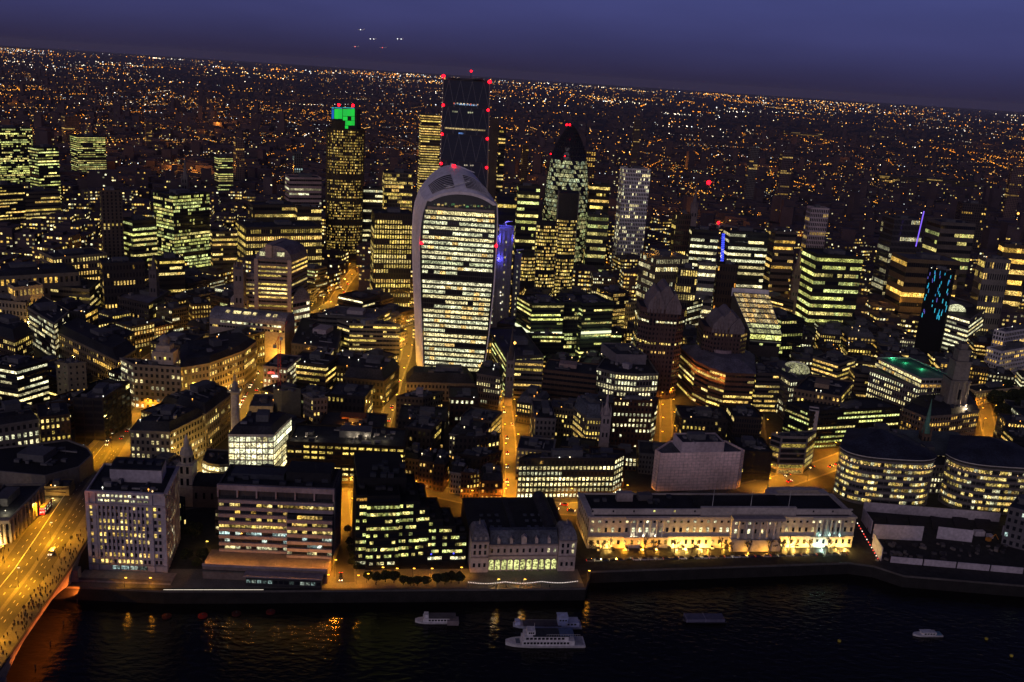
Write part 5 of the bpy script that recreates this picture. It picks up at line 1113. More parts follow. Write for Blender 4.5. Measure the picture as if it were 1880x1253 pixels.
B('yellow_window_block', 'dark block with a tight grid of yellow windows left of the long vaulted roof', 'g', [(1225, 205), (1350, 198)], 27, 22, nf=6, bay=3, lit_p=.85, pal='o', wall=BROWN)
B('roofscape_block', 'low dark block with flat cluttered roof before the domed corner building\'s rear', 'g', [(565, 395), (720, 455), (860, 380)], 24, nf=5, bay=3.4, lit_p=.12, wall=(.1, .09, .08), plant=10)
B('roofscape_block', 'low dark block with pale rooftop sheds behind the domed corner building', 'g', [(960, 440), (1180, 470), (1300, 400)], 26, nf=5, lit_p=.2, wall=(.12, .1, .09), plant=12, plantc=RP)
B('roofscape_block', 'wide flat-roofed block with lit attic strip in front of the long vaulted roof', 'h', [(-60, 400), (120, 420), (330, 370)], 27, nf=5, lit_p=.3, wall=(.13, .11, .09), plant=12)
# --- barrel-roofed stepped office
def barrel(root, name, poly, z, rise, color, seg=10):
    a, b_, c, d = [Vector((*p, 0)) for p in poly]; rings = []
    for e0, e1 in ((a, b_), (d, c)):
        rings.append([(*(e0.lerp(e1, .5-.5*math.cos(s)))[:2], z+rise*math.sin(s)) for s in np.linspace(0, math.pi, seg)])
    m_ = MB(); m_.loft(rings, closed=False, caps=False); m_.face(list(reversed(rings[0]))); m_.face(rings[1]); return m_.build(name, 'roof', root, color)
def pomo():
    C_ = (.34, .27, .25); fp = footprint('s', [(400, 250), (672, 250), (752, 235)], 62)
    Y = 815; a, b_ = aty(*tp('s', 400, 245), Y), aty(*tp('s', 690, 245), Y); h = a.z; poly = [(a.x, Y), (b_.x, Y+2), (b_.x+6, Y+36), (a.x+4, Y+36)]
    root = bld('barrel_roofed_office', 'stepped pinkish office with half-round barrel roofs and stone piers', poly, h, st='ribbon', nf=int(h/3.8), bay=4.5, lit_p=.72, pal='y', wall=C_, plant=0, vis=.2, near=True)
    top_ = barrel(root, 'barrel_roof', poly, h, 12, (.18, .16, .18)); 
    inn = rectp(a.x+8, Y-.4, b_.x-8, Y+1, .5); m_ = MB()
    for t0, t1 in ((.08, .3), (.55, .85)):
        p = along(poly[0], poly[1], (t0+t1)/2, .4); o = link('vault_window', PLIT, root, (.8, .75, .4), loc=(p[0], p[1], h+4.5)); o.scale = (math.hypot(b_.x-a.x, 2)*(t1-t0)*.7, 1, 3.5)
    bar('roof_spine', root, along(poly[0], poly[1], .36, 1), along(poly[3], poly[2], .36, -1), h+7, 11, 6, C_)
    for t in (.02, .95): p = along(poly[0], poly[1], t, .8); block('great_pier', root, (p[0], p[1], h/2), 3.4, 2, h, .03, C_)
    # side wings
    for x0, x1, yt, dy in ((315, 405, 395, 3), (192, 325, 590, -4)):
        q0, q1 = aty(*tp('s', x0, yt), Y+dy), aty(*tp('s', x1, yt), Y+dy); pw = rectp(q0.x, Y+dy, q1.x, Y+dy, 24); mass(root, pw, q0.z, 0, C_, RD, names=('wing_wall', 'wing_roof')); barrel(root, 'wing_barrel', pw, q0.z, (q1.x-q0.x)*.42, (.26, .23, .25)); FOOT.append(pw); protect(pw, 10, q0.z)
        w_ = []; facade(w_, pw[0], pw[1], 2, q0.z-1, 'ribbon', max(2, int(q0.z/4)), 3, .6, 'y', .9, .45); put_windows(root, w_, simple=True)
    q0, q1 = aty(*tp('s', 705, 600), Y-2), aty(*tp('s', 832, 580), Y+8); pw = ccw([(q0.x, Y-2), (q1.x, Y+14), (q1.x-10, Y+34), (q0.x-6, Y+30)]); mass(root, pw, q0.z, 0, C_, RD, names=('wing_wall', 'wing_roof')); FOOT.append(pw); protect(pw, 5, q0.z); barrel(root, 'wing_barrel', [pw[0], pw[1], pw[2], pw[3]], q0.z, 9, (.2, .18, .2))
    w_ = []
    for e in cam_edges(pw): facade(w_, e[0], e[1], 1, q0.z-1, 'ribbon', 7, 4, .85, 'w', .9, .5, .9)
    put_windows(root, w_, simple=True)
    # long vault in front
    q0, q1 = aty(*tp('s', 20, 735), 772), aty(*tp('s', 640, 790), 765); pw = [(q0.x, 772), (q1.x, 765), (q1.x+3, 787), (q0.x+3, 794)]; hv = (q0.z+q1.z)/2; FOOT.append(pw); protect(pw, 8, hv+8)
    v = thing('vaulted_hall', 'long vaulted roof with square skylights before the barrel-roofed office', 'building', (q0.x, 780, 0)); mass(v, pw, hv, 0, (.3, .25, .22), RD)
    rings = []
    for e0, e1 in ((pw[0], pw[3]), (pw[1], pw[2])): rings.append([(*(Vector(e0).lerp(Vector(e1), .5-.5*math.cos(s))), hv+7.5*math.sin(s)) for s in np.linspace(0, math.pi, 10)])
    m_ = MB(); m_.loft(rings, closed=False, caps=False); m_.face(rings[0]); m_.face(list(reversed(rings[1]))); m_.build('vault', 'roof', v, (.20, .19, .22))
    for k, t in enumerate((.22, .32, .37, .45, .5, .58, .76, .85)):
        A0, B0 = Vector(rings[0][2]).lerp(Vector(rings[1][2]), t), Vector(rings[0][3]).lerp(Vector(rings[1][3]), t); m_ = MB(); dx = (Vector(rings[1][2])-Vector(rings[0][2])).normalized()*1.6; n_ = Vector((0, -.35, .35)); m_.face([A0-dx+n_, A0+dx+n_, B0+dx+n_, B0-dx+n_]); m_.build('skylight', 'lito', v, (1, .8, .35))
    w_ = []; win_row(w_, pw[0], pw[1], hv-2, 26, 2.0, 1.7, .7, 'w', .9, t0=.15, t1=.95); win_row(w_, pw[0], pw[1], hv-6, 26, 2.0, 1.7, .2, 'y', .9); put_windows(v, w_, simple=True)
pomo()
# --- centre left
B('striped_office', 'pale office with many dim yellow window bands left of the top-heavy tower', 'h', [(765, 302), (842, 326), (1165, 334)], 36, st='ribbon', nf=9, bay=3.6, lit_p=.55, pal='y', wall=(.30, .28, .22), plant=7, plantc=(.2, .2, .2))
B('flat_grey_office', 'long grey flat-roofed office behind the pale striped office', 'h', [(640, 268), (1000, 296), (1105, 240)], 37, st='ribbon', nf=9, bay=4, lit_p=.4, pal='y', wall=(.2, .19, .17), roof=RG, plant=5, plantc=(.32, .28, .28))
B('white_plant_office', 'dark-roofed office topped by a pale pink plant box near the golden street', 'h', [(470, 450), (760, 486), (800, 320)], 29, nf=6, lit_p=.2, wall=(.15, .13, .12), plant=6, plantc=(.4, .34, .34))
B('small_white_office', 'small white-fronted office with bright windows in the centre left', 'h', [(615, 505), (715, 516), (738, 486)], 29, nf=6, bay=3, lit_p=.75, pal='y', wall=PALE)
r = B('pink_corner_office', 'pinkish corner office with square windows and a red sign behind the red crane', 'h', [(290, 596), (440, 610)], 30, 32, nf=7, bay=3.4, lit_p=.7, pal='w', wall=PINK, plant=5)
for q in ((355, 640, (1.5, .15, .1), 5), (360, 665, (2.5, 1.9, 1.7), 5)): P = A('h', q[0], q[1], 24); o = link('red_sign', PLIT, r, q[2], loc=(P.x, A('h', 360, 605, 30).y-.6, 25.5 if q[1] < 650 else 23)); o.scale = (q[3], 1, 1.6)
B('brown_ribbon_office', 'dark brown office with broken yellow bands beside the pink corner office', 'h', [(447, 568), (690, 596)], 28, 28, st='ribbon', nf=6, bay=3, lit_p=.6, pal='y', wall=BROWN)
B('mansard_office', 'dark mansard-roofed office with yellow dormers below the pale striped office', 'h', [(715, 590), (915, 606)], 22, 24, nf=5, bay=3.5, lit_p=.6, pal='y', wall=BROWN, mansard=5)
B('gabled_block', 'dark block with steep gabled roof and small lit windows left of the golden lane', 'h', [(800, 668), (1060, 692), (1160, 600)], 21, nf=4, bay=3.5, lit_p=.4, pal='y', wall=(.07, .06, .05), mansard=7)
B('golden_side_office', 'narrow stone office with brightly lit golden side wall behind the white grid office', 'h', [(545, 775), (610, 806), (700, 798)], 30, nf=7, bay=3.2, lit_p=.4, pal='y', wall=(.36, .30, .24))
B('sheeted_block', 'block wrapped in pale green scaffold sheeting behind the white grid office', 'h', [(355, 748), (410, 760), (530, 746)], 29, st='none', wall=(.26, .25, .19), roof=RG, plant=2)
B('beige_block', 'plain beige windowless block at the foot of the tall column\'s street', 'h', [(200, 855), (350, 858)], 19, 26, st='none', wall=(.42, .35, .24), roof=RG, plant=3)
r = B('arch_window_house', 'dark hall with a great arched window in its front', 'h', [(700, 775), (940, 796)], 23, 26, nf=4, bay=3.6, lit_p=.35, pal='y', wall=(.06, .055, .06), roof=RB)
P, Q = A('h', 770, 775, 23), A('h', 895, 790, 23); w2 = (Q.x-P.x)/2; cxx = (P.x+Q.x)/2; m_ = MB()
for s0, s1 in zip(np.linspace(0, math.pi, 11), np.linspace(0, math.pi, 11)[1:]): m_.tube((cxx+w2*math.cos(s0), P.y+.2, 14+6.5*math.sin(s0)), (cxx+w2*math.cos(s1), P.y+.2, 14+6.5*math.sin(s1)), .45, seg=5)
m_.build('window_arch', 'wall', r, PALE)
r = B('terrace_bar', 'low dark block with an amber-lit roof terrace in the centre left', 'h', [(640, 968), (1050, 992)], 19, 26, nf=4, lit_p=.15, wall=(.07, .06, .05))
P, Q = A('h', 770, 975, 19), A('h', 930, 985, 19)
block('terrace_canopy', r, ((P.x+Q.x)/2, P.y+8, 23.4), Q.x-P.x, 8, .5, .05, (.25, .08, .03)); block('terrace_back', r, ((P.x+Q.x)/2, P.y+12, 21), Q.x-P.x, .4, 4.4, .05, (.35, .14, .05))
for k in range(3): flood('amber lamp on the lit roof terrace', (P.x+(Q.x-P.x)*(k+.5)/3, P.y+6, 18.3), 900, (1, .36, .04), .2, group='roof terrace lamps')
B('white_grid_office', 'brilliantly lit office with square white grid front and dark chamfered roof', 'b', [(135, 200), (425, 203), (540, 92)], 34.5, st='curtain', nf=9, bay=3.1, lit_p=.93, pal='w', wall=(.5, .46, .42), bright=1.7, roof=(.03, .03, .04), ww=.78, wh=.72, plant=2, mansard=4, ncol=8, vis=.1)
B('curved_lit_shop', 'low curved glass-fronted wing blazing white beside the white grid office', 'b', [(-30, 365), (10, 385), (80, 395), (142, 390), (160, 300), (0, 290)], 17, st='curtain', nf=4, bay=2.8, lit_p=1, pal='w', wall=(.3, .28, .25), bright=1.7, plant=3, vis=0)
B('wide_brown_office', 'wide dark office with scattered yellow windows and a row of roof lamps', 'b', [(510, 245), (1262, 278)], 28, 30, st='ribbon', nf=8, bay=4.6, lit_p=.55, pal='y', wall=(.05, .035, .025), ww=.72, roof=RD, plant=10, vis=0)
for i, x in enumerate((570, 632, 700, 912, 962, 1018, 1068, 1140)): P = A('b', x, 212, 29); flood('white roof lamp on the wide dark office', (P.x, P.y, 28.2), 420, (1, .8, .5), .3, group='roof lamps of the wide dark office')
B('brick_house', 'narrow orange-lit brick house, left end of the row above the waterside road', 'c', [(-5, 345), (100, 362)], 17, 12, nf=5, bay=2.4, lit_p=.15, pal='o', wall=(.30, .17, .09), mansard=3)
B('brick_house', 'second brick house from the left in the row above the waterside road', 'c', [(104, 365), (192, 378)], 18, 12, nf=5, bay=2.4, lit_p=.15, pal='o', wall=(.20, .12, .07), mansard=3)
B('brick_house', 'tall dark brick house before the golden lane in the row above the waterside road', 'c', [(196, 385), (262, 395)], 18, 12, nf=5, bay=2.4, lit_p=.1, pal='o', wall=(.12, .07, .05), mansard=3)
B('white_gabled_house', 'small white stuccoed house with glowing shopfront in the row above the waterside road', 'c', [(305, 440), (375, 450)], 14, 12, nf=4, bay=2.4, lit_p=.3, pal='o', wall=(.4, .33, .26), mansard=4)
B('brick_warehouse', 'curved brick warehouse with white ground floor above the waterside road', 'c', [(372, 440), (430, 446), (492, 436)], 17, nf=5, bay=2.6, lit_p=.3, pal='o', wall=(.17, .085, .05))
B('brick_pub', 'dark brick corner house with amber windows beside the straight climbing street', 'c', [(500, 495), (640, 498)], 13, 14, nf=3, bay=3.6, lit_p=.8, pal='a', wall=(.13, .06, .035), mansard=4)
B('brick_back_block', 'dark brick block with a few white windows left of the straight climbing street', 'h', [(1485, 800), (1671, 806)], 22, 26, nf=5, bay=4, lit_p=.3, pal='w', wall=(.09, .05, .04))
B('roof_cluster_block', 'low block with a lit stair tower and two roof lamps below the top-heavy tower', 'h', [(1140, 790), (1310, 800), (1440, 760)], 21, nf=5, lit_p=.2, wall=(.12, .1, .09), plant=9, plantc=(.3, .26, .26))
B('gable_row', 'dark-roofed terrace with small gables at the foot of the top-heavy tower', 'h', [(1205, 700), (1640, 712)], 15, 20, nf=3, bay=3.4, lit_p=.12, pal='o', wall=(.3, .24, .18), mansard=7, vis=0)
B('dark_roof_block', 'wide dark-roofed block between the golden lane and the straight street', 'h', [(1150, 935), (1450, 950)], 20, 28, nf=5, lit_p=.12, pal='y', wall=(.07, .06, .06), plant=12)
B('dark_roof_block', 'dark block with pale roof sheds above the brick row', 'c', [(330, 210), (470, 214), (620, 190)], 22, nf=5, lit_p=.08, wall=(.06, .05, .05), roof=RB, plant=10)
B('dark_roof_block', 'dark flat-roofed block behind the curved brick warehouse', 'c', [(330, 320), (500, 345), (630, 300)], 19, nf=4, lit_p=.08, wall=(.06, .045, .04), plant=10)
B('roofline_block', 'grey-roofed block with dormers behind the wide dark office', 'b', [(1265, 150), (1430, 170), (1500, 100)], 24, nf=5, lit_p=.2, wall=(.13, .1, .08), roof=RB, plant=8)
# --- centre right
B('six_row_office', 'long dark office with six even rows of bright windows above the long classical building', 'c', [(742, 352), (1356, 352), (1415, 320)], 26, st='strip', nf=7, bay=2.55, lit_p=.93, pal='w', wall=(.05, .045, .045), roof=RB, plant=6, ncol=24, ww=.62, wh=.58, runs=.95, vis=0)
B('sheeted_tower_block', 'pinkish-white block wholly wrapped in scaffold sheeting behind the long classical building', 'd', [(568, 300), (600, 322), (1115, 312), (1138, 300), (1020, 240), (660, 240)], 25.5, st='none', wall=(.80, .60, .56), roof=RG, plant=4, vis=0)
B('sheeted_corner_block', 'smaller block under grey scaffold sheeting with lights glowing through, beside the wide road', 'd', [(1310, 190), (1375, 212), (1545, 215), (1600, 175)], 27, st='strip', nf=7, bay=14, lit_p=.5, pal='y', wall=(.30, .26, .25), roof=RB, bright=.35, ww=.9, vis=0)
def lifts(lb, h, n, m):
    r = next(o for o in bpy.data.objects if o.get('label', '').startswith(lb)); P = next(p for p in FOOT if abs(sum(q[0] for q in p)/len(p)-ORG[r.name][0]) < .01)
    for e in cam_edges(P):
        ln = math.hypot(e[1][0]-e[0][0], e[1][1]-e[0][1])
        for k in range(1, n): bar('scaffold_lift', r, e[0], e[1], h*k/n, .14, .2, (.5, .38, .36), .12)
        for k in range(max(2, int(ln/m))+1): q = along(*e, k/max(2, int(ln/m)), .12); block('scaffold_pole', r, (q[0], q[1], h/2), .14, .2, h, math.atan2(e[1][1]-e[0][1], e[1][0]-e[0][0]), (.5, .38, .36))
        for k in range(3):
            q = along(*e, rnd.uniform(.1, .9), .08)
            if ln > 200: o = link('glowing_sheet', PLIT, r, (.5, .33, .15), loc=(q[0], q[1], h*rnd.uniform(.5, .8))); o.scale = (4, 1, 3.2); o.rotation_euler.z = math.atan2(e[1][1]-e[0][1], e[1][0]-e[0][0])
lifts('pinkish-white block', 25.5, 13, 2.6)
B('sheeted_penthouse', 'sheeted upper storey standing on the pinkish-white wrapped block', 'd', [(740, 252), (1012, 250)], 32, 16, z0=25, st='none', wall=(.46, .38, .40), roof=RB, plant=5)
B('brick_office', 'dark red brick office with a regular grid of white windows beside the ribbed steeple', 'i', [(932, 882), (1182, 890), (1216, 868)], 36, nf=9, bay=2.7, lit_p=.6, pal='w', wall=BRICK, roof=RD, plant=5, ncol=10, vis=.1)
B('blue_mansard_office', 'office with steep blue-grey mansard and golden side left of the ribbed steeple', 'i', [(676, 930), (758, 1000), (852, 1004)], 25, nf=6, bay=2.6, lit_p=.75, pal='y', wall=(.3, .26, .2), mansard=9, roof=(.09, .10, .13))
B('pale_edge_block', 'dark-roofed block with one pale end wall right of the straight climbing street', 'i', [(405, 880), (430, 1000), (560, 1006)], 25, nf=6, lit_p=.15, wall=(.26, .23, .22), roof=RD, plant=8)
B('bow_fronted_office', 'bow-fronted stone office with bright square windows and white plant box on its roof', 'i', [(818, 680), (940, 710), (1080, 720), (1216, 715), (1150, 620), (870, 610)], 33, nf=7, bay=3, lit_p=.85, pal='w', wall=(.27, .25, .22), plant=4, ww=.6, wh=.6, plantc=(.34, .30, .32))
P0, P1 = A('i', 860, 590, 40), A('i', 1140, 600, 40)
B('plant_box', 'big pale windowless plant storey on top of the bow-fronted office', 'i', [(850, 520), (945, 595), (1140, 598)], 40, z0=32, st='none', wall=(.30, .27, .30), roof=RB, plant=3)
B('brown_shade_office', 'unlit brown office with deep-set window bands left of the bow-fronted office', 'i', [(480, 690), (818, 726)], 30, 30, st='ribbon', nf=7, bay=4, lit_p=.08, pal='y', wall=(.16, .10, .07), roof=RD, plant=4, plantc=(.28, .2, .18))
B('pale_band_office', 'pale stone office with yellow bands around the lead church spire', 'i', [(300, 630), (478, 638)], 31, 22, st='ribbon', nf=7, bay=3, lit_p=.7, pal='y', wall=(.3, .27, .23))
B('long_side_office', 'long office whose yellow-lit flank runs along the street right of the top-heavy tower', 'i', [(125, 425), (243, 612), (480, 600)], 33, st='ribbon', nf=8, bay=3.2, lit_p=.62, pal='g', wall=(.15, .13, .1))
B('street_corner_block', 'small dark corner block with white attic windows in front of the top-heavy tower', 'i', [(55, 715), (205, 740), (225, 690)], 24, nf=5, bay=2.4, lit_p=.4, pal='w', wall=(.17, .15, .15), mansard=4)
B('small_clock_tower_house', 'narrow golden stone house tucked beside the top-heavy tower', 'i', [(95, 505), (152, 505)], 34, 12, nf=6, bay=3, lit_p=.4, pal='o', wall=(.38, .3, .18))
# green-lit glass office in two tiers
r = B('green_glass_office', 'big glass office glowing green-yellow with bright white line half way up', 'i', [(315, 215), (408, 268), (612, 268)], 58, st='ribbon', nf=15, bay=3.2, lit_p=.55, pal='g', wall=(.07, .08, .05), roof=(.02, .03, .025), plant=8, vis=.2)
B('green_glass_office', 'right-hand twin wing of the green-lit glass office, same bright line', 'i', [(735, 268), (928, 262)], 58, 34, st='ribbon', nf=15, bay=3.2, lit_p=.5, pal='g', wall=(.06, .07, .05), roof=(.02, .025, .03), plant=6, vis=.2)
B('green_glass_link', 'recessed glass link between the two green-lit glass wings', 'i', [(612, 262), (735, 262)], 57, 20, st='curtain', nf=15, bay=3, lit_p=.4, pal='g', wall=(.06, .07, .05), bright=.7, vis=.2)
for a, b_ in (((315, 345), (408, 425)), ((408, 425), (612, 425)), ((735, 425), (928, 418))):
    f0, f1 = A('i', *a, 36), A('i', *b_, 36); t0 = A('i', a[0], {315: 215, 408: 268, 735: 268}[a[0]], 58); t1 = A('i', b_[0], {408: 268, 612: 268, 928: 262}[b_[0]], 58)
    o = bar('light_line', r, (t0.x, t0.y), (t1.x, t1.y), 31.5, 2.2, .5, (1.1, 1.15, .75), .5, 'glowo')
    for k in range(3):
        q = along((t0.x, t0.y), (t1.x, t1.y), (k+.5)/3, 3.2); flood('pale green lamp along the bright line of the green-lit glass office', (q[0], q[1], 28), 1500, (.75, 1, .45), .3, group='lamps of the bright line')
B('green_glass_podium', 'lower front tier of the green-lit glass office with yellow ribbons', 'i', [(328, 455), (410, 462), (612, 465)], 33, st='ribbon', nf=9, bay=3.2, lit_p=.6, pal='g', wall=(.05, .055, .04))
B('green_glass_podium', 'dark lower tier below the right-hand green-lit wing', 'i', [(700, 455), (980, 460)], 30, 24, st='ribbon', nf=8, bay=3.2, lit_p=.35, pal='g', wall=(.04, .045, .035))
B('tight_grid_block', 'block with a tight grid of small yellow windows right of the green-lit wings', 'i', [(928, 200), (1028, 192)], 50, 26, st='strip', nf=13, bay=1.9, lit_p=.8, pal='y', wall=(.06, .055, .05))
B('gold_front_block', 'narrow golden-fronted block glimpsed left of the gothic-gabled tower', 'i', [(1030, 265), (1085, 255)], 40, 18, nf=9, bay=3, lit_p=.4, pal='o', wall=(.4, .33, .16))
def gabled(name, label, x0, x1, yeave, ytop, yb, Y, lines, tile='i'):
    a, b_ = aty(*tp(tile, x0, yeave), Y), aty(*tp(tile, x1, yeave), Y); zt = aty(*tp(tile, (x0+x1)/2, ytop), Y).z; w = b_.x-a.x; D_ = 34
    pl = [(a.x, Y+8), (a.x+w*.2, Y), (b_.x-w*.2, Y), (b_.x, Y+8), (b_.x, Y+D_), (a.x, Y+D_)]; root = thing(name, label, O, ((a.x+b_.x)/2, Y+15, 0)); C_ = (.10, .06, .055)
    mass(root, pl, a.z, 0, C_, RD); FOOT.append(pl); protect(pl, 10, zt)
    for x, s, dz in ((.5, .62, 0), (.32, .36, -.35), (.7, .34, -.5)):
        cx = a.x+w*x; hw = w*s/2; ht = a.z+(zt-a.z)*(1+dz*.6); m_ = MB(); yf = Y+1+abs(dz)*-4
        fr = [(cx-hw, a.z-3), (cx+hw, a.z-3), (cx+hw, a.z+(ht-a.z)*.25), (cx+hw*.22, ht), (cx+hw*.02, ht), (cx-hw*.9, a.z+(ht-a.z)*.30)]
        m_.loft([[(q[0], yf, q[1]) for q in fr], [(q[0], Y+D_-4, q[1]) for q in fr]]); m_.build('gable', 'wall', root, (.20, .165, .17))
        for k in (-.4, 0, .4): MB().tube((cx+hw*k, yf-.2, a.z-3), (cx+hw*k*.7, yf-.2, a.z+(ht-a.z)*.6), .25, seg=4).build('gable_rib', 'wall', root, (.15, .11, .11))
    wins = []; nf = int(a.z/3.9)
    for e in cam_edges(pl): facade(wins, e[0], e[1], 2, a.z-3, 'punched', nf, 3, .10, 'y', .55, .5, .8)
    for i, (t, pal) in enumerate(lines):
        for e in cam_edges(pl): win_row(wins, e[0], e[1], a.z*t, max(1, int(math.hypot(e[1][0]-e[0][0], e[1][1]-e[0][1])/2.4)), 2.0, 1.5, .85, pal, 1.1, off=.3)
    put_windows(root, wins); 
    for k in range(9): e = (pl[1], pl[2]); p = along(*e, k/8, .4); block('buttress', root, (p[0], p[1], a.z/2), .7, 1.0, a.z, 0, C_)
    return root
gabled('gothic_gabled_office', 'dark red gothic-looking office tower with steep grey gables', 1105, 1400, 300, 160, 640, 740, ((.86, 'w'), (.62, 'y')))
gabled('gothic_gabled_office', 'second steep-gabled dark office in front of the glowing sloped glass roof', 165, 405, 420, 335, 520, 745, ((.5, 'o'),), 'j')
def orange_office():
    pts = [(560, 232), (740, 392), (905, 470), (1085, 525), (1420, 540), (1400, 330), (1220, 215), (850, 200)]; h = 34
    poly = footprint('t', pts, h); root = bld('polygonal_brick_office', 'polygonal brick office with orange-lit upper walls and grey pitched roof', poly, h, st='ribbon', nf=8, bay=3.2, lit_p=.42, pal='y', wall=(.26, .13, .08), roof=RD, plant=0, vis=0)
    k = len(poly); cx = sum(p[0] for p in poly)/k; cy_ = sum(p[1] for p in poly)/k
    MB().prism([(cx+(p[0]-cx)*1.03, cy_+(p[1]-cy_)*1.03) for p in poly], h, h+6, scale=.55).build('pitched_roof', 'roof', root, (.13, .12, .15))
    MB().lathe((cx, cy_+1, h+5), [(10.5, 0), (10.5, 3.2), (9, 3.4)], 20).build('drum', 'wall', root, (.34, .24, .26)); MB().lathe((cx, cy_+1, h+8.3), [(9.4, 0), (5, 1.2), (.2, 1.6)], 20).build('drum_roof', 'roof', root, RD)
    for i, q in enumerate(((575, 500, 27), (600, 560, 24), (690, 560, 24), (830, 610, 25), (960, 640, 25), (1030, 665, 25))):
        P = A('t', q[0], q[1], q[2]); cands = [e for e in cam_edges(poly)]; e = min(cands, key=lambda e: min((along(*e, t)[0]-P.x)**2+(along(*e, t)[1]-P.y)**2 for t in (0, .5, 1))); t = max(.1, min(.9, ((P.x-e[0][0])*(e[1][0]-e[0][0])+(P.y-e[0][1])*(e[1][1]-e[0][1]))/((e[1][0]-e[0][0])**2+(e[1][1]-e[0][1])**2))); s = along(*e, t, 2.4)
        flood('orange lamp on the terrace ledge of the polygonal brick office', (s[0], s[1], 26), 1900, (1, .33, .03), .3, group='orange terrace lamps')
orange_office()
# --- right
def sloped_glass():
    Y = 842.0; a, b_ = aty(*tp('j', 405, 445), Y), aty(*tp('j', 575, 440), Y); c, d = aty(*tp('j', 310, 225), Y+52), aty(*tp('j', 500, 228), Y+52); zt, zb = c.z, a.z
    root = thing('sloped_glass_office', 'office with a great sloping glass roof glowing amber and white', O, ((a.x+b_.x)/2, Y+20, 0)); n = 9
    poly = [(a.x, Y), (b_.x, Y), (d.x+4, Y+56), (c.x, Y+56)]; FOOT.append(poly); protect(poly, 10, zt)
    MB().loft([[(a.x, Y, 0), (b_.x, Y, 0), (d.x+4, Y+56, 0), (c.x, Y+56, 0)], [(a.x, Y, zb), (b_.x, Y, zb), (d.x, Y+52, zt), (c.x, Y+52, zt)]]).build('body', 'wall', root, (.06, .05, .05))
    def P(u, v, o=.4): q = Vector((a.x, Y, zb)).lerp(Vector((b_.x, Y, zb)), u).lerp(Vector((c.x, Y+52, zt)).lerp(Vector((d.x, Y+52, zt)), u), v); return (q.x, q.y-o*.6, q.z+o)
    for i in range(n):
        for j in range(8):
            m_ = MB(); u0_, u1_, v0, v1 = i/n+.006, (i+1)/n-.006, j/8+.008, (j+1)/8-.03; m_.face([P(u0_, v0), P(u1_, v0), P(u1_, v1), P(u0_, v1)]); k = rnd.choice((.3, .5, .7, .9)); cc = rnd.choice(((1, .62, .2), (1, .78, .36), (1, .7, .3))) if j > 1 else (.9, .9, .4); m_.build('roof_pane', 'lito', root, tuple(x*k for x in cc))
    for i in range(n+1): MB().tube(P(i/n, 0, .6), P(i/n, 1, .6), .18, seg=4).build('rafter', 'white', root)
    w_ = []; win_row(w_, (a.x, Y), (b_.x, Y), zb-3.2, 4, (b_.x-a.x)/4*.96, 4.2, 1, 'g', 1.3); win_row(w_, (a.x, Y), (b_.x, Y), zb-10, 9, 3, 2, .25, 'g', .7); put_windows(root, w_, simple=True)
    bar('ledge', root, (a.x, Y), (b_.x, Y), zb-7, .6, 3, (.3, .3, .3), 1.2)
    MB().face([(c.x-1, Y+52.5, zt+4), (d.x+1, Y+52.5, zt+4), (d.x+1, Y+52.5, zt-4), (c.x-1, Y+52.5, zt-4)]).build('rear_screen', 'alu', root)
sloped_glass()
B('green_grid_office', 'dark office with greenish lit grid right of the glowing sloped glass roof', 'j', [(575, 372), (698, 368)], 42, 40, st='curtain', nf=10, bay=3.4, lit_p=.75, pal='g', wall=(.03, .035, .03), ww=.7, wh=.55, vis=.2)
B('curving_ribbon_office', 'curving office with lit ribbons behind the green grid office', 'j', [(410, 205), (530, 235), (640, 272)], 40, st='ribbon', nf=10, bay=2.6, lit_p=.75, pal='y', wall=(.12, .11, .09))
B('lit_slab_office', 'tall slab of small bright windows behind the second gabled office', 'i', [(1402, 260), (1500, 235), (1590, 205)], 46, nf=12, bay=2.2, lit_p=.85, pal='w', wall=(.07, .065, .06), ww=.6)
r = B('glass_domed_block', 'L-shaped block with a round glass dome between its wings', 'j', [(480, 600), (622, 700), (722, 690)], 33, nf=7, bay=2.8, lit_p=.6, pal='w', wall=(.17, .15, .16), roof=RB, plant=3)
P = A('j', 650, 640, 33); MB().lathe((P.x, P.y, 32), [(11, 0), (10, 2.5), (7.5, 4.8), (4, 6.2), (.3, 6.8)], 20).build('glass_dome', 'lito', r, (.28, .27, .14)); m_ = MB()
for i in range(12):
    a = 2*math.pi*i/12; pr = [(11.1, 0), (10.1, 2.5), (7.6, 4.9), (4.1, 6.3), (.4, 6.9)]
    for (r1, z1), (r2, z2) in zip(pr, pr[1:]): m_.tube((P.x+r1*math.cos(a), P.y+r1*math.sin(a), 32+z1), (P.x+r2*math.cos(a), P.y+r2*math.sin(a), 32+z2), .15, seg=4)
m_.build('dome_ribs', 'alu', r)
B('stepped_pale_office', 'stepped pale office with warm bands behind the green-lit-roof building', 'j', [(745, 570), (880, 612), (976, 582)], 29, st='ribbon', nf=7, bay=2.8, lit_p=.7, pal='y', wall=(.25, .22, .19))
r = B('green_roof_court', 'large stone block with rows of small white windows and green-lit courtyard roof', 'j', [(1050, 640), (1312, 738), (1556, 716)], 33, nf=7, bay=2.9, lit_p=.72, pal='w', wall=(.28, .25, .24), roof=(.06, .14, .10), plant=3, ww=.42, wh=.5)
u_ = footprint('j', [(1085, 575), (1330, 690), (1525, 690)], 41); mass(r, u_, 41, 33, (.3, .28, .26), (.05, .16, .11), names=('attic_wall', 'attic_roof')); w_ = []
for e in cam_edges(u_): facade(w_, e[0], e[1], 33, 40, 'curtain', 2, 3.4, .75, 'm', .8, .6)
put_windows(r, w_, simple=True)
for i, q in enumerate(((1175, 580), (1240, 600), (1330, 635))): P = A('j', *q, 41); flood('green lamp on the courtyard roof of the large stone block', (P.x, P.y, 40.2), 900, (.1, 1, .45), .35, group='green roof lamps')
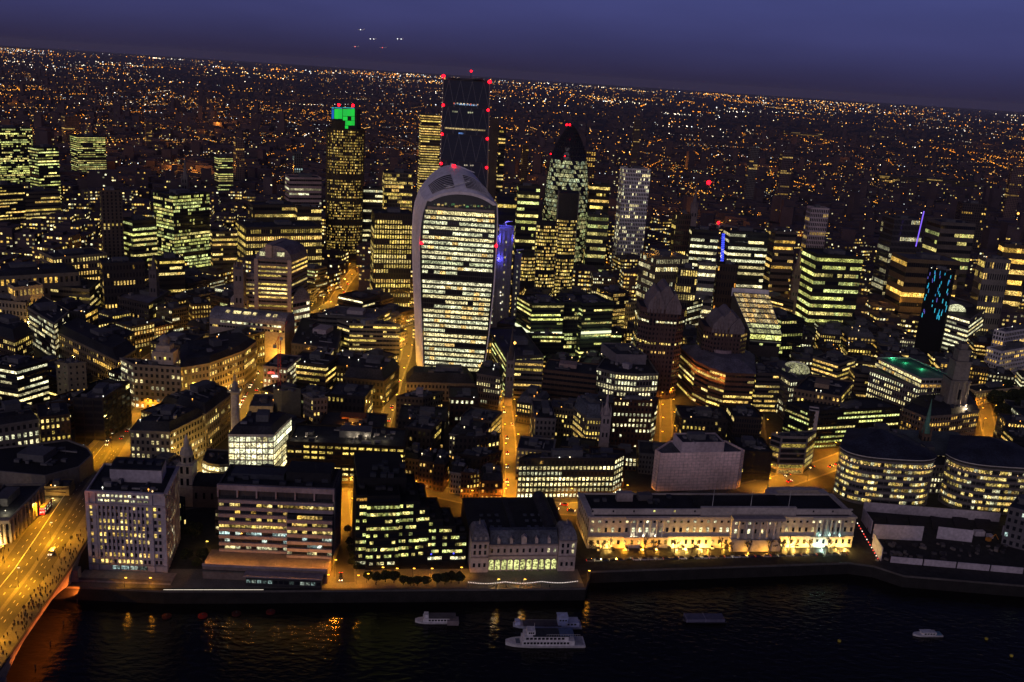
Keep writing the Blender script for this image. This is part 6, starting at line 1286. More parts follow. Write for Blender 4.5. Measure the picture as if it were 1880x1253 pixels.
P = A('j', 1455, 578, 44); flood('dazzling white floodlight on the large stone block', (P.x, P.y, 44), 2600, (.95, 1, .9), .8); P = A('j', 1385, 578, 43); flood('smaller warm floodlight beside the dazzling white one', (P.x, P.y, 43), 900, (1, .85, .6), .6)
def stepped_stone_tower():
    Y = 700; P = aty(*tp('j', 1556, 500), Y); root = thing('stone_tower', 'uplit stepped stone tower with a columned stage behind the green-lit courtyard roof', 'tower', (P.x, Y, 0)); h = P.z; C_ = (.24, .215, .18)
    for w, z0, z1 in ((14.5, 0, h*.62), (11.5, h*.62, h*.82), (8.5, h*.82, h*.94), (5, h*.94, h)): MB().box((P.x, Y, (z0+z1)/2), w/2, w/2, (z1-z0)/2).build('tower_stage', 'wall', root, C_); block('cornice', root, (P.x, Y, z1-.4), w+1.2, w+1.2, .8, 0, C_)
    for k in range(4): MB().lathe((P.x-5.1+3.4*k, Y-8.2, h*.34), [(.8, 0), (.65, h*.25), (.9, h*.27)], 8).build('column', 'wall', root, C_)
    o = link('arch_opening', PDARK, root, loc=(P.x, Y-7.35, h*.47)); o.scale = (4, 1, 8); protect([(P.x-8, Y-8), (P.x+8, Y-8), (P.x+8, Y+8), (P.x-8, Y+8)], h*.3, h); FOOT.append([(P.x-8, Y-8), (P.x+8, Y-8), (P.x+8, Y+8), (P.x-8, Y+8)])
    for dx in (-6, 0, 6): flood('warm uplight on the stepped stone tower', (P.x+dx, Y-11.5, h*.33), 9000, (1, .72, .38), .3, group='uplights of the stepped stone tower')
stepped_stone_tower()
r = B('golden_house', 'low classical house floodlit golden at the edge of the park', 'j', [(1622, 760), (1858, 738)], 13, 16, nf=2, bay=4, lit_p=.3, pal='o', wall=(.5, .38, .2), roof=RD, plant=2, vis=0)
for k in range(5): P = A('j', 1640+50*k, 812-4*k, 0); flood('golden floodlight before the low classical house', (P.x, P.y-3, .1), 2600, (1, .62, .10), .3, group='golden house floods')
B('curved_stone_hotel', 'stone hotel with rounded corner and orange lamps along its foot beside the green spire', 'j', [(1228, 848), (1345, 895), (1490, 885), (1642, 862), (1600, 790), (1290, 790)], 22, nf=5, bay=3, lit_p=.3, pal='o', wall=(.33, .27, .22), mansard=4, vis=0)
for k, q in enumerate(((1245, 985), (1300, 1000), (1400, 990), (1450, 985), (1510, 980), (1590, 975), (1625, 965))): P = A('j', *q, 0); flood('orange lamp at the foot of the stone hotel', (P.x, P.y-4, 2.5), 1300, (1, .42, .05), .3, group='hotel foot lamps')
B('dark_ribbon_slab', 'long dark slab with seven thin rows of yellow-green windows and white end wall', 'j', [(600, 815), (730, 868), (1216, 842)], 29, st='ribbon', nf=8, bay=2.9, lit_p=.62, pal='g', wall=(.035, .035, .03), roof=RD, plant=5, vis=0, ww=.8)
P, Q = A('j', 722, 862, 29.4), A('j', 775, 868, 29.4)
B('white_end_wall', 'blank white stair tower on the corner of the long dark slab', 'j', [(722, 858), (776, 866)], 29.6, 8, st='none', wall=(.45, .40, .40), plant=0)
B('tan_office', 'tan blocky office above the long dark slab', 'j', [(640, 745), (890, 785), (960, 705)], 36, nf=8, bay=3.5, lit_p=.45, pal='y', wall=(.27, .19, .12), plant=4, plantc=(.25, .18, .12))
B('stepped_dim_office', 'dim stepped office with broken lit bands right of the polygonal brick office', 'j', [(440, 660), (575, 664)], 33, 26, st='ribbon', nf=8, bay=2.8, lit_p=.5, pal='y', wall=(.11, .09, .09), roof=RB)
B('amber_band_block', 'small brown block with three amber window bands behind the wrapped blocks', 'j', [(320, 882), (472, 884)], 23, 20, st='ribbon', nf=6, bay=2.4, lit_p=.7, pal='o', wall=(.09, .05, .035))
B('dark_foreground_block', 'low dark block with cluttered roof behind the pinkish-white wrapped block', 'j', [(40, 900), (300, 915)], 22, 26, nf=5, lit_p=.2, wall=(.06, .05, .05), plant=12)
B('dark_foreground_block', 'black-walled block between the two sheeted buildings', 'd', [(1120, 300), (1320, 310)], 20, 26, nf=5, bay=4, lit_p=.1, wall=(.03, .028, .028), plant=8)
B('lit_edge_block', 'narrow dark block with a column of small lit windows between the sheeted buildings', 'd', [(1075, 85), (1250, 95)], 30, 22, st='strip', nf=8, bay=2.2, lit_p=.25, pal='y', wall=(.07, .05, .04))
r = B('arched_roof_office', 'pale office with white arched roof gable and lit bands on the right', 'j', [(1372, 310), (1590, 372), (1692, 300)], 42, st='ribbon', nf=9, bay=3.4, lit_p=.72, pal='w', wall=(.30, .27, .26), plant=2)
P = A('j', 1510, 330, 42); m_ = MB(); m_.loft([[(P.x+11*math.cos(s), P.y+y, 42+8*math.sin(s)) for s in np.linspace(0, math.pi, 10)] for y in (0, 26)], closed=False, caps=False); m_.build('arched_vault', 'roof', r, (.45, .43, .42)); m_ = MB(); m_.face([(P.x+10.5*math.cos(s), P.y+.3, 42+7.5*math.sin(s)) for s in np.linspace(0, math.pi, 10)]); m_.build('arch_window', 'lito', r, (.75, .75, .45))
B('white_stepped_hospital', 'white stepped building with tall windows at the right picture edge', 'j', [(1680, 520), (1760, 545), (1960, 510)], 33, nf=8, bay=3.4, lit_p=.35, pal='o', wall=(.62, .58, .58), roof=RP)
B('white_stepped_hospital', 'upper tier of the white stepped building at the right picture edge', 'j', [(1720, 425), (1780, 440), (1960, 410)], 46, st='strip', nf=11, bay=3.4, lit_p=.3, pal='o', wall=(.62, .58, .58), roof=RP)
def led_hotel():
    Y = 905; pl, h = tower_poly('j', 1372, 1508, 100, Y, .5, -.12); root = bld('black_led_tower', 'black tower front scattered with vertical cyan light strips', pl, h, st='none', wall=(.012, .012, .014), plant=3)
    for e in cam_edges(pl):
        ln = math.hypot(e[1][0]-e[0][0], e[1][1]-e[0][1])
        if ln < 12: continue
        n = 48 if ln > 20 else 4
        for k in range(n):
            p = along(*e, .04+.92*rnd.random(), .2); z = h*(.5+.47*rnd.random()); block('light_strip', root, (p[0], p[1], z), .55, .2, rnd.choice((2.2, 3, 4.2)), math.atan2(e[1][1]-e[0][1], e[1][0]-e[0][0]), rnd.choice(((.03, .45, .7), (.06, .6, .8), (.03, .25, .5), (.12, .1, .5))), 'glowo')
led_hotel()
B('sign_block', 'small white-striped sign block below the cyan-lit black tower', 'j', [(1272, 262), (1420, 292)], 24, 14, st='strip', nf=3, bay=3, lit_p=.85, pal='c', wall=(.3, .3, .3))
T('ribbon_block', 'broad flat-topped block with five bright yellow-green ribbons on the right', 'o', 122, 497, 915, 985, .8, .42, st='ribbon', nf=11, bay=3, lit_p=.92, pal='g', wall=(.06, .06, .04))
r = T('amber_terrace_office', 'office with long amber-lit terrace lines behind the cyan-lit black tower', 'o', 700, 1112, 945, 1060, .7, .45, st='ribbon', nf=7, bay=3, lit_p=.45, pal='o', wall=(.26, .19, .11), roof=RG)
P = ORG[r.name]; 
for k in range(6): flood('amber lamp on the terrace of the amber-lined office', (P[0]-48+k*17, P[1]-34+abs(k-2)*9, 30), 3500, (1, .5, .08), .4, group='amber terrace lamps')
T('checker_tower', 'grey tower speckled with white windows beside a violet light line', 'o', 636, 888, 690, 1160, .8, .5, st='strip', nf=16, bay=2.2, lit_p=.45, pal='w', wall=(.13, .12, .12), bright=.6)
P0, P1 = aty(*tp('o', 892, 655), 1125), aty(*tp('o', 840, 880), 1125); t = thing('light_sculpture', 'thin violet light blade leaning beside the grey speckled tower', 'light sculpture', (P1.x, 1125, 0)); MB().tube(P1, P0, .7, seg=5).build('blade', 'glowo', t, (.3, .16, 1.2)); MB().tube((P1.x, P1.y, 0), P1, .5, seg=5).build('mast', 'steel', t)
T('terraced_office', 'office with pale overhanging top and broad lit storeys on the right', 'o', 925, 1212, 715, 1170, .8, .5, st='ribbon', nf=11, bay=3, lit_p=.6, pal='g', wall=(.22, .19, .17), bright=.6)
T('white_tower_block', 'slender white residential tower on the right', 'o', 147, 286, 628, 1130, .7, .35, st='strip', nf=22, bay=2.6, lit_p=.35, pal='o', wall=(.42, .36, .38), bright=.6)
T('ribbed_white_tower', 'white tower with close vertical ribs right of the bullet-shaped tower', 'n', 272, 470, 378, 1260, .6, .3, st='strip', nf=28, bay=2.8, lit_p=.28, pal='w', wall=(.7, .68, .68), bright=1.0, runs=.2)
r = T('round_glass_office', 'rounded glass office with bright bands and a blue light strip, left half', 'n', 718, 905, 765, 1040, .7, .15, st='ribbon', nf=14, bay=2.6, lit_p=.85, pal='w', wall=(.05, .055, .05), vis=.1)
p = aty(*tp('n', 917, 790), 1036); q = aty(*tp('n', 908, 968), 1036)
for k in range(14): f = k/14; block('blue_strip', r, (p.x+(q.x-p.x)*f, 1022, p.z+(q.z-p.z)*f), 3.2, .4, (p.z-q.z)/14*.75, 0, (.08, .12, 1.5), 'glowo')
T('round_glass_office', 'rounded glass office with bright bands, right half beside the blue strip', 'n', 938, 1222, 775, 1045, .6, .3, st='ribbon', nf=14, bay=2.6, lit_p=.85, pal='w', wall=(.05, .055, .05), vis=.1)
T('grey_stepped_block', 'grey block with stepped top right of the rounded glass office', 'n', 1228, 1400, 775, 1080, .8, .4, st='ribbon', nf=13, bay=2.6, lit_p=.5, pal='o', wall=(.2, .17, .15), bright=.7)
T('brown_slab_tower', 'brown slab tower left of the rounded glass office', 'n', 612, 730, 665, 1110, .7, .4, st='strip', nf=17, bay=3, lit_p=.3, pal='y', wall=(.13, .09, .07))
r = T('amber_roof_office', 'flat-roofed office with an amber-lit roof edge before the rounded glass office', 'n', 400, 712, 925, 965, .9, .55, nf=10, bay=2.4, lit_p=.7, pal='w', wall=(.24, .2, .15), roof=(.2, .18, .15))
P = ORG[r.name]; hh = aty(*tp('n', 556, 925), 965).z
for k in range(5): flood('amber lamp along the roof edge of the amber-roofed office', (P[0]-22+k*10, P[1]-8+k*5, hh-.8), 1500, (1, .45, .06), .35, group='amber roof edge lamps')
T('yellow_grid_block', 'short block with a square yellow grid below the rounded glass office', 'n', 640, 772, 1010, 930, .7, .1, st='strip', nf=9, bay=3, lit_p=.85, pal='y', wall=(.12, .1, .08))
T('white_band_block', 'pale narrow block with white bands below the blue light strip', 'n', 772, 888, 978, 925, .7, .15, st='ribbon', nf=11, bay=2.4, lit_p=.85, pal='w', wall=(.32, .3, .27))
T('dark_brick_block', 'dark brick block to the right of the pale white-banded block', 'n', 888, 1030, 985, 935, .7, .15, nf=10, bay=3, lit_p=.15, pal='a', wall=(.09, .06, .045))
T('white_roof_office', 'white-trimmed office with a bright floodlight on the far right', 'o', 1248, 1442, 950, 985, .8, .4, nf=8, bay=3, lit_p=.3, pal='y', wall=(.3, .27, .24), roof=RG)
T('amber_row_office', 'wide office with amber window rows at the right picture edge', 'o', 1385, 1570, 860, 1080, .7, .3, st='ribbon', nf=8, bay=3, lit_p=.75, pal='o', wall=(.16, .12, .08))
# --- upper centre and left: towers behind
T('tower_behind', 'lit tower standing left of the dark wedge tower', 'm', 122, 272, 352, 1800, .6, .15, st='ribbon', nf=36, bay=4, lit_p=.9, pal='y', wall=(.12, .11, .08), bright=.9, vis=.4)
T('slim_stone_tower', 'slim brown tower edge rising right of the dark wedge tower', 'm', 632, 690, 378, 1355, .8, .1, st='none', wall=(.17, .13, .11), plant=1)
T('slim_lit_tower', 'lit lower shoulder attached right of the slim brown tower', 'm', 690, 740, 458, 1350, .8, .1, st='ribbon', nf=34, bay=4, lit_p=.35, pal='y', wall=(.1, .09, .07))
T('dark_window_tower', 'square dark tower with columns of yellow windows left of the top-heavy tower', 'l', 1105, 1400, 815, 1000, .8, .12, st='strip', nf=19, bay=3.3, lit_p=.72, pal='y', wall=(.035, .035, .04), vis=.1, bright=.9)
T('white_pier_tower', 'office tower with white piers and dense bright windows behind the dark square tower', 'l', 1185, 1402, 530, 1290, .8, .1, st='strip', nf=22, bay=2.4, lit_p=.85, pal='y', wall=(.2, .18, .14), vis=.3)
T('lit_office', 'bright low office right of the bronze ribbed tower', 'l', 1030, 1185, 640, 1260, .8, .1, st='ribbon', nf=14, bay=3, lit_p=.6, pal='w', wall=(.1, .1, .09))
T('lit_office', 'lit office behind the top-heavy tower on its right', 'm', 672, 820, 915, 960, .8, .1, st='ribbon', nf=17, bay=2.6, lit_p=.8, pal='y', wall=(.04, .04, .035), vis=.3)
T('lit_office', 'stepped lit office between the top-heavy and bullet-shaped towers', 'm', 820, 985, 860, 1130, .8, .1, st='ribbon', nf=16, bay=2.6, lit_p=.6, pal='g', wall=(.08, .075, .06))
T('lit_office', 'yellow-banded office immediately right of the bullet-shaped tower', 'm', 1332, 1490, 850, 1250, .8, .1, st='ribbon', nf=14, bay=3, lit_p=.75, pal='y', wall=(.09, .08, .06))
T('lit_office', 'pale glazed office below the yellow-banded one right of the bullet-shaped tower', 'm', 1325, 1480, 1065, 1150, .8, .1, st='ribbon', nf=10, bay=3, lit_p=.55, pal='g', wall=(.15, .15, .12), bright=.6)
T('distant_slab', 'thin distant slab with a bright vertical light line right of the bullet-shaped tower', 'n', 55, 120, 270, 1900, .7, .1, st='strip', nf=30, bay=5, lit_p=.3, pal='o', wall=(.12, .09, .09))
T('round_corner_tower', 'tall office tower of yellow-green windows left of centre', 'k', 990, 1330, 530, 1070, .75, .62, st='curtain', nf=25, bay=2.6, lit_p=.78, pal='g', wall=(.06, .065, .05), vis=.05, runs=.45)
T('concrete_slab_tower', 'dark concrete slab tower with a central strip of windows on the left', 'k', 640, 772, 515, 1010, .6, .12, st='strip', nf=27, bay=4.5, lit_p=.06, pal='y', wall=(.17, .13, .10), vis=.05, ww=.4)
T('green_lit_office', 'low green-yellow glowing office right of the concrete slab tower', 'k', 778, 992, 700, 1030, .9, .5, st='ribbon', nf=12, bay=2.6, lit_p=.85, pal='g', wall=(.12, .12, .07))
T('big_lit_tower', 'big bright-windowed tower at the upper left picture edge', 'k', -90, 186, 115, 1560, .7, .35, st='curtain', nf=34, bay=3.2, lit_p=.7, runs=.4, pal='g', wall=(.05, .055, .04), vis=.2)
T('lit_step_tower', 'lower lit tower beside the big tower at the upper left', 'k', 188, 362, 240, 1440, .8, .5, st='ribbon', nf=22, bay=3, lit_p=.7, pal='g', wall=(.05, .055, .04))
T('curved_side_tower', 'curved-sided lit tower at the left picture edge', 'k', -60, 140, 480, 1210, .8, .4, st='ribbon', nf=18, bay=3, lit_p=.7, pal='y', wall=(.05, .05, .04))
T('long_lit_office', 'long lit office with pale blank stair wall behind the concrete slab tower', 'k', 120, 370, 520, 1240, .6, .35, st='ribbon', nf=12, bay=3, lit_p=.75, pal='y', wall=(.2, .17, .12))
T('ribbon_low_block', 'low ribbon-lit block in front of the yellow-green office tower', 'k', 985, 1172, 945, 920, .7, .2, st='ribbon', nf=9, bay=2.8, lit_p=.8, pal='y', wall=(.06, .055, .045))
T('old_bank', 'vast low stone bank with dark roof and lit window rows, far left', 'k', -200, 470, 1040, 865, .35, .12, nf=4, bay=4.4, lit_p=.55, pal='o', wall=(.36, .30, .22), mansard=4)
T('portico_exchange', 'golden-lit classical exchange with columned end on the far left', 'k', 60, 262, 1118, 830, .8, .3, nf=4, bay=4, lit_p=.3, pal='o', wall=(.42, .32, .2))
T('gold_stone_block', 'stone block washed gold from the street behind the old bank', 'k', 272, 668, 915, 930, .7, .35, nf=7, bay=3.4, lit_p=.6, pal='y', wall=(.36, .29, .19))
T('dark_mid_block', 'large dark block with violet roof before the concrete slab tower', 'k', 640, 912, 965, 890, .7, .15, nf=7, bay=3.4, lit_p=.2, pal='o', wall=(.07, .06, .06))
T('cream_band_block', 'block with cream lit bands right of the yellow-green office tower', 'k', 1338, 1512, 775, 1090, .7, .2, st='ribbon', nf=9, bay=2.8, lit_p=.7, pal='y', wall=(.15, .13, .1))
T('cream_band_block', 'upper band-lit block behind the one right of the yellow-green office tower', 'k', 1510, 1680, 720, 1160, .7, .2, st='ribbon', nf=9, bay=2.8, lit_p=.6, pal='y', wall=(.13, .12, .1))
T('long_row_office', 'long office with three bright window rows at the foot of the bronze ribbed tower', 'l', 150, 742, 905, 1085, .5, .25, st='punched', nf=8, bay=3, lit_p=.9, pal='y', wall=(.12, .1, .07), ww=.62)
T('pink_zigzag_office', 'pink-lit office with white zigzag bracing left of the bronze ribbed tower', 'l', 485, 742, 562, 1420, .7, .2, st='ribbon', nf=12, bay=3.2, lit_p=.6, pal='w', wall=(.42, .3, .28), bright=.7)
T('grey_slab', 'grey slab tower behind the pink-lit office', 'l', 540, 610, 395, 1620, .8, .2, st='strip', nf=24, bay=4, lit_p=.25, pal='c', wall=(.16, .15, .15), bright=.5)
T('row_lit_block', 'flat block with two lit rows left of the pink-lit office', 'l', 222, 552, 755, 1210, .6, .2, st='ribbon', nf=8, bay=3, lit_p=.65, pal='y', wall=(.12, .1, .08))
T('row_lit_block', 'brown block with even lit rows directly left of the bronze ribbed tower', 'l', 560, 742, 775, 1180, .6, .15, st='ribbon', nf=8, bay=3, lit_p=.7, pal='y', wall=(.12, .09, .06))
for nm, lb, k, x0, x1, yt, Y, wl in (('estate_tower', 'pale distant slab tower at upper left beneath a bright lamp', 'k', 395, 502, 45, 2500, (.2, .16, .16)), ('estate_tower', 'slim pale pink distant tower block, upper left', 'k', 922, 968, 75, 2450, (.3, .22, .2)), ('estate_tower', 'twin-faced pale distant tower block left of the bronze ribbed tower', 'k', 1492, 1560, 195, 1900, (.34, .26, .24)), ('estate_tower', 'pale distant tower block with stepped top, right of the bullet-shaped tower', 'n', 362, 410, 70, 2700, (.24, .19, .15)),
    ('estate_tower', 'grey-violet distant tower block at upper right', 'n', 1300, 1382, 275, 2000, (.22, .17, .19)), ('estate_tower', 'small pale distant tower block left of the grey-violet one', 'n', 1098, 1165, 245, 2150, (.26, .24, .24)), ('estate_tower', 'dark pink distant tower block cut by the right edge', 'o', 1448, 1531, 370, 2100, (.3, .2, .18)), ('estate_tower', 'dim distant tower block near the right edge above the street lamps', 'o', 1115, 1290, 600, 1500, (.12, .09, .09)), ('estate_tower', 'brown distant tower block just left of the grey-violet one', 'o', -10, 62, 275, 2000, (.26, .19, .18)), ('estate_tower', 'faint distant pair block high at upper right', 'o', 530, 655, 172, 2900, (.25, .18, .18)), ('estate_tower', 'faint distant slab above the bullet-shaped tower', 'm', 855, 905, 570, 2000, (.2, .15, .08)), ('estate_tower', 'dark lit-banded distant office block at upper left', 'k', 455, 662, 170, 1900, (.04, .045, .04)), ('estate_tower', 'yellow-banded distant block left of the twin-faced tower block', 'k', 1372, 1485, 305, 1750, (.14, .12, .1)), ('estate_tower', 'pale terrace block in the distance at right', 'o', 600, 1215, 440, 1750, (.14, .11, .09)), ('estate_tower', 'long pale distant terrace at upper right', 'o', 0, 240, 150, 2900, (.2, .15, .15))):
    if 'terrace' in lb or 'pair' in lb: Y = at(*tp(k, (x0+x1)/2, yt), 22).y
    T(nm, lb, k, x0, x1, yt, Y, .8 if x1-x0 < 250 else .2, .3, st='ribbon' if 'band' in lb else 'strip', bay=4, lit_p=.8 if 'band' in lb else .12, pal='g' if 'band' in lb else 'o', wall=wl, bright=.7, plant=1)
# ================================================================== wings that belong to one building become its parts
def find(lb): return next(o for o in bpy.data.objects if o.get('label', '').startswith(lb))
def absorb(child, parent, name):
    c, p = find(child), find(parent); a, b_ = Vector(ORG[c.name]), Vector(ORG[p.name])
    del c['label'], c['category']; c.name = name; c.parent = p; c.location = a-b_
absorb('sheeted upper storey', 'pinkish-white block', 'upper_storey'); absorb('big pale windowless plant', 'bow-fronted stone', 'plant_storey'); absorb('blank white stair tower', 'long dark slab with seven', 'stair_tower')
for c_, n_ in (('right-hand twin wing', 'glass_wing'), ('recessed glass link', 'glass_link'), ('lower front tier', 'podium_wing'), ('dark lower tier', 'podium_wing')): absorb(c_, 'big glass office glowing', n_)
absorb('upper tier of the white', 'white stepped building with', 'upper_tier'); absorb('rounded glass office with bright bands, right', 'rounded glass office with bright bands and', 'glass_wing'); absorb('lit lower shoulder', 'slim brown tower', 'shoulder_wing')
find('rounded glass office with bright bands and')['label'] = 'rounded glass office with bright bands and a blue light strip between its halves'
# ================================================================== construction site, right edge building, crane, hoardings
def site():
    c = [A('e', 625, 800, 9), A('e', 700, 985, 7), A('e', 790, 1150, 7), A('e', 1660, 1215, 5), A('e', 1570, 1000, 9), A('e', 1500, 870, 9)]
    root = thing('building_site', 'walled riverside building site with pale hoardings and broken floor slabs', 'building site', (c[1].x+25, c[1].y, 0)); W = (.52, .46, .5)
    P = [A('e', 625, 880), A('e', 690, 980), A('e', 730, 1130), A('e', 810, 1165), A('e', 1665, 1235), A('e', 1590, 1060), A('e', 1520, 900), A('e', 640, 850)]; P = [(p.x, p.y) for p in P]
    FOOT.append(P); protect(P, 0, 4)
    def wl(n_, a, b_, h, z=0, col=W): bar(n_, root, a, b_, z+h/2, h, .5, col, 0)
    a, b_ = A('e', 640, 830), A('e', 1510, 900); wl('rear_hoarding', (a.x, a.y), (b_.x, b_.y), 6)
    a, b_ = A('e', 632, 890), A('e', 690, 975); wl('side_hoarding', (a.x, a.y), (b_.x, b_.y), 8); a, b_ = A('e', 700, 1055), A('e', 755, 1150); wl('side_hoarding', (a.x, a.y), (b_.x, b_.y), 8)
    a, b_ = A('e', 810, 1158), A('e', 1665, 1232)
    for k in range(4): p, q = a.lerp(b_, k/4+.006), a.lerp(b_, (k+1)/4-.006); wl('river_wall_panel', (p.x, p.y), (q.x, q.y), 3.6)
    a, b_ = A('e', 700, 1005), A('e', 1015, 1020); wl('pale_wall', (a.x, a.y), (b_.x, b_.y), 9); a, b_ = A('e', 1110, 1005), A('e', 1335, 1030); wl('pale_wall', (a.x, a.y), (b_.x, b_.y), 7.5)
    for q in ((1380, 985, 6, 3), (1560, 990, 5, 6), (1450, 1000, 3, 2)): p = A('e', q[0], q[1]); block('site_cabin', root, (p.x, p.y, q[3]/2), q[2], 3, q[3], .1, W)
    a = A('e', 770, 1010); 
    for k in range(70):
        p = A('e', rnd.uniform(720, 1560), rnd.uniform(1030, 1150)); s = rnd.uniform(.5, 2.2); block('rubble_heap', root, (p.x, p.y, s*.35), s*1.6, s, s*.7, rnd.random()*3, rnd.choice(((.05, .045, .05), (.1, .09, .09), (.2, .17, .15))))
    for k in range(6): p, q = A('e', 700+k*140, 880), A('e', 720+k*140, 960); bar('floor_slab', root, (p.x, p.y), (q.x, q.y), .6, 1.2, 9, (.035, .03, .035))
    ex = A('e', 1440, 1030); d = thing('excavator', 'small orange excavator in the walled building site', 'excavator', (ex.x, ex.y, 0)); block('tracks', d, (ex.x, ex.y, .5), 3.4, 2.4, 1, .4, (.02, .02, .02)); block('cab', d, (ex.x, ex.y, 1.9), 2.6, 2, 1.8, .4, (.5, .2, .03)); m_ = MB(); m_.tube((ex.x+1, ex.y, 2), (ex.x+4, ex.y+.8, 5), .25); m_.tube((ex.x+4, ex.y+.8, 5), (ex.x+6.5, ex.y+1.4, 1.5), .2); m_.build('boom', 'wall', d, (.5, .2, .03))
    rp = [A('e', 615+ (745-615)*k/13, 900+(1125-900)*k/13, 3) for k in range(14)]
    t = thing('warning_lamp_string', 'row of red and white warning lamps down the site\'s left hoarding', 'lights', (rp[0].x, rp[0].y, 0))
    for k, p in enumerate(rp): beacon(t, (p.x-1, p.y-1, 2.6), .32, (2.4, .2, .15) if k % 3 else (2.2, 1.8, 1.6), 'lamp')
    m_ = MB(); m_.tube((rp[0].x-1, rp[0].y-1, 2.4), (rp[-1].x-1, rp[-1].y-1, 2.4), .06, seg=4); m_.build('cable', 'steel', t)
site()
B('grey_corner_building', 'grey stone building corner cut by the right edge beside the building site', 'e', [(1575, 800), (1640, 720), (1800, 760)], 24, nf=5, bay=4, lit_p=.2, pal='c', wall=(.26, .24, .26), roof=RB, vis=0)
def crane(name, label, mast_px, Y, top, jib_to, col, light=None, zb=0):
    P = aty(*mast_px, Y); zt = aty(mast_px[0], top, Y).z; root = thing(name, label, 'crane', (P.x, Y, 0)); m_ = MB()
    for sx in (-.9, .9):
        for sy in (-.9, .9): m_.tube((P.x+sx, Y+sy, 0), (P.x+sx, Y+sy, zt), .16, seg=4)
    z = 0; k = 1
    while z < zt-2: m_.tube((P.x-.9*k, Y-.9, z), (P.x+.9*k, Y-.9, z+2.4), .1, seg=4); m_.tube((P.x+.9, Y-.9*k, z), (P.x+.9, Y+.9*k, z+2.4), .1, seg=4); z += 2.4; k = -k
    m_.build('mast', 'wall', root, col); j = MB(); Q = aty(*jib_to, Y-6); d = Vector(Q)-Vector((P.x, Y, zt)); n = int(d.length/2.5)
    for o in ((0, 0, 0), (0, 0, 1.6)): j.tube(Vector((P.x, Y, zt))+Vector(o), Q+Vector(o)*.3, .14, seg=4)
    for i in range(n): a = Vector((P.x, Y, zt)).lerp(Q, i/n); b_ = Vector((P.x, Y, zt)).lerp(Q, (i+1)/n)+Vector((0, 0, 1.6*(1-i/n))); j.tube(a, b_, .07, seg=4)
    j.build('jib', 'wall', root, col); c = Vector((P.x, Y, zt))-d.normalized()*9; MB().tube((P.x, Y, zt), c, .3, seg=4).build('counter_jib', 'wall', root, col); block('counterweight', root, (c.x, c.y, c.z-1.2), 2.2, 1.6, 2.4, 0, (.2, .2, .2)); block('cab', root, (P.x+1.6, Y-.8, zt-1.4), 1.5, 1.5, 2.2, 0, (.4, .4, .4))
    if light: beacon(root, (P.x, Y-1, zt+2.5), light)
crane('tower_crane', 'red lattice tower crane before the barrel-roofed office', (513, 760), 655, 618, (528, 590), (.35, .04, .035))
crane('tower_crane', 'thin distant crane with a bright red lamp beside the lone spire', (1291, 420), 1360, 338, (1278, 350), (.1, .08, .08), 2.3)
crane('tower_crane', 'low crane with a red lamp on top of the rounded glass office', (1315, 440), 1062, 413, (1362, 420), (.3, .3, .3), 1.2)
crane('tower_crane', 'slim dark crane near the right edge with an orange lamp', (1868, 470), 1250, 385, (1850, 440), (.1, .08, .07))
P = aty(1868, 392, 1250); t = find('slim dark crane'); beacon(t, (P.x, 1248, P.z), 1.5, (4, 1.6, .3), 'mast_lamp')
# ================================================================== infill blocks between the traced buildings
def seg_d(x, y, P):
    best = 1e9
    for a, b_ in zip(P, P[1:]):
        dx, dy = b_[0]-a[0], b_[1]-a[1]; l2 = dx*dx+dy*dy; t = max(0, min(1, ((x-a[0])*dx+(y-a[1])*dy)/l2)) if l2 else 0; best = min(best, math.hypot(x-a[0]-dx*t, y-a[1]-dy*t))
    return best
BB = [(min(p[0] for p in P), max(p[0] for p in P), min(p[1] for p in P), max(p[1] for p in P)) for P in FOOT]
def free(x, y, r):
    for (x0, x1, y0, y1), P in zip(BB, FOOT):
        if x0-r < x < x1+r and y0-r < y < y1+r:
            if in_poly(x, y, P) or seg_d(x, y, list(P)+[P[0]]) < r: return False
    for P, w in ROADS:
        if seg_d(x, y, P) < w+r*.8: return False
    return True
LM = [('the top-heavy tower', 835, 600), ('the bronze ribbed tower', 627, 430), ('the bullet-shaped tower', 1040, 450), ('the tall stone column', 432, 760), ('the barrel-roofed office', 510, 560), ('the dark wedge tower', 857, 280), ('the yellow-green office tower', 333, 440), ('the concrete slab tower', 202, 430), ('the green-lit glass office', 1040, 600), ('the gothic-gabled office', 1212, 600), ('the curved glass offices', 1620, 820), ('the rounded glass office', 1330, 470), ('the cyan-lit black tower', 1725, 520), ('the white slender tower', 1500, 430), ('the green-lit courtyard roof', 1680, 680), ('the domed corner building', 300, 650), ('the dark glass office', 185, 750), ('the old bank', 60, 500), ('the speckled grey tower', 1658, 420), ('the stepped stone tower', 1770, 650), ('the polygonal brick office', 1320, 700), ('the sloped glass roof', 1385, 590), ('the ribbed white tower', 1165, 370), ('the big upper-left tower', 25, 300)]
ORDI = ['nearest', 'second', 'third', 'fourth', 'fifth', 'sixth', 'seventh', 'eighth', 'ninth', 'tenth', 'eleventh', 'twelfth', 'thirteenth', 'fourteenth', 'fifteenth', 'sixteenth', 'seventeenth', 'eighteenth', 'nineteenth', 'twentieth']
NUMW = {2: 'two', 3: 'three', 4: 'four', 5: 'five', 6: 'six', 7: 'seven', 8: 'eight', 9: 'nine', 10: 'ten', 11: 'eleven', 12: 'twelve', 13: 'thirteen'}
cand = []; placed = []
y = 470.0
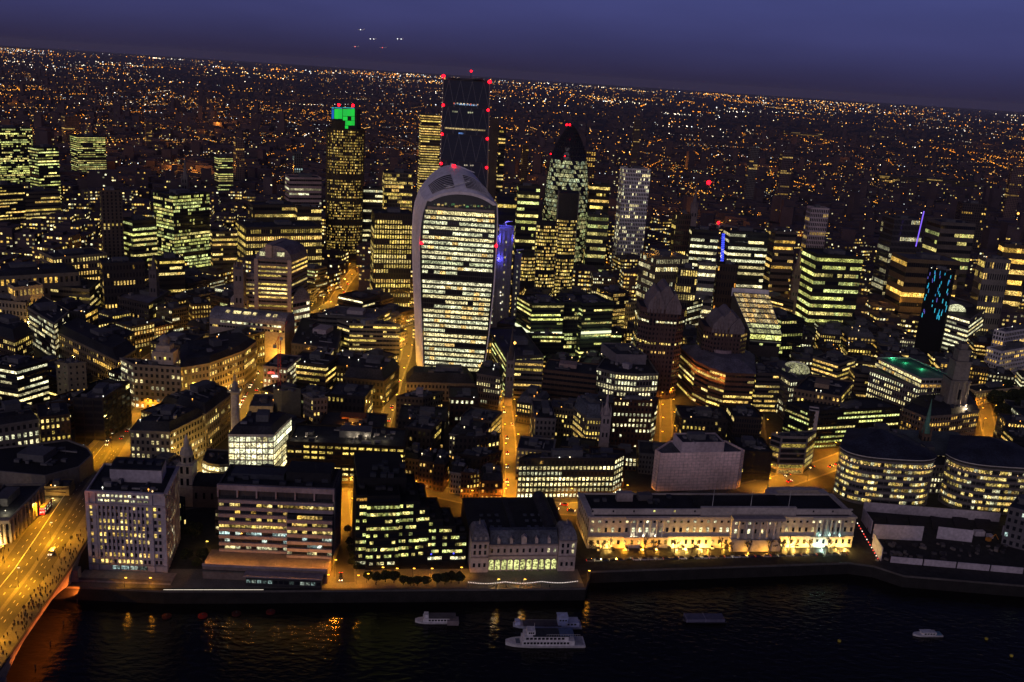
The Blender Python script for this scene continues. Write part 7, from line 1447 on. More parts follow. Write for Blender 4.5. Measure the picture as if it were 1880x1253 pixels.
while y < 1560:
    step = 25 if y < 900 else 31
    x = -.74*y-60
    while x < .74*y+120:
        X, Yy = x+rnd.uniform(-4, 4), y+rnd.uniform(-4, 4); q = pj((X, Yy, 10)); x += step
        if q[1] > 1000: continue
        seen = -80 < q[0] < 1960
        w, d = rnd.uniform(9, 13.5)*step/25, rnd.uniform(8.5, 13)*step/25; rot = .25*math.sin(X*.006)+.35*math.sin(Yy*.0047+1)+rnd.uniform(-.06, .06)
        if not free(X, Yy, min(w, d)*.98): continue
        h = rnd.choice((14, 16, 18, 20, 22, 24, 27)) if Yy < 1000 else rnd.choice((14, 17, 20, 24, 28, 32, 38))
        ca, sa = math.cos(rot), math.sin(rot); pl = [(X+a*ca-b_*sa, Yy+a*sa+b_*ca) for a, b_ in ((-w, -d), (w, -d), (w, d), (-w, d))]
        ok = False
        for hh in (h, h*.72, h*.5):
            if hh >= 7 and hides(pl, hh+2) < .13: ok = True; break
        if ok or not seen: cand.append((math.hypot(X, Yy)+(0 if seen else 5000), pl, hh, X, Yy))
    y += step
cand.sort(key=lambda t: t[0])
INFILL = cand[:230]; REST = cand[230:]
counts = {}; recs = []
for dist, pl, h, X, Yy in INFILL:
    q = pj((X, Yy, h)); lm = min(LM, key=lambda l: math.hypot((l[1]-q[0]), (l[2]-q[1])*1.3)); dx, dy = q[0]-lm[1], q[1]-lm[2]
    rel = ('right of' if dx > 0 else 'left of') if abs(dx) > abs(dy)*1.1 else ('beyond' if dy < 0 else 'in front of'); recs.append((lm[0], rel, math.hypot(dx, dy), dist, pl, h))
byk = {}
for r in recs: byk.setdefault((r[0], r[1]), []).append(r)
for key, lst in byk.items():
    lst.sort(key=lambda r: r[2])
    for i, (lmn, rel, _, dist, pl, h) in enumerate(lst):
        st = rnd.choice(('punched', 'punched', 'ribbon', 'strip')); wall, wn = rnd.choice(((BROWN, 'brown'), (STONE, 'stone'), (DARK, 'dark'), (GREY, 'grey'), (BRICK, 'brick'), ((.2, .16, .12), 'tan'), ((.08, .07, .07), 'dark')))
        nf = max(2, int(round(h/3.8))); lp = rnd.choice((.25, .4, .55, .7, .85)); pal = rnd.choice('yyowm'); mans = rnd.choice((0, 0, 4)) if st == 'punched' else 0
        nm = {'punched': 'infill_block', 'ribbon': 'infill_block', 'strip': 'infill_block'}[st]
        lb = '%s-storey %s %s %s %s, %s out from it' % (NUMW.get(nf, 'many'), wn, 'mansard block' if mans else 'flat-roofed block', rel, lmn, ORDI[min(i, 19)])
        bld('city_block', lb, pl, h, st=st, nf=nf, bay=rnd.choice((2.6, 3.2, 3.8)), lit_p=lp, pal=pal, wall=wall, roof=rnd.choice((RD, RD, RB, RG)), mansard=mans, plant=rnd.choice((2, 4, 6)), group='infill blocks of the dense city', vis=1, near=dist < 760, minpx=7)
make_lamps()
# the bridge lamps throw their light down only
LAMPS.clear(); ldb = bpy.data.lights.new('bridge_light', 'SPOT'); ldb.energy = 40000; ldb.color = (1, .40, .012); ldb.spot_size = math.radians(165); ldb.spot_blend = .4; ldb.shadow_soft_size = .3
for k, yy in enumerate(range(318, 600, 22)):
    c = deckpoint(yy, -1.5 if k % 2 else 12.8, .02); 
    if yy > 450 and yy < 530: continue
    t = thing('bridge_lamp', 'tall thin lamp post on the bridge road', 'street lamp', c, 'lamp posts on the bridge road'); pm, hm = lamp_meshes(9.5); link('post', pm, t, loc=c); link('lamp_head', hm, t, loc=c)
    lo = bpy.data.objects.new('bridge_light', ldb); COL.objects.link(lo); lo.parent = t; lo.location = (.75, 0, 9.6)
for yy, pw in ((345, 900), (362, 1500), (378, 1500), (396, 900), (418, 700)):
    c = deckpoint(yy, -DW/2-3.5, -7.5); t = thing('arch_lamp', 'orange-red lamp lighting the bridge arch from below', 'lamp', (c.x, c.y, RIV), 'lamps under the bridge arch'); MB().tube((c.x, c.y, RIV), (c.x, c.y, RIV+2), .25, seg=6).build('post', 'steel', t)
    ld = bpy.data.lights.new('arch_light', 'SPOT'); ld.energy = pw*22; ld.color = (1, .2, .02); ld.shadow_soft_size = .2; ld.spot_size = math.radians(120); lo = bpy.data.objects.new('arch_light', ld); COL.objects.link(lo); lo.parent = t; lo.location = (0, 0, 2.2); lo.rotation_euler = Vector((-1, 0, .9)).to_track_quat('-Z', 'Y').to_euler()
# ================================================================== the city beyond, too small to tell apart
far = MB(); fw_ = MB(); fl_ = MB()
def farbox(X, Yy, w, d, h, rot, litp, wins=True):
    far.box((X, Yy, h/2), w, d, h/2, rot, bottom=False)
    if not wins: return
    ca, sa = math.cos(rot), math.sin(rot)
    nf = max(2, int(h/4.5)); n = max(2, int(2*w/3.2))
    for f in range(nf):
        for k in range(n):
            if rnd.random() < litp:
                t = -w+2*w*(k+.5)/n; z = h*(f+.5)/nf; y0 = -d-.3; c = rnd.choice(PAL['o']+PAL['w']+PAL['y']); b_ = rnd.choice((.25, .5, .9, 1.5)); hw = w/n*.7
                fw_.face([(X+(t-hw)*ca-y0*sa, Yy+(t-hw)*sa+y0*ca, z-1), (X+(t+hw)*ca-y0*sa, Yy+(t+hw)*sa+y0*ca, z-1), (X+(t+hw)*ca-y0*sa, Yy+(t+hw)*sa+y0*ca, z+1), (X+(t-hw)*ca-y0*sa, Yy+(t-hw)*sa+y0*ca, z+1)], c=(c[0]*b_, c[1]*b_, c[2]*b_, 1))
for _, pl, h, X, Yy in REST:
    w = math.hypot(pl[1][0]-pl[0][0], pl[1][1]-pl[0][1])/2; d = math.hypot(pl[2][0]-pl[1][0], pl[2][1]-pl[1][1])/2; a = math.atan2(pl[1][1]-pl[0][1], pl[1][0]-pl[0][0]); lp = rnd.choice((.25, .4, .6, .75)); farbox(X, Yy, w, d, h, a, lp); farbox(X, Yy, d-.1, w-.1, h-.1, a+(math.pi/2 if X < 0 else -math.pi/2), lp)
    far.box((X+rnd.uniform(-3, 3), Yy+rnd.uniform(-3, 3), h+1.4), w*.35, d*.35, 1.6, a, bottom=False)
BB = [(min(p[0] for p in P), max(p[0] for p in P), min(p[1] for p in P), max(p[1] for p in P)) for P in FOOT]
for _ in range(8800):
    Yy = 1480*math.exp(rnd.random()**1.15*2.0); X = rnd.uniform(-.74, .72)*Yy
    if any(b_[0]-8 < X < b_[1]+8 and b_[2]-8 < Yy < b_[3]+8 for b_ in BB if b_[3] > 1400): continue
    h = rnd.choice((8, 10, 12, 14, 18)) if rnd.random() < .95 else rnd.uniform(25, 60); w, d = (rnd.uniform(6, 22), rnd.uniform(5, 12)) if h < 22 else (rnd.uniform(7, 12), 7)
    c, z = cells([(X-w, Yy, h), (X+w, Yy, h), (X-w, Yy, 0), (X+w, Yy, 0)])
    if h > 22 and c and (DM[c[0], c[1]] > z).any(): continue
    farbox(X, Yy, w, d, h, rnd.uniform(-.5, .5), rnd.choice((.0, .01, .03, .12)), Yy < 3200)
o = far.build('distant_city', 'wall', None, (.075, .055, .065), kind='stuff'); tag(o, 'mass of low dark buildings spreading to the horizon', 'buildings')
o = fw_.build('distant_windows', 'lita', None, attr=True, kind='stuff'); tag(o, 'tiny lit windows of the buildings spreading to the horizon', 'lit windows')
def dot(X, Yy, z, c, k):
    r = max(.45, Yy/FPX*.40)*k[0]; n = len(fl_.v); b_ = k[1]; col = (c[0]*b_, c[1]*b_, c[2]*b_, 1)
    fl_.v += [(X+r, Yy, z), (X, Yy+r, z), (X-r, Yy, z), (X, Yy-r, z), (X, Yy, z+r), (X, Yy, z-r)]
    for f in ((0, 1, 4), (1, 2, 4), (2, 3, 4), (3, 0, 4), (1, 0, 5), (2, 1, 5), (3, 2, 5), (0, 3, 5)): fl_.f.append(tuple(n+i for i in f)); fl_.m.append(0); fl_.c.append(col)
ORNG = [(1, .30, .02), (1, .36, .03), (1, .42, .06), (1, .5, .12)]; WHT = [(1, .85, .6), (1, .95, .85), (.85, .95, 1), (1, .8, .45)]
SZ = [(.8, 1.8), (1, 2.5), (1.2, 3.5), (1.5, 4.5), (1.9, 5.5)]
from mathutils import noise as mnoise
def clump(X, Yy, s=420.0): return mnoise.noise(Vector((X/s, Yy/(s*1.7), 3.3)))+.5*mnoise.noise(Vector((X/(s*.37), Yy/(s*.6), 8.1)))
def infront(X, Yy, z=8):
    q = pj((X, Yy, z)); i, j = int(q[1]/8), int(q[0]/8); return 0 <= i < GH and 0 <= j < GW and DM[i, j] > q[2]
for s in range(1150):
    Yy = 1250*math.exp(rnd.random()*(1.5 if s % 3 else 3.2)); X = rnd.uniform(-.74, .72)*Yy; a = rnd.choice((rnd.gauss(1.45, .35), rnd.gauss(0, .3))); ln = rnd.choice((120, 200, 300, 500))*(1+Yy/5000); sp = max(17, Yy/160); c = rnd.choice(ORNG if rnd.random() < .88 else WHT); k = rnd.choice(SZ[:4]); n = int(ln/sp)
    for i in range(n):
        if rnd.random() < .2: continue
        x, y_ = X+math.cos(a)*sp*i+rnd.gauss(0, sp*.1), Yy+math.sin(a)*sp*i+rnd.gauss(0, sp*.1)
        if clump(x, y_, 300+Yy*.12) < -.25: continue
        if y_ > 1250 and not infront(x, y_): dot(x, y_, 8, c, (k[0]*rnd.uniform(.7, 1.2), k[1]*rnd.uniform(.6, 1.2)))
for s in range(240):      # bright clusters: squares, stations, retail parks
    Yy = 1600*math.exp(rnd.random()**.5*2.95); X = rnd.uniform(-.72, .70)*Yy; c0 = rnd.choice(ORNG+WHT[:1]); R_ = rnd.uniform(30, 130)*(1+Yy/4000)
    for i in range(rnd.randint(6, 26)):
        x, y_ = X+rnd.gauss(0, R_), Yy+rnd.gauss(0, R_*.7)
        if y_ > 1300 and not infront(x, y_): dot(x, y_, rnd.uniform(6, 16), c0 if rnd.random() < .85 else rnd.choice(WHT), rnd.choice(SZ))
for s in range(5400):
    Yy = 1150*math.exp(rnd.random()**.9*3.25); X = rnd.uniform(-.74, .72)*Yy
    if clump(X, Yy, 260+Yy*.12) < rnd.uniform(-.25, .45): continue
    if not infront(X, Yy): dot(X, Yy, rnd.uniform(5, 14), rnd.choice(ORNG*2+WHT[:2]+WHT[3:]), rnd.choice(SZ[:3]))
for k in range(10):       # regular row of big yellow lamps at upper right
    P = at(1310+k*59, 208+k*6.2, 12); dot(P.x, P.y, 14, (1, .62, .12), (2.0, 3))
for px, py, c, s_ in ((158, 218, (1, .9, .8), 3), (160, 298, (1, .1, .15), 2), (171, 330, (1, .3, .05), 2.2), (1848, 492, (1, 1, .95), 3), (1793, 440, (1, 1, .9), 2), (462, 268, (1, .4, .05), 2), (450, 300, (1, .42, .05), 2), (240, 124, (1, .15, .2), 1.6), (1536, 502, (1, .95, 1), 3), (945, 630, (1, .5, .1), 3.2), (1100, 255, (1, .8, .5), 2)):
    P = at(px, py, 14) if py < 480 else at(px, py, 40); dot(P.x, P.y, P.z, c, (s_*.8 if py < 600 else s_, 3))
FARL = []
for s in range(110):
    Yy = 1350*math.exp(rnd.random()**.8*2.2); X = rnd.uniform(-.72, .70)*Yy
    if clump(X, Yy, 260+Yy*.12) > -.1: FARL.append((X, Yy))
o = fl_.build('distant_lights', 'glowa', None, attr=True, kind='stuff')
for X, Yy in FARL:
    k = rnd.choice((0, 1, 2)); key = 'far%d' % k
    if key not in LD: ld = bpy.data.lights.new('district_light', 'POINT'); ld.energy = (15000, 40000, 90000)[k]; ld.color = (1, .36, .04); ld.shadow_soft_size = 1.0; LD[key] = ld
    lo = bpy.data.objects.new('district_light', LD[key]); COL.objects.link(lo); lo.parent = o; lo.location = (X, Yy, 20)
tag(o, 'orange and white street lights dotted out to the horizon', 'lights')
# ================================================================== people on the bridge
def person_mesh(i):
    me = bpy.data.meshes.new('person_base'); r = random.Random(i); st = (.26, .34, .18, .05)[i % 4]; lean = .05
    V = [(0, 0, .95), (0, lean*.5, 1.2), (0, lean, 1.45), (0, lean, 1.56), (0, lean+.02, 1.72), (-.20, lean, 1.42), (-.25, -.12*st*3, 1.13), (-.23, .14*st*3, .92), (.20, lean, 1.42), (.25, .12*st*3, 1.13), (.23, .05, .92), (-.10, 0, .90), (-.11, st*.55, .48), (-.11, st*.9, .06), (.10, 0, .90), (.11, -st*.3, .48), (.11, -st*1.2, .08), (-.11, st*.9+.13, .04), (.11, -st*1.2+.12, .05)]
    E = [(0, 1), (1, 2), (2, 3), (3, 4), (2, 5), (5, 6), (6, 7), (2, 8), (8, 9), (9, 10), (0, 11), (11, 12), (12, 13), (13, 17), (0, 14), (14, 15), (15, 16), (16, 18)]
    R_ = [.17, .17, .17, .07, .115, .075, .055, .045, .075, .055, .045, .10, .08, .055, .10, .08, .055, .045, .045]
    me.from_pydata(V, E, []); o = bpy.data.objects.new('person_base', me); COL.objects.link(o); m = o.modifiers.new('s', 'SKIN'); 
    if not me.skin_vertices: 
        bpy.context.view_layer.objects.active = o; o.select_set(True)
    for k, sv in enumerate(me.skin_vertices[0].data if me.skin_vertices else []): sv.radius = (R_[k], R_[k]*.8); sv.use_root = k == 0
    dg = bpy.context.evaluated_depsgraph_get(); out = bpy.data.meshes.new_from_object(o.evaluated_get(dg)); out.name = 'person_mesh'; bpy.data.objects.remove(o); out.materials.clear(); out.materials.append(M['cloth'])
    return out
PM = [person_mesh(i) for i in range(4)]
CL = [(.012, .012, .014), (.02, .02, .025), (.03, .025, .02), (.015, .015, .03), (.05, .02, .02), (.04, .04, .045)]
def person(P, rz, label, group, tilt=0):
    o = link('person', rnd.choice(PM), None, rnd.choice(CL), loc=P); s = rnd.uniform(.95, 1.1); o.scale = (s, s, s); o.rotation_euler.z = rz; tag(o, label, 'person', group)
for k in range(150):
    yy = rnd.choice((rnd.uniform(322, 440), rnd.uniform(335, 430), rnd.gauss(375, 22))); s = -9.9-7.6*rnd.random()**.9
    if not 318 < yy < 450: continue
    person(deckpoint(yy, s, .14), .1+rnd.uniform(-.25, .25)+math.pi, 'dark-clothed person walking in the crowd on the bridge\'s near pavement', 'crowd on the near bridge pavement')
for k in range(22): person(deckpoint(rnd.uniform(392, 470), 14+3.4*rnd.random(), .14), .1+rnd.uniform(-.4, .4), 'dark-clothed person on the bridge\'s far pavement by the classical hall', 'people on the far bridge pavement')
person(deckpoint(408, -1.5, .05), 1.2, 'lone person standing on the bridge median behind the white van', None); person(deckpoint(418, 5, .05), .4, 'person crossing the bridge road between the lanes', None)
for k in range(14): P = A('g', rnd.uniform(620, 780), rnd.uniform(1110, 1150)); z = 2.6; person((P.x, P.y, .3), rnd.random()*6, 'dark-clothed person crossing the junction below the dark glass office', 'people at the junction')
for x, y in ((907, 1078), (930, 1080), (912, 1079), (1009, 1079), (760, 1076), (690, 1075)): P = at(x, y); person((P.x, P.y, .03), rnd.random()*6, 'person on the riverside walk near the festoon lights', 'people on the riverside walk')
# ================================================================== vehicles
def prof_mesh(prof, w, mats, taper=.0):
    b = MB(); b.loft([[(-w/2+(taper if z > .9 else 0), y, z) for y, z in prof], [(w/2-(taper if z > .9 else 0), y, z) for y, z in prof]]); return b.mesh('vehicle_body', mats)
CARB = prof_mesh([(-2.1, .3), (2.1, .3), (2.15, .7), (1.2, .92), (.9, .95), (-1.6, .95), (-2.1, .85)], 1.75, ['car']); CARC = prof_mesh([(1.1, .92), (.45, 1.42), (-1.0, 1.45), (-1.75, .95)], 1.6, ['glass'], .12); VANB = prof_mesh([(-2.4, .35), (2.4, .35), (2.45, .95), (1.75, 1.15), (1.1, 1.95), (-2.35, 2.0)], 1.9, ['car']); VANC = prof_mesh([(1.72, 1.2), (1.18, 1.9), (.2, 1.85), (.2, 1.2)], 1.94, ['glass'])
wh_ = MB(); wh_.loft([[(x, .32*math.cos(a), .32+.32*math.sin(a)) for a in np.linspace(0, 2*math.pi, 11)[:-1]] for x in (-.11, .11)]); WHEEL = wh_.mesh('wheel', ['rubber']); LIT_ = MB().box((0, 0, 0), .22, .06, .11).mesh('vehicle_lamp', ['glowo']); LITB = MB().box((0, 0, 0), .24, .12, .15).mesh('vehicle_lamp_big', ['glowo'])
PAINT = {'white': (.7, .7, .7), 'black': (.02, .02, .02), 'silver': (.35, .36, .38), 'red': (.5, .02, .02), 'dark blue': (.02, .03, .09), 'grey': (.12, .12, .13)}
def vehicle(P, rz, paint, label, group=None, van=False, lights=True, far=False, name=None, on=1.0):
    t = thing(name or ('van' if van else 'car'), label, 'van' if van else 'car', P, group); t.rotation_euler.z = rz
    def add(n_, me, loc, col=None): o = bpy.data.objects.new(n_, me); COL.objects.link(o); o.parent = t; o.location = loc; o.color = (*(col or (1, 1, 1)), 1); return o
    add('body', VANB if van else CARB, (0, 0, 0), PAINT[paint]); add('cabin', VANC if van else CARC, (0, 0, 0))
    for sx in (-.8, .8):
        for sy in (-1.35, 1.4): add('wheel', WHEEL, (sx, sy, 0))
        if lights:
            add('headlight', LITB if far else LIT_, (sx*.78, 2.2 if not van else 2.45, .65), (5*on, 4.4*on, 3.2*on)); add('taillight', LITB if far else LIT_, (sx*.8, -2.15 if not van else -2.45, .75), (4*on, .12*on, .06*on))
    return t
vehicle(deckpoint(415, -5.6, .03), .1+math.pi, 'white', 'white van driving towards the viewer on the bridge', van=True)
def bus(P, rz):
    t = thing('double_decker_bus', 'red double-decker bus on the far lane of the bridge', 'bus', P); t.rotation_euler.z = rz
    def add(n_, me, loc, col=None, sc=None): o = bpy.data.objects.new(n_, me); COL.objects.link(o); o.parent = t; o.location = loc; o.color = (*(col or (1, 1, 1)), 1); o.scale = sc or (1, 1, 1); return o
    add('body', prof_mesh([(-5.4, .35), (5.3, .35), (5.4, 2.2), (5.2, 4.2), (4.9, 4.4), (-5.3, 4.4), (-5.45, 4.1)], 2.5, ['car']), (0, 0, 0), (.62, .015, .02)); add('roof_panel', CUBEW['wall'], (0, 0, 4.42), (.6, .5, .4), (2.3, 10, .1))
    for sx in (-1.26, 1.26):
        for z in (1.75, 3.45):
            for k in range(6): add('window', PLIT if (k+int(z)) % 2 else PDARK, (sx, -4.2+1.65*k, z), (.9, .75, .4), (1.3, .3, .85)).rotation_euler.z = math.pi/2
        for y in (-3.4, 3.2): add('wheel', WHEEL, (sx*.9, y, .15), sc=(1.6, 1.5, 1.5))
    for z in (1.8, 3.5): add('windscreen', PLIT, (0, -5.46, z), (1.0, .6, .45), (2.1, .5, .8)); add('windscreen', PLIT, (0, 5.42, z), (1.0, .8, .5), (2.1, .5, .8))
    for sx in (-.95, .95): add('taillight', LITB, (sx, -5.5, 1.0), (5, .3, .2)); add('headlight', LITB, (sx, 5.45, .9), (5, 4.4, 3.4))
P = at(113, 930, 9); bus(deckpoint(462, 10.5, .03), .12)
for i, (x, y) in enumerate(((215, 805), (207, 818), (228, 790), (196, 808), (236, 782))): P = at(x, y, 2.5); q = deckpoint(min(max(P.y, 520), 610), (-4, 4, -5, 6, 3)[i], .04); vehicle(q, .15+(math.pi if i % 2 else 0), ('black', 'silver', 'black', 'dark blue', 'grey')[i], 'car on the sloping road beyond the bridge foot', 'cars beyond the bridge foot')
def queue(pts, n, label, group, spread=2.5, on=1.0, far=True, z=.14):
    for k in range(n):
        f = (k+rnd.random()*.6)/n*(len(pts)-1); i = min(int(f), len(pts)-2); a, b_ = at(*pts[i]), at(*pts[i+1]); p = a.lerp(b_, f-i); d = (b_-a).normalized(); s = rnd.choice((-1, 1)); nrm = Vector((-d.y, d.x, 0)); p = p+nrm*s*spread
        vehicle((p.x, p.y, z), math.atan2(-d.x, d.y)+(math.pi if s > 0 else 0), rnd.choice(list(PAINT)), label, group, far=far, on=on)
queue([(446, 752), (470, 705), (508, 640)], 15, 'car queuing in the golden street beside the tall stone column', 'cars beside the tall column', 3)
queue([(938, 900), (938, 812), (930, 745), (918, 675)], 9, 'car in the straight street climbing from the waterside road', 'cars in the straight climbing street', 2.4)
queue([(708, 780), (722, 715), (735, 680)], 5, 'car in the golden lane left of the top-heavy tower', 'cars in the golden lane', 1.8)
queue([(1430, 886), (1500, 862), (1555, 840)], 7, 'car on the wide orange-lit road beside the wrapped corner block', 'cars on the wide orange road', 3.4)
queue([(1700, 818), (1790, 814), (1878, 812)], 16, 'car in the busy road above the curved glass offices', 'cars above the curved glass offices', 3.5)
queue([(1020, 931), (1050, 935), (1120, 932)], 5, 'car on the waterside road left of the long classical building', 'cars on the waterside road', 3.4)
queue([(634, 1066), (634, 1056)], 2, 'car with lamps on at the river end of the alley', 'cars at the alley end', 2.2, 1.4)
queue([(621, 549), (640, 510)], 5, 'car in the orange street beyond the barrel-roofed office', 'cars beyond the barrel-roofed office', 3)
for k in range(34):
    P = at(1083+k*14.0, 1026-.35*k+(6 if False else 0)); vehicle((P.x, P.y-3.0, .05), 1.7 if k % 2 else -1.45, rnd.choice(('white', 'silver', 'black', 'grey', 'dark blue')), 'car parked on the dark quay edge before the long classical building', 'cars parked along the quay edge', lights=k % 3 == 0, on=.35)
for k in range(17):
    P = at(1098+k*26, 1010-.45*k); vehicle((P.x, P.y, .05), .15+rnd.choice((0, math.pi)), rnd.choice(('white', 'silver', 'grey', 'black')), 'car parked nose-on beneath the bare trees before the long classical building', 'cars parked beneath the bare trees', lights=False)
# ================================================================== boats
def hull(parent, L_, W_, H_, col, rz=0, P=(0, 0, 0), bow=1):
    rings = []
    for t in np.linspace(-.5, .5, 13):
        s = t*bow; w = W_/2*(1 if s < .15 else math.sqrt(max(0.001, 1-((s-.15)/.36)**2))); sh = H_*(1+.35*max(0, s)**2*4); rings.append([(t*L_, -w, sh), (t*L_, -w*.8, .1), (t*L_, 0, -.3), (t*L_, w*.8, .1), (t*L_, w, sh)])
    b = MB(); b.loft(rings, closed=True); return b
def boat(name, label, x0, x1, yw, spec, W_=6, H_=1.4, bow=-1, col=(.62, .6, .62)):
    a, b_ = at(x0, yw, RIV), at(x1, yw, RIV); L_ = (b_-a).length; P = (a+b_)/2; t = thing(name, label, 'boat', (P.x, P.y, RIV)); t.rotation_euler.z = math.atan2(b_.y-a.y, b_.x-a.x)
    def add(n_, me, loc=(0, 0, 0), c=None, sc=(1, 1, 1)): o = bpy.data.objects.new(n_, me); COL.objects.link(o); o.parent = t; o.location = loc; o.color = (*(c or col), 1); o.scale = sc; return o
    hm = hull(None, L_, W_, H_, col, bow=bow); add('hull', hm.mesh('hull', ['wall'])); CU = CUBEW['wall']
    for n_, x, w, y, d, z, h, c in spec: add(n_, CU, (x*L_, y*W_, z+h/2), c, (w*L_, d*W_, h))
    return t, add, L_, W_
WT = (.66, .64, .66); NV = (.03, .035, .05)
t, add, L_, W_ = boat('river_cruiser', 'large white passenger cruiser with two window decks, nearest moored boat', 928, 1072, 1183, [('main_deck', .03, .66, 0, .86, 1.4, 2.3, WT), ('upper_deck', .0, .56, 0, .80, 3.7, 2.2, WT), ('wheelhouse', -.19, .10, 0, .55, 5.9, 2.1, WT), ('deck_roof', .06, .46, 0, .86, 5.9, .25, NV), ('stern_deck', .40, .16, 0, .8, 1.4, .3, (.3, .3, .32)), ('canopy', .26, .18, 0, .8, 6.2, .3, (.08, .12, .22)), ('bow_deck', -.38, .12, 0, .5, 1.5, .3, (.12, .14, .2))], 8, 1.5)
for k in range(14): add('window', PDARK, (-.27*L_+k*.042*L_, -W_*.43-.06, 2.7), None, (.03*L_, 1, 1.0))
for k in range(10): add('window', PDARK, (-.24*L_+k*.05*L_, -W_*.40-.06, 4.9), None, (.035*L_, 1, 1.0))
for k in range(3): add('wheelhouse_window', PDARK, (-.215*L_+k*.025*L_, -W_*.275-.06, 7.1), None, (.02*L_, 1, .8))
rl = MB()
for k in range(15): rl.tube((.0*L_+k*.03*L_, -W_*.42, 6.1), (k*.03*L_, -W_*.42, 7.1), .04, seg=4)
rl.tube((0, -W_*.42, 7.1), (.42*L_, -W_*.42, 7.1), .05, seg=4); add('railing', rl.mesh('railing', ['white'])); ms = MB(); ms.tube((-.15*L_, 0, 8), (-.15*L_, 0, 11), .08, seg=4); add('mast', ms.mesh('mast', ['white']))
t, add, L_, W_ = boat('work_barge', 'long low dark barge with a pale blue cabin astern, behind the white cruiser', 942, 1066, 1150, [('hold', -.08, .56, 0, .7, 1.3, .5, (.05, .05, .08)), ('cabin', .22, .14, 0, .7, 1.3, 4.2, (.35, .42, .72)), ('after_house', .36, .2, 0, .75, 1.3, 2.0, (.4, .44, .62)), ('bow_winch', -.44, .07, 0, .5, 1.5, 1.6, (.42, .45, .66)), ('cabin_roof', .22, .16, 0, .8, 5.5, .2, (.5, .55, .75))], 7, 1.3, -1, (.3, .32, .42))  # blue light on the cabin and fittings is put into their colours
for k in range(3): add('window', PDARK, (.30*L_+k*.05*L_, -W_*.375-.06, 2.5), None, (.03*L_, 1, .8)); add('window', PDARK, (.18*L_+k*.04*L_, -W_*.35-.06, 4.5), None, (.025*L_, 1, .7))
t, add, L_, W_ = boat('ferry_boat', 'small pale ferry with dark canopy and boxy stern pontoon, left of the cruiser', 762, 842, 1142, [('saloon', -.02, .6, 0, .8, 1.1, 1.9, WT), ('canopy', .12, .62, 0, .9, 3.1, .25, (.10, .09, .10)), ('wheelhouse', -.25, .1, 0, .55, 1.1, 3.4, WT), ('stern_box', .36, .26, -.3, .7, .2, 2.4, (.22, .18, .19))], 5.5, 1.1)
for k in range(7): add('window', PDARK, (-.17*L_+k*.07*L_, -W_*.4-.06, 2.1), None, (.05*L_, 1, .8))
t, add, L_, W_ = boat('motor_launch', 'small motor launch alone on the dark water at lower right', 1676, 1728, 1167, [('cabin', .02, .5, 0, .7, .9, 1.3, WT), ('cabin_roof', -.05, .4, 0, .8, 2.2, .2, WT), ('cockpit', .36, .2, 0, .7, .9, .5, (.1, .2, .3))], 4, .9)
for k in range(4): add('window', PDARK, (-.12*L_+k*.1*L_, -W_*.35-.06, 1.6), None, (.07*L_, 1, .6))
t, add, L_, W_ = boat('covered_barge', 'unlit flat-topped covered barge on the water right of the cruiser', 1254, 1330, 1140, [('cover', 0, .92, 0, .92, .8, 1.6, (.10, .10, .16)), ('cover_seam', 0, .02, 0, .95, .8, 1.75, (.2, .2, .28)), ('cover_seam', -.45, .02, 0, .95, .8, 1.7, (.2, .2, .28))], 6, .9, -1, (.04, .04, .06))
for x, y, c, lb in ((372, 1131, (.22, .015, .01), 'red mooring buoy, brightest of the three near the pale stone office'), (306, 1132, (.05, .01, .008), 'dim red mooring buoy, leftmost near the bridge'), (434, 1127, (.05, .01, .008), 'dim red mooring buoy in the middle of the dark left water'), (497, 1124, (.1, .012, .01), 'red mooring buoy furthest right of the red ones'), (1541, 1177, (.5, .4, .05), 'yellow buoy left of the motor launch'), (1811, 1173, (.5, .4, .05), 'yellow buoy right of the motor launch'), (1857, 1204, (.5, .4, .05), 'yellow buoy lowest at the right edge')):
    P = at(x, y, RIV+.3); o = thing('mooring_buoy', lb, 'buoy', (P.x, P.y, RIV)); s = 2.2 if y < 1140 else .8; MB().lathe((P.x, P.y, RIV), [(s*.5, -.4), (s, 0), (s, .7), (s*.4, 1.0)], 10).build('float', 'wall', o, c); MB().lathe((P.x, P.y, RIV+.95), [(.3, 0), (.3, .3), (.05, .6)], 6).build('mooring_ring', 'steel', o)
# white light line along the river wall
a, b_ = at(300, 1083, 1.2), at(484, 1083, 1.2); t = thing('light_rail', 'long white light strip running along the river wall', 'light strip', ((a.x+b_.x)/2, (a.y+b_.y)/2, 0))
for k in range(10):
    p, q = a.lerp(b_, k/10), a.lerp(b_, (k+1)/10); bar('light_tube', t, (p.x, p.y), (q.x, q.y), 1.25, .13, .12, (1.2, 1.05, .85), .1, 'glowo', .01, .99)
m_ = MB(); m_.tube((a.x, a.y+.3, 1.0), (b_.x, b_.y+.3, 1.0), .06, seg=4); m_.build('handrail', 'steel', t)
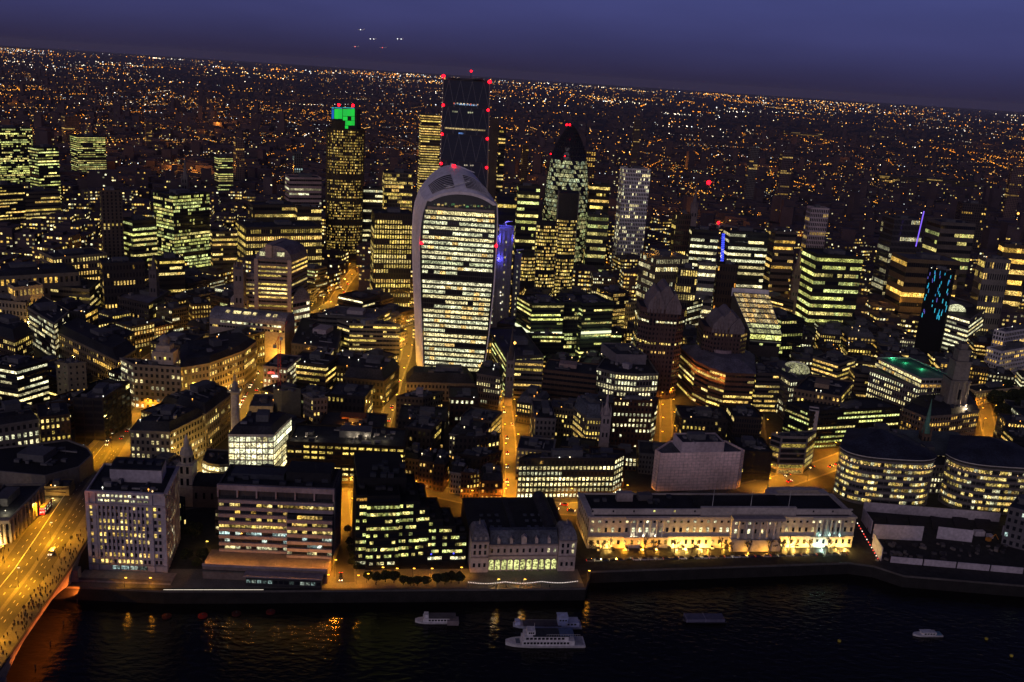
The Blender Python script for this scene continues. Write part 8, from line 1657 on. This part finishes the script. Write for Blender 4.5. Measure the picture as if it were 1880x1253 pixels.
# ================================================================== trees
def tree_mesh(seed, leafy=False):
    r = random.Random(seed); tr = MB(); cr_ = MB()
    def grow(p, d, ln, rad, lv):
        q = p+d*ln; (tr if lv < 1 else cr_).tube(p, q, rad, rad*.65, 5 if lv < 2 else 3)
        if lv >= 4:
            return
        for k in range(3 if lv < 3 else 4):
            nd = (d+Vector((r.gauss(0, .55), r.gauss(0, .55), r.gauss(.12, .3)))).normalized(); grow(p+d*ln*r.uniform(.6, 1.0), nd, ln*r.uniform(.6, .78), rad*.72, lv+1)
    grow(Vector((0, 0, 0)), Vector((r.gauss(0, .05), r.gauss(0, .05), 1)).normalized(), 3.6, .36, 0)
    if leafy:
        for k in range(900):
            a = r.uniform(0, 6.28); z = r.uniform(-1, 1); rr = math.sqrt(1-z*z)*r.uniform(.5, 1)**.5*(1+.3*math.sin(3*a+seed)); P = Vector((rr*math.cos(a)*4.2, rr*math.sin(a)*4.2, 6.5+z*3.4)); n = Vector((r.gauss(0, 1), r.gauss(0, 1), r.gauss(0, 1))).normalized(); u = n.orthogonal().normalized()*.42; v = n.cross(u)
            cr_.face([P-u-v, P+u-v, P+u+v, P-u+v], m=1)
    return tr.mesh('trunk', ['bark']), cr_.mesh('crown', ['bark', 'leaf'])
TM = [tree_mesh(s) for s in (1, 2, 3)]; TL = [tree_mesh(s, True) for s in (5, 6, 7)]
def tree(P, s, label, group=None, leafy=False, name='bare_tree'):
    t = thing(name, label, 'tree', P, group); a, b_ = rnd.choice(TL if leafy else TM); rz = rnd.random()*6
    for n_, me in (('trunk', a), ('crown', b_)): o = bpy.data.objects.new(n_, me); COL.objects.link(o); o.parent = t; o.scale = (s, s, s); o.rotation_euler.z = rz
for i, x in enumerate((150, 215, 270, 500, 560, 690, 800, 985, 1060, 1160, 1290, 1370)): P = A('d', x, 958+(i % 2)*8, 0); tree((P.x, P.y, 0), rnd.uniform(.85, 1.1), 'bare winter tree before the long classical building, %s from its left end' % ('first', 'second', 'third', 'fourth', 'fifth', 'sixth', 'seventh', 'eighth', 'ninth', 'tenth', 'eleventh', 'twelfth')[i], 'bare trees before the long classical building')
for i, x in enumerate((60, 170, 300, 420)): P = A('e', x, 1075+i*5, 0); tree((P.x, P.y, 0), .9, 'bare tree at the right end of the quay, %s from the left' % ('first', 'second', 'third', 'fourth')[i], 'bare trees on the quay')
for i, (x, y, s) in enumerate(((1030, 1120, .5), (1085, 1130, .55), (1140, 1125, .6), (1195, 1130, .6), (1255, 1145, .5), (1300, 1150, .45), (1345, 1150, .5), (1400, 1150, .5), (1470, 1140, .55), (1520, 1140, .6), (1560, 1130, .6), (1610, 1135, .6))): P = A('b', x, y+20, 0); tree((P.x, P.y, 0), s, 'dark clipped evergreen in the hedge by the river walk, %s from the left' % ORDI[i].replace('nearest', 'first'), 'hedge trees on the river walk', True, 'hedge_tree')
for i, (x, y) in enumerate(((870, 790), (880, 870), (885, 920), (905, 960), (895, 1000), (925, 1030))): P = A('b', x, y+40, 0); tree((P.x+2.5, P.y, 0), .45, 'small street tree in the alley between the riverside offices, %s from the top' % ORDI[i].replace('nearest', 'first'), 'alley trees', True, 'street_tree')
for i in range(22):
    P = at(rnd.uniform(1822, 1890), rnd.uniform(728, 806), 0); tree((P.x, P.y, 0), rnd.uniform(1.1, 1.6), 'dark park tree in the unlit park at the right edge', 'trees of the unlit park', True, 'park_tree')
for i in range(8):
    P = A('a', rnd.uniform(880, 990), rnd.uniform(540, 720), 0); tree((P.x, P.y, 0), rnd.uniform(.5, .9), 'dark shrub in the unlit garden right of the pale stone office', 'garden shrubs', True, 'garden_shrub')
for i, (x, y) in enumerate(((1650, 740), (1700, 748), (1760, 742), (1800, 738))): P = A('j', x, y+85, 0); tree((P.x, P.y-3, 0), 1.0, 'bare tree silhouetted before the golden house, %s from the left' % ('first', 'second', 'third', 'fourth')[i], 'bare trees before the golden house')
# planted roof-garden bed beside the small gate block sign
r = find('small lit block with a sign band'); P, Q = A('a', 218, 303, 14), A('a', 333, 303, 14)
for k in range(9): f = (k+.5)/9; block('sign_letter_bar', r, (P.x+(Q.x-P.x)*(.05+.9*f), P.y-.2, 11.6), 1.1, .15, .8, 0, (.05, .03, .02))
flood('amber lamp lighting the sign band beside the bridge pavement', ((P.x+Q.x)/2, P.y-4, 9.2), 2500, (1, .6, .15), .3)
# ================================================================== aircraft: points of light in the evening sky, each given a plane shape
for i, (x, y, c2, lb) in enumerate(((663, 55, (3, 3, 3), 'tiny aircraft with white lights, highest in the evening sky'), (684, 72, (3, 3, 3), 'tiny aircraft with paired white lights, lower left of the highest one'), (734, 72, (3, 3, 3), 'tiny aircraft with paired white lights, furthest right in the sky'), (653, 86, (3, .6, .6), 'tiny aircraft with one red light low over the horizon, left one'), (703, 88, (3, .3, .3), 'tiny aircraft with one red light low over the horizon, right one'))):
    Y = 5200; P = aty(x, y, Y); t = thing('aircraft', lb, 'aircraft', P); m_ = MB(); m_.loft([[(P.x+s*18, P.y+math.cos(a)*r_, P.z+math.sin(a)*r_) for a in np.linspace(0, 6.28, 9)[:-1]] for s, r_ in ((-1, .3), (-.8, 1.7), (.6, 1.8), (1, .5))]); m_.build('fuselage', 'white', t)
    MB().box((P.x, P.y, P.z-.5), 2.6, 17, .25).build('wing', 'white', t); MB().box((P.x+16, P.y, P.z+3), 1.5, .25, 3).build('tail_fin', 'white', t); MB().box((P.x+16, P.y, P.z+.6), 1.2, 6, .2).build('tailplane', 'white', t)
    for dx in ((-9, 9) if c2[1] > 1 and i else (0,)): beacon(t, (P.x+dx, P.y-18, P.z-.5), 2.0, c2, 'position_light')
# ================================================================== evening haze
hz, ht_, hn = bpy.data.materials.new('evening_haze'), None, None
hz.use_nodes = True; ht_ = hz.node_tree; ht_.nodes.clear(); ho = ht_.nodes.new('ShaderNodeOutputMaterial'); pv = ht_.nodes.new('ShaderNodeVolumePrincipled')
pv.inputs['Density'].default_value = 1.6e-5; pv.inputs['Color'].default_value = (.85, .80, .95, 1); pv.inputs['Anisotropy'].default_value = .0
ht_.links.new(pv.outputs[0], ho.inputs['Volume'])
o = MB().box((0, 20500, 150), 46000, 24000, 160).build('haze', hz, kind='stuff'); tag(o, 'thin evening haze over the whole city', 'haze')
# ================================================================== look-alikes are told apart by their order in the view
def ordinal(n):
    if n <= 20: return (['first']+ORDI[1:])[n-1]
    t, u = divmod(n, 10); T_ = {2: 'twent', 3: 'thirt', 4: 'fort', 5: 'fift'}[t]
    return T_+'ieth' if u == 0 else T_+'y-'+(['first']+ORDI[1:])[u-1]
same = {}
for o in bpy.data.objects:
    if o.parent is None and o.get('group') and 'crowd' not in o['group'] and o.get('label'): same.setdefault((o['group'], o['label']), []).append(o)
for (g_, l_), lst in same.items():
    if len(lst) < 2 or len(lst) > 59: continue
    lst.sort(key=lambda o: pj(o.location)[0])
    for i, o in enumerate(lst): o['label'] = l_+', '+ordinal(i+1)+' from the left'
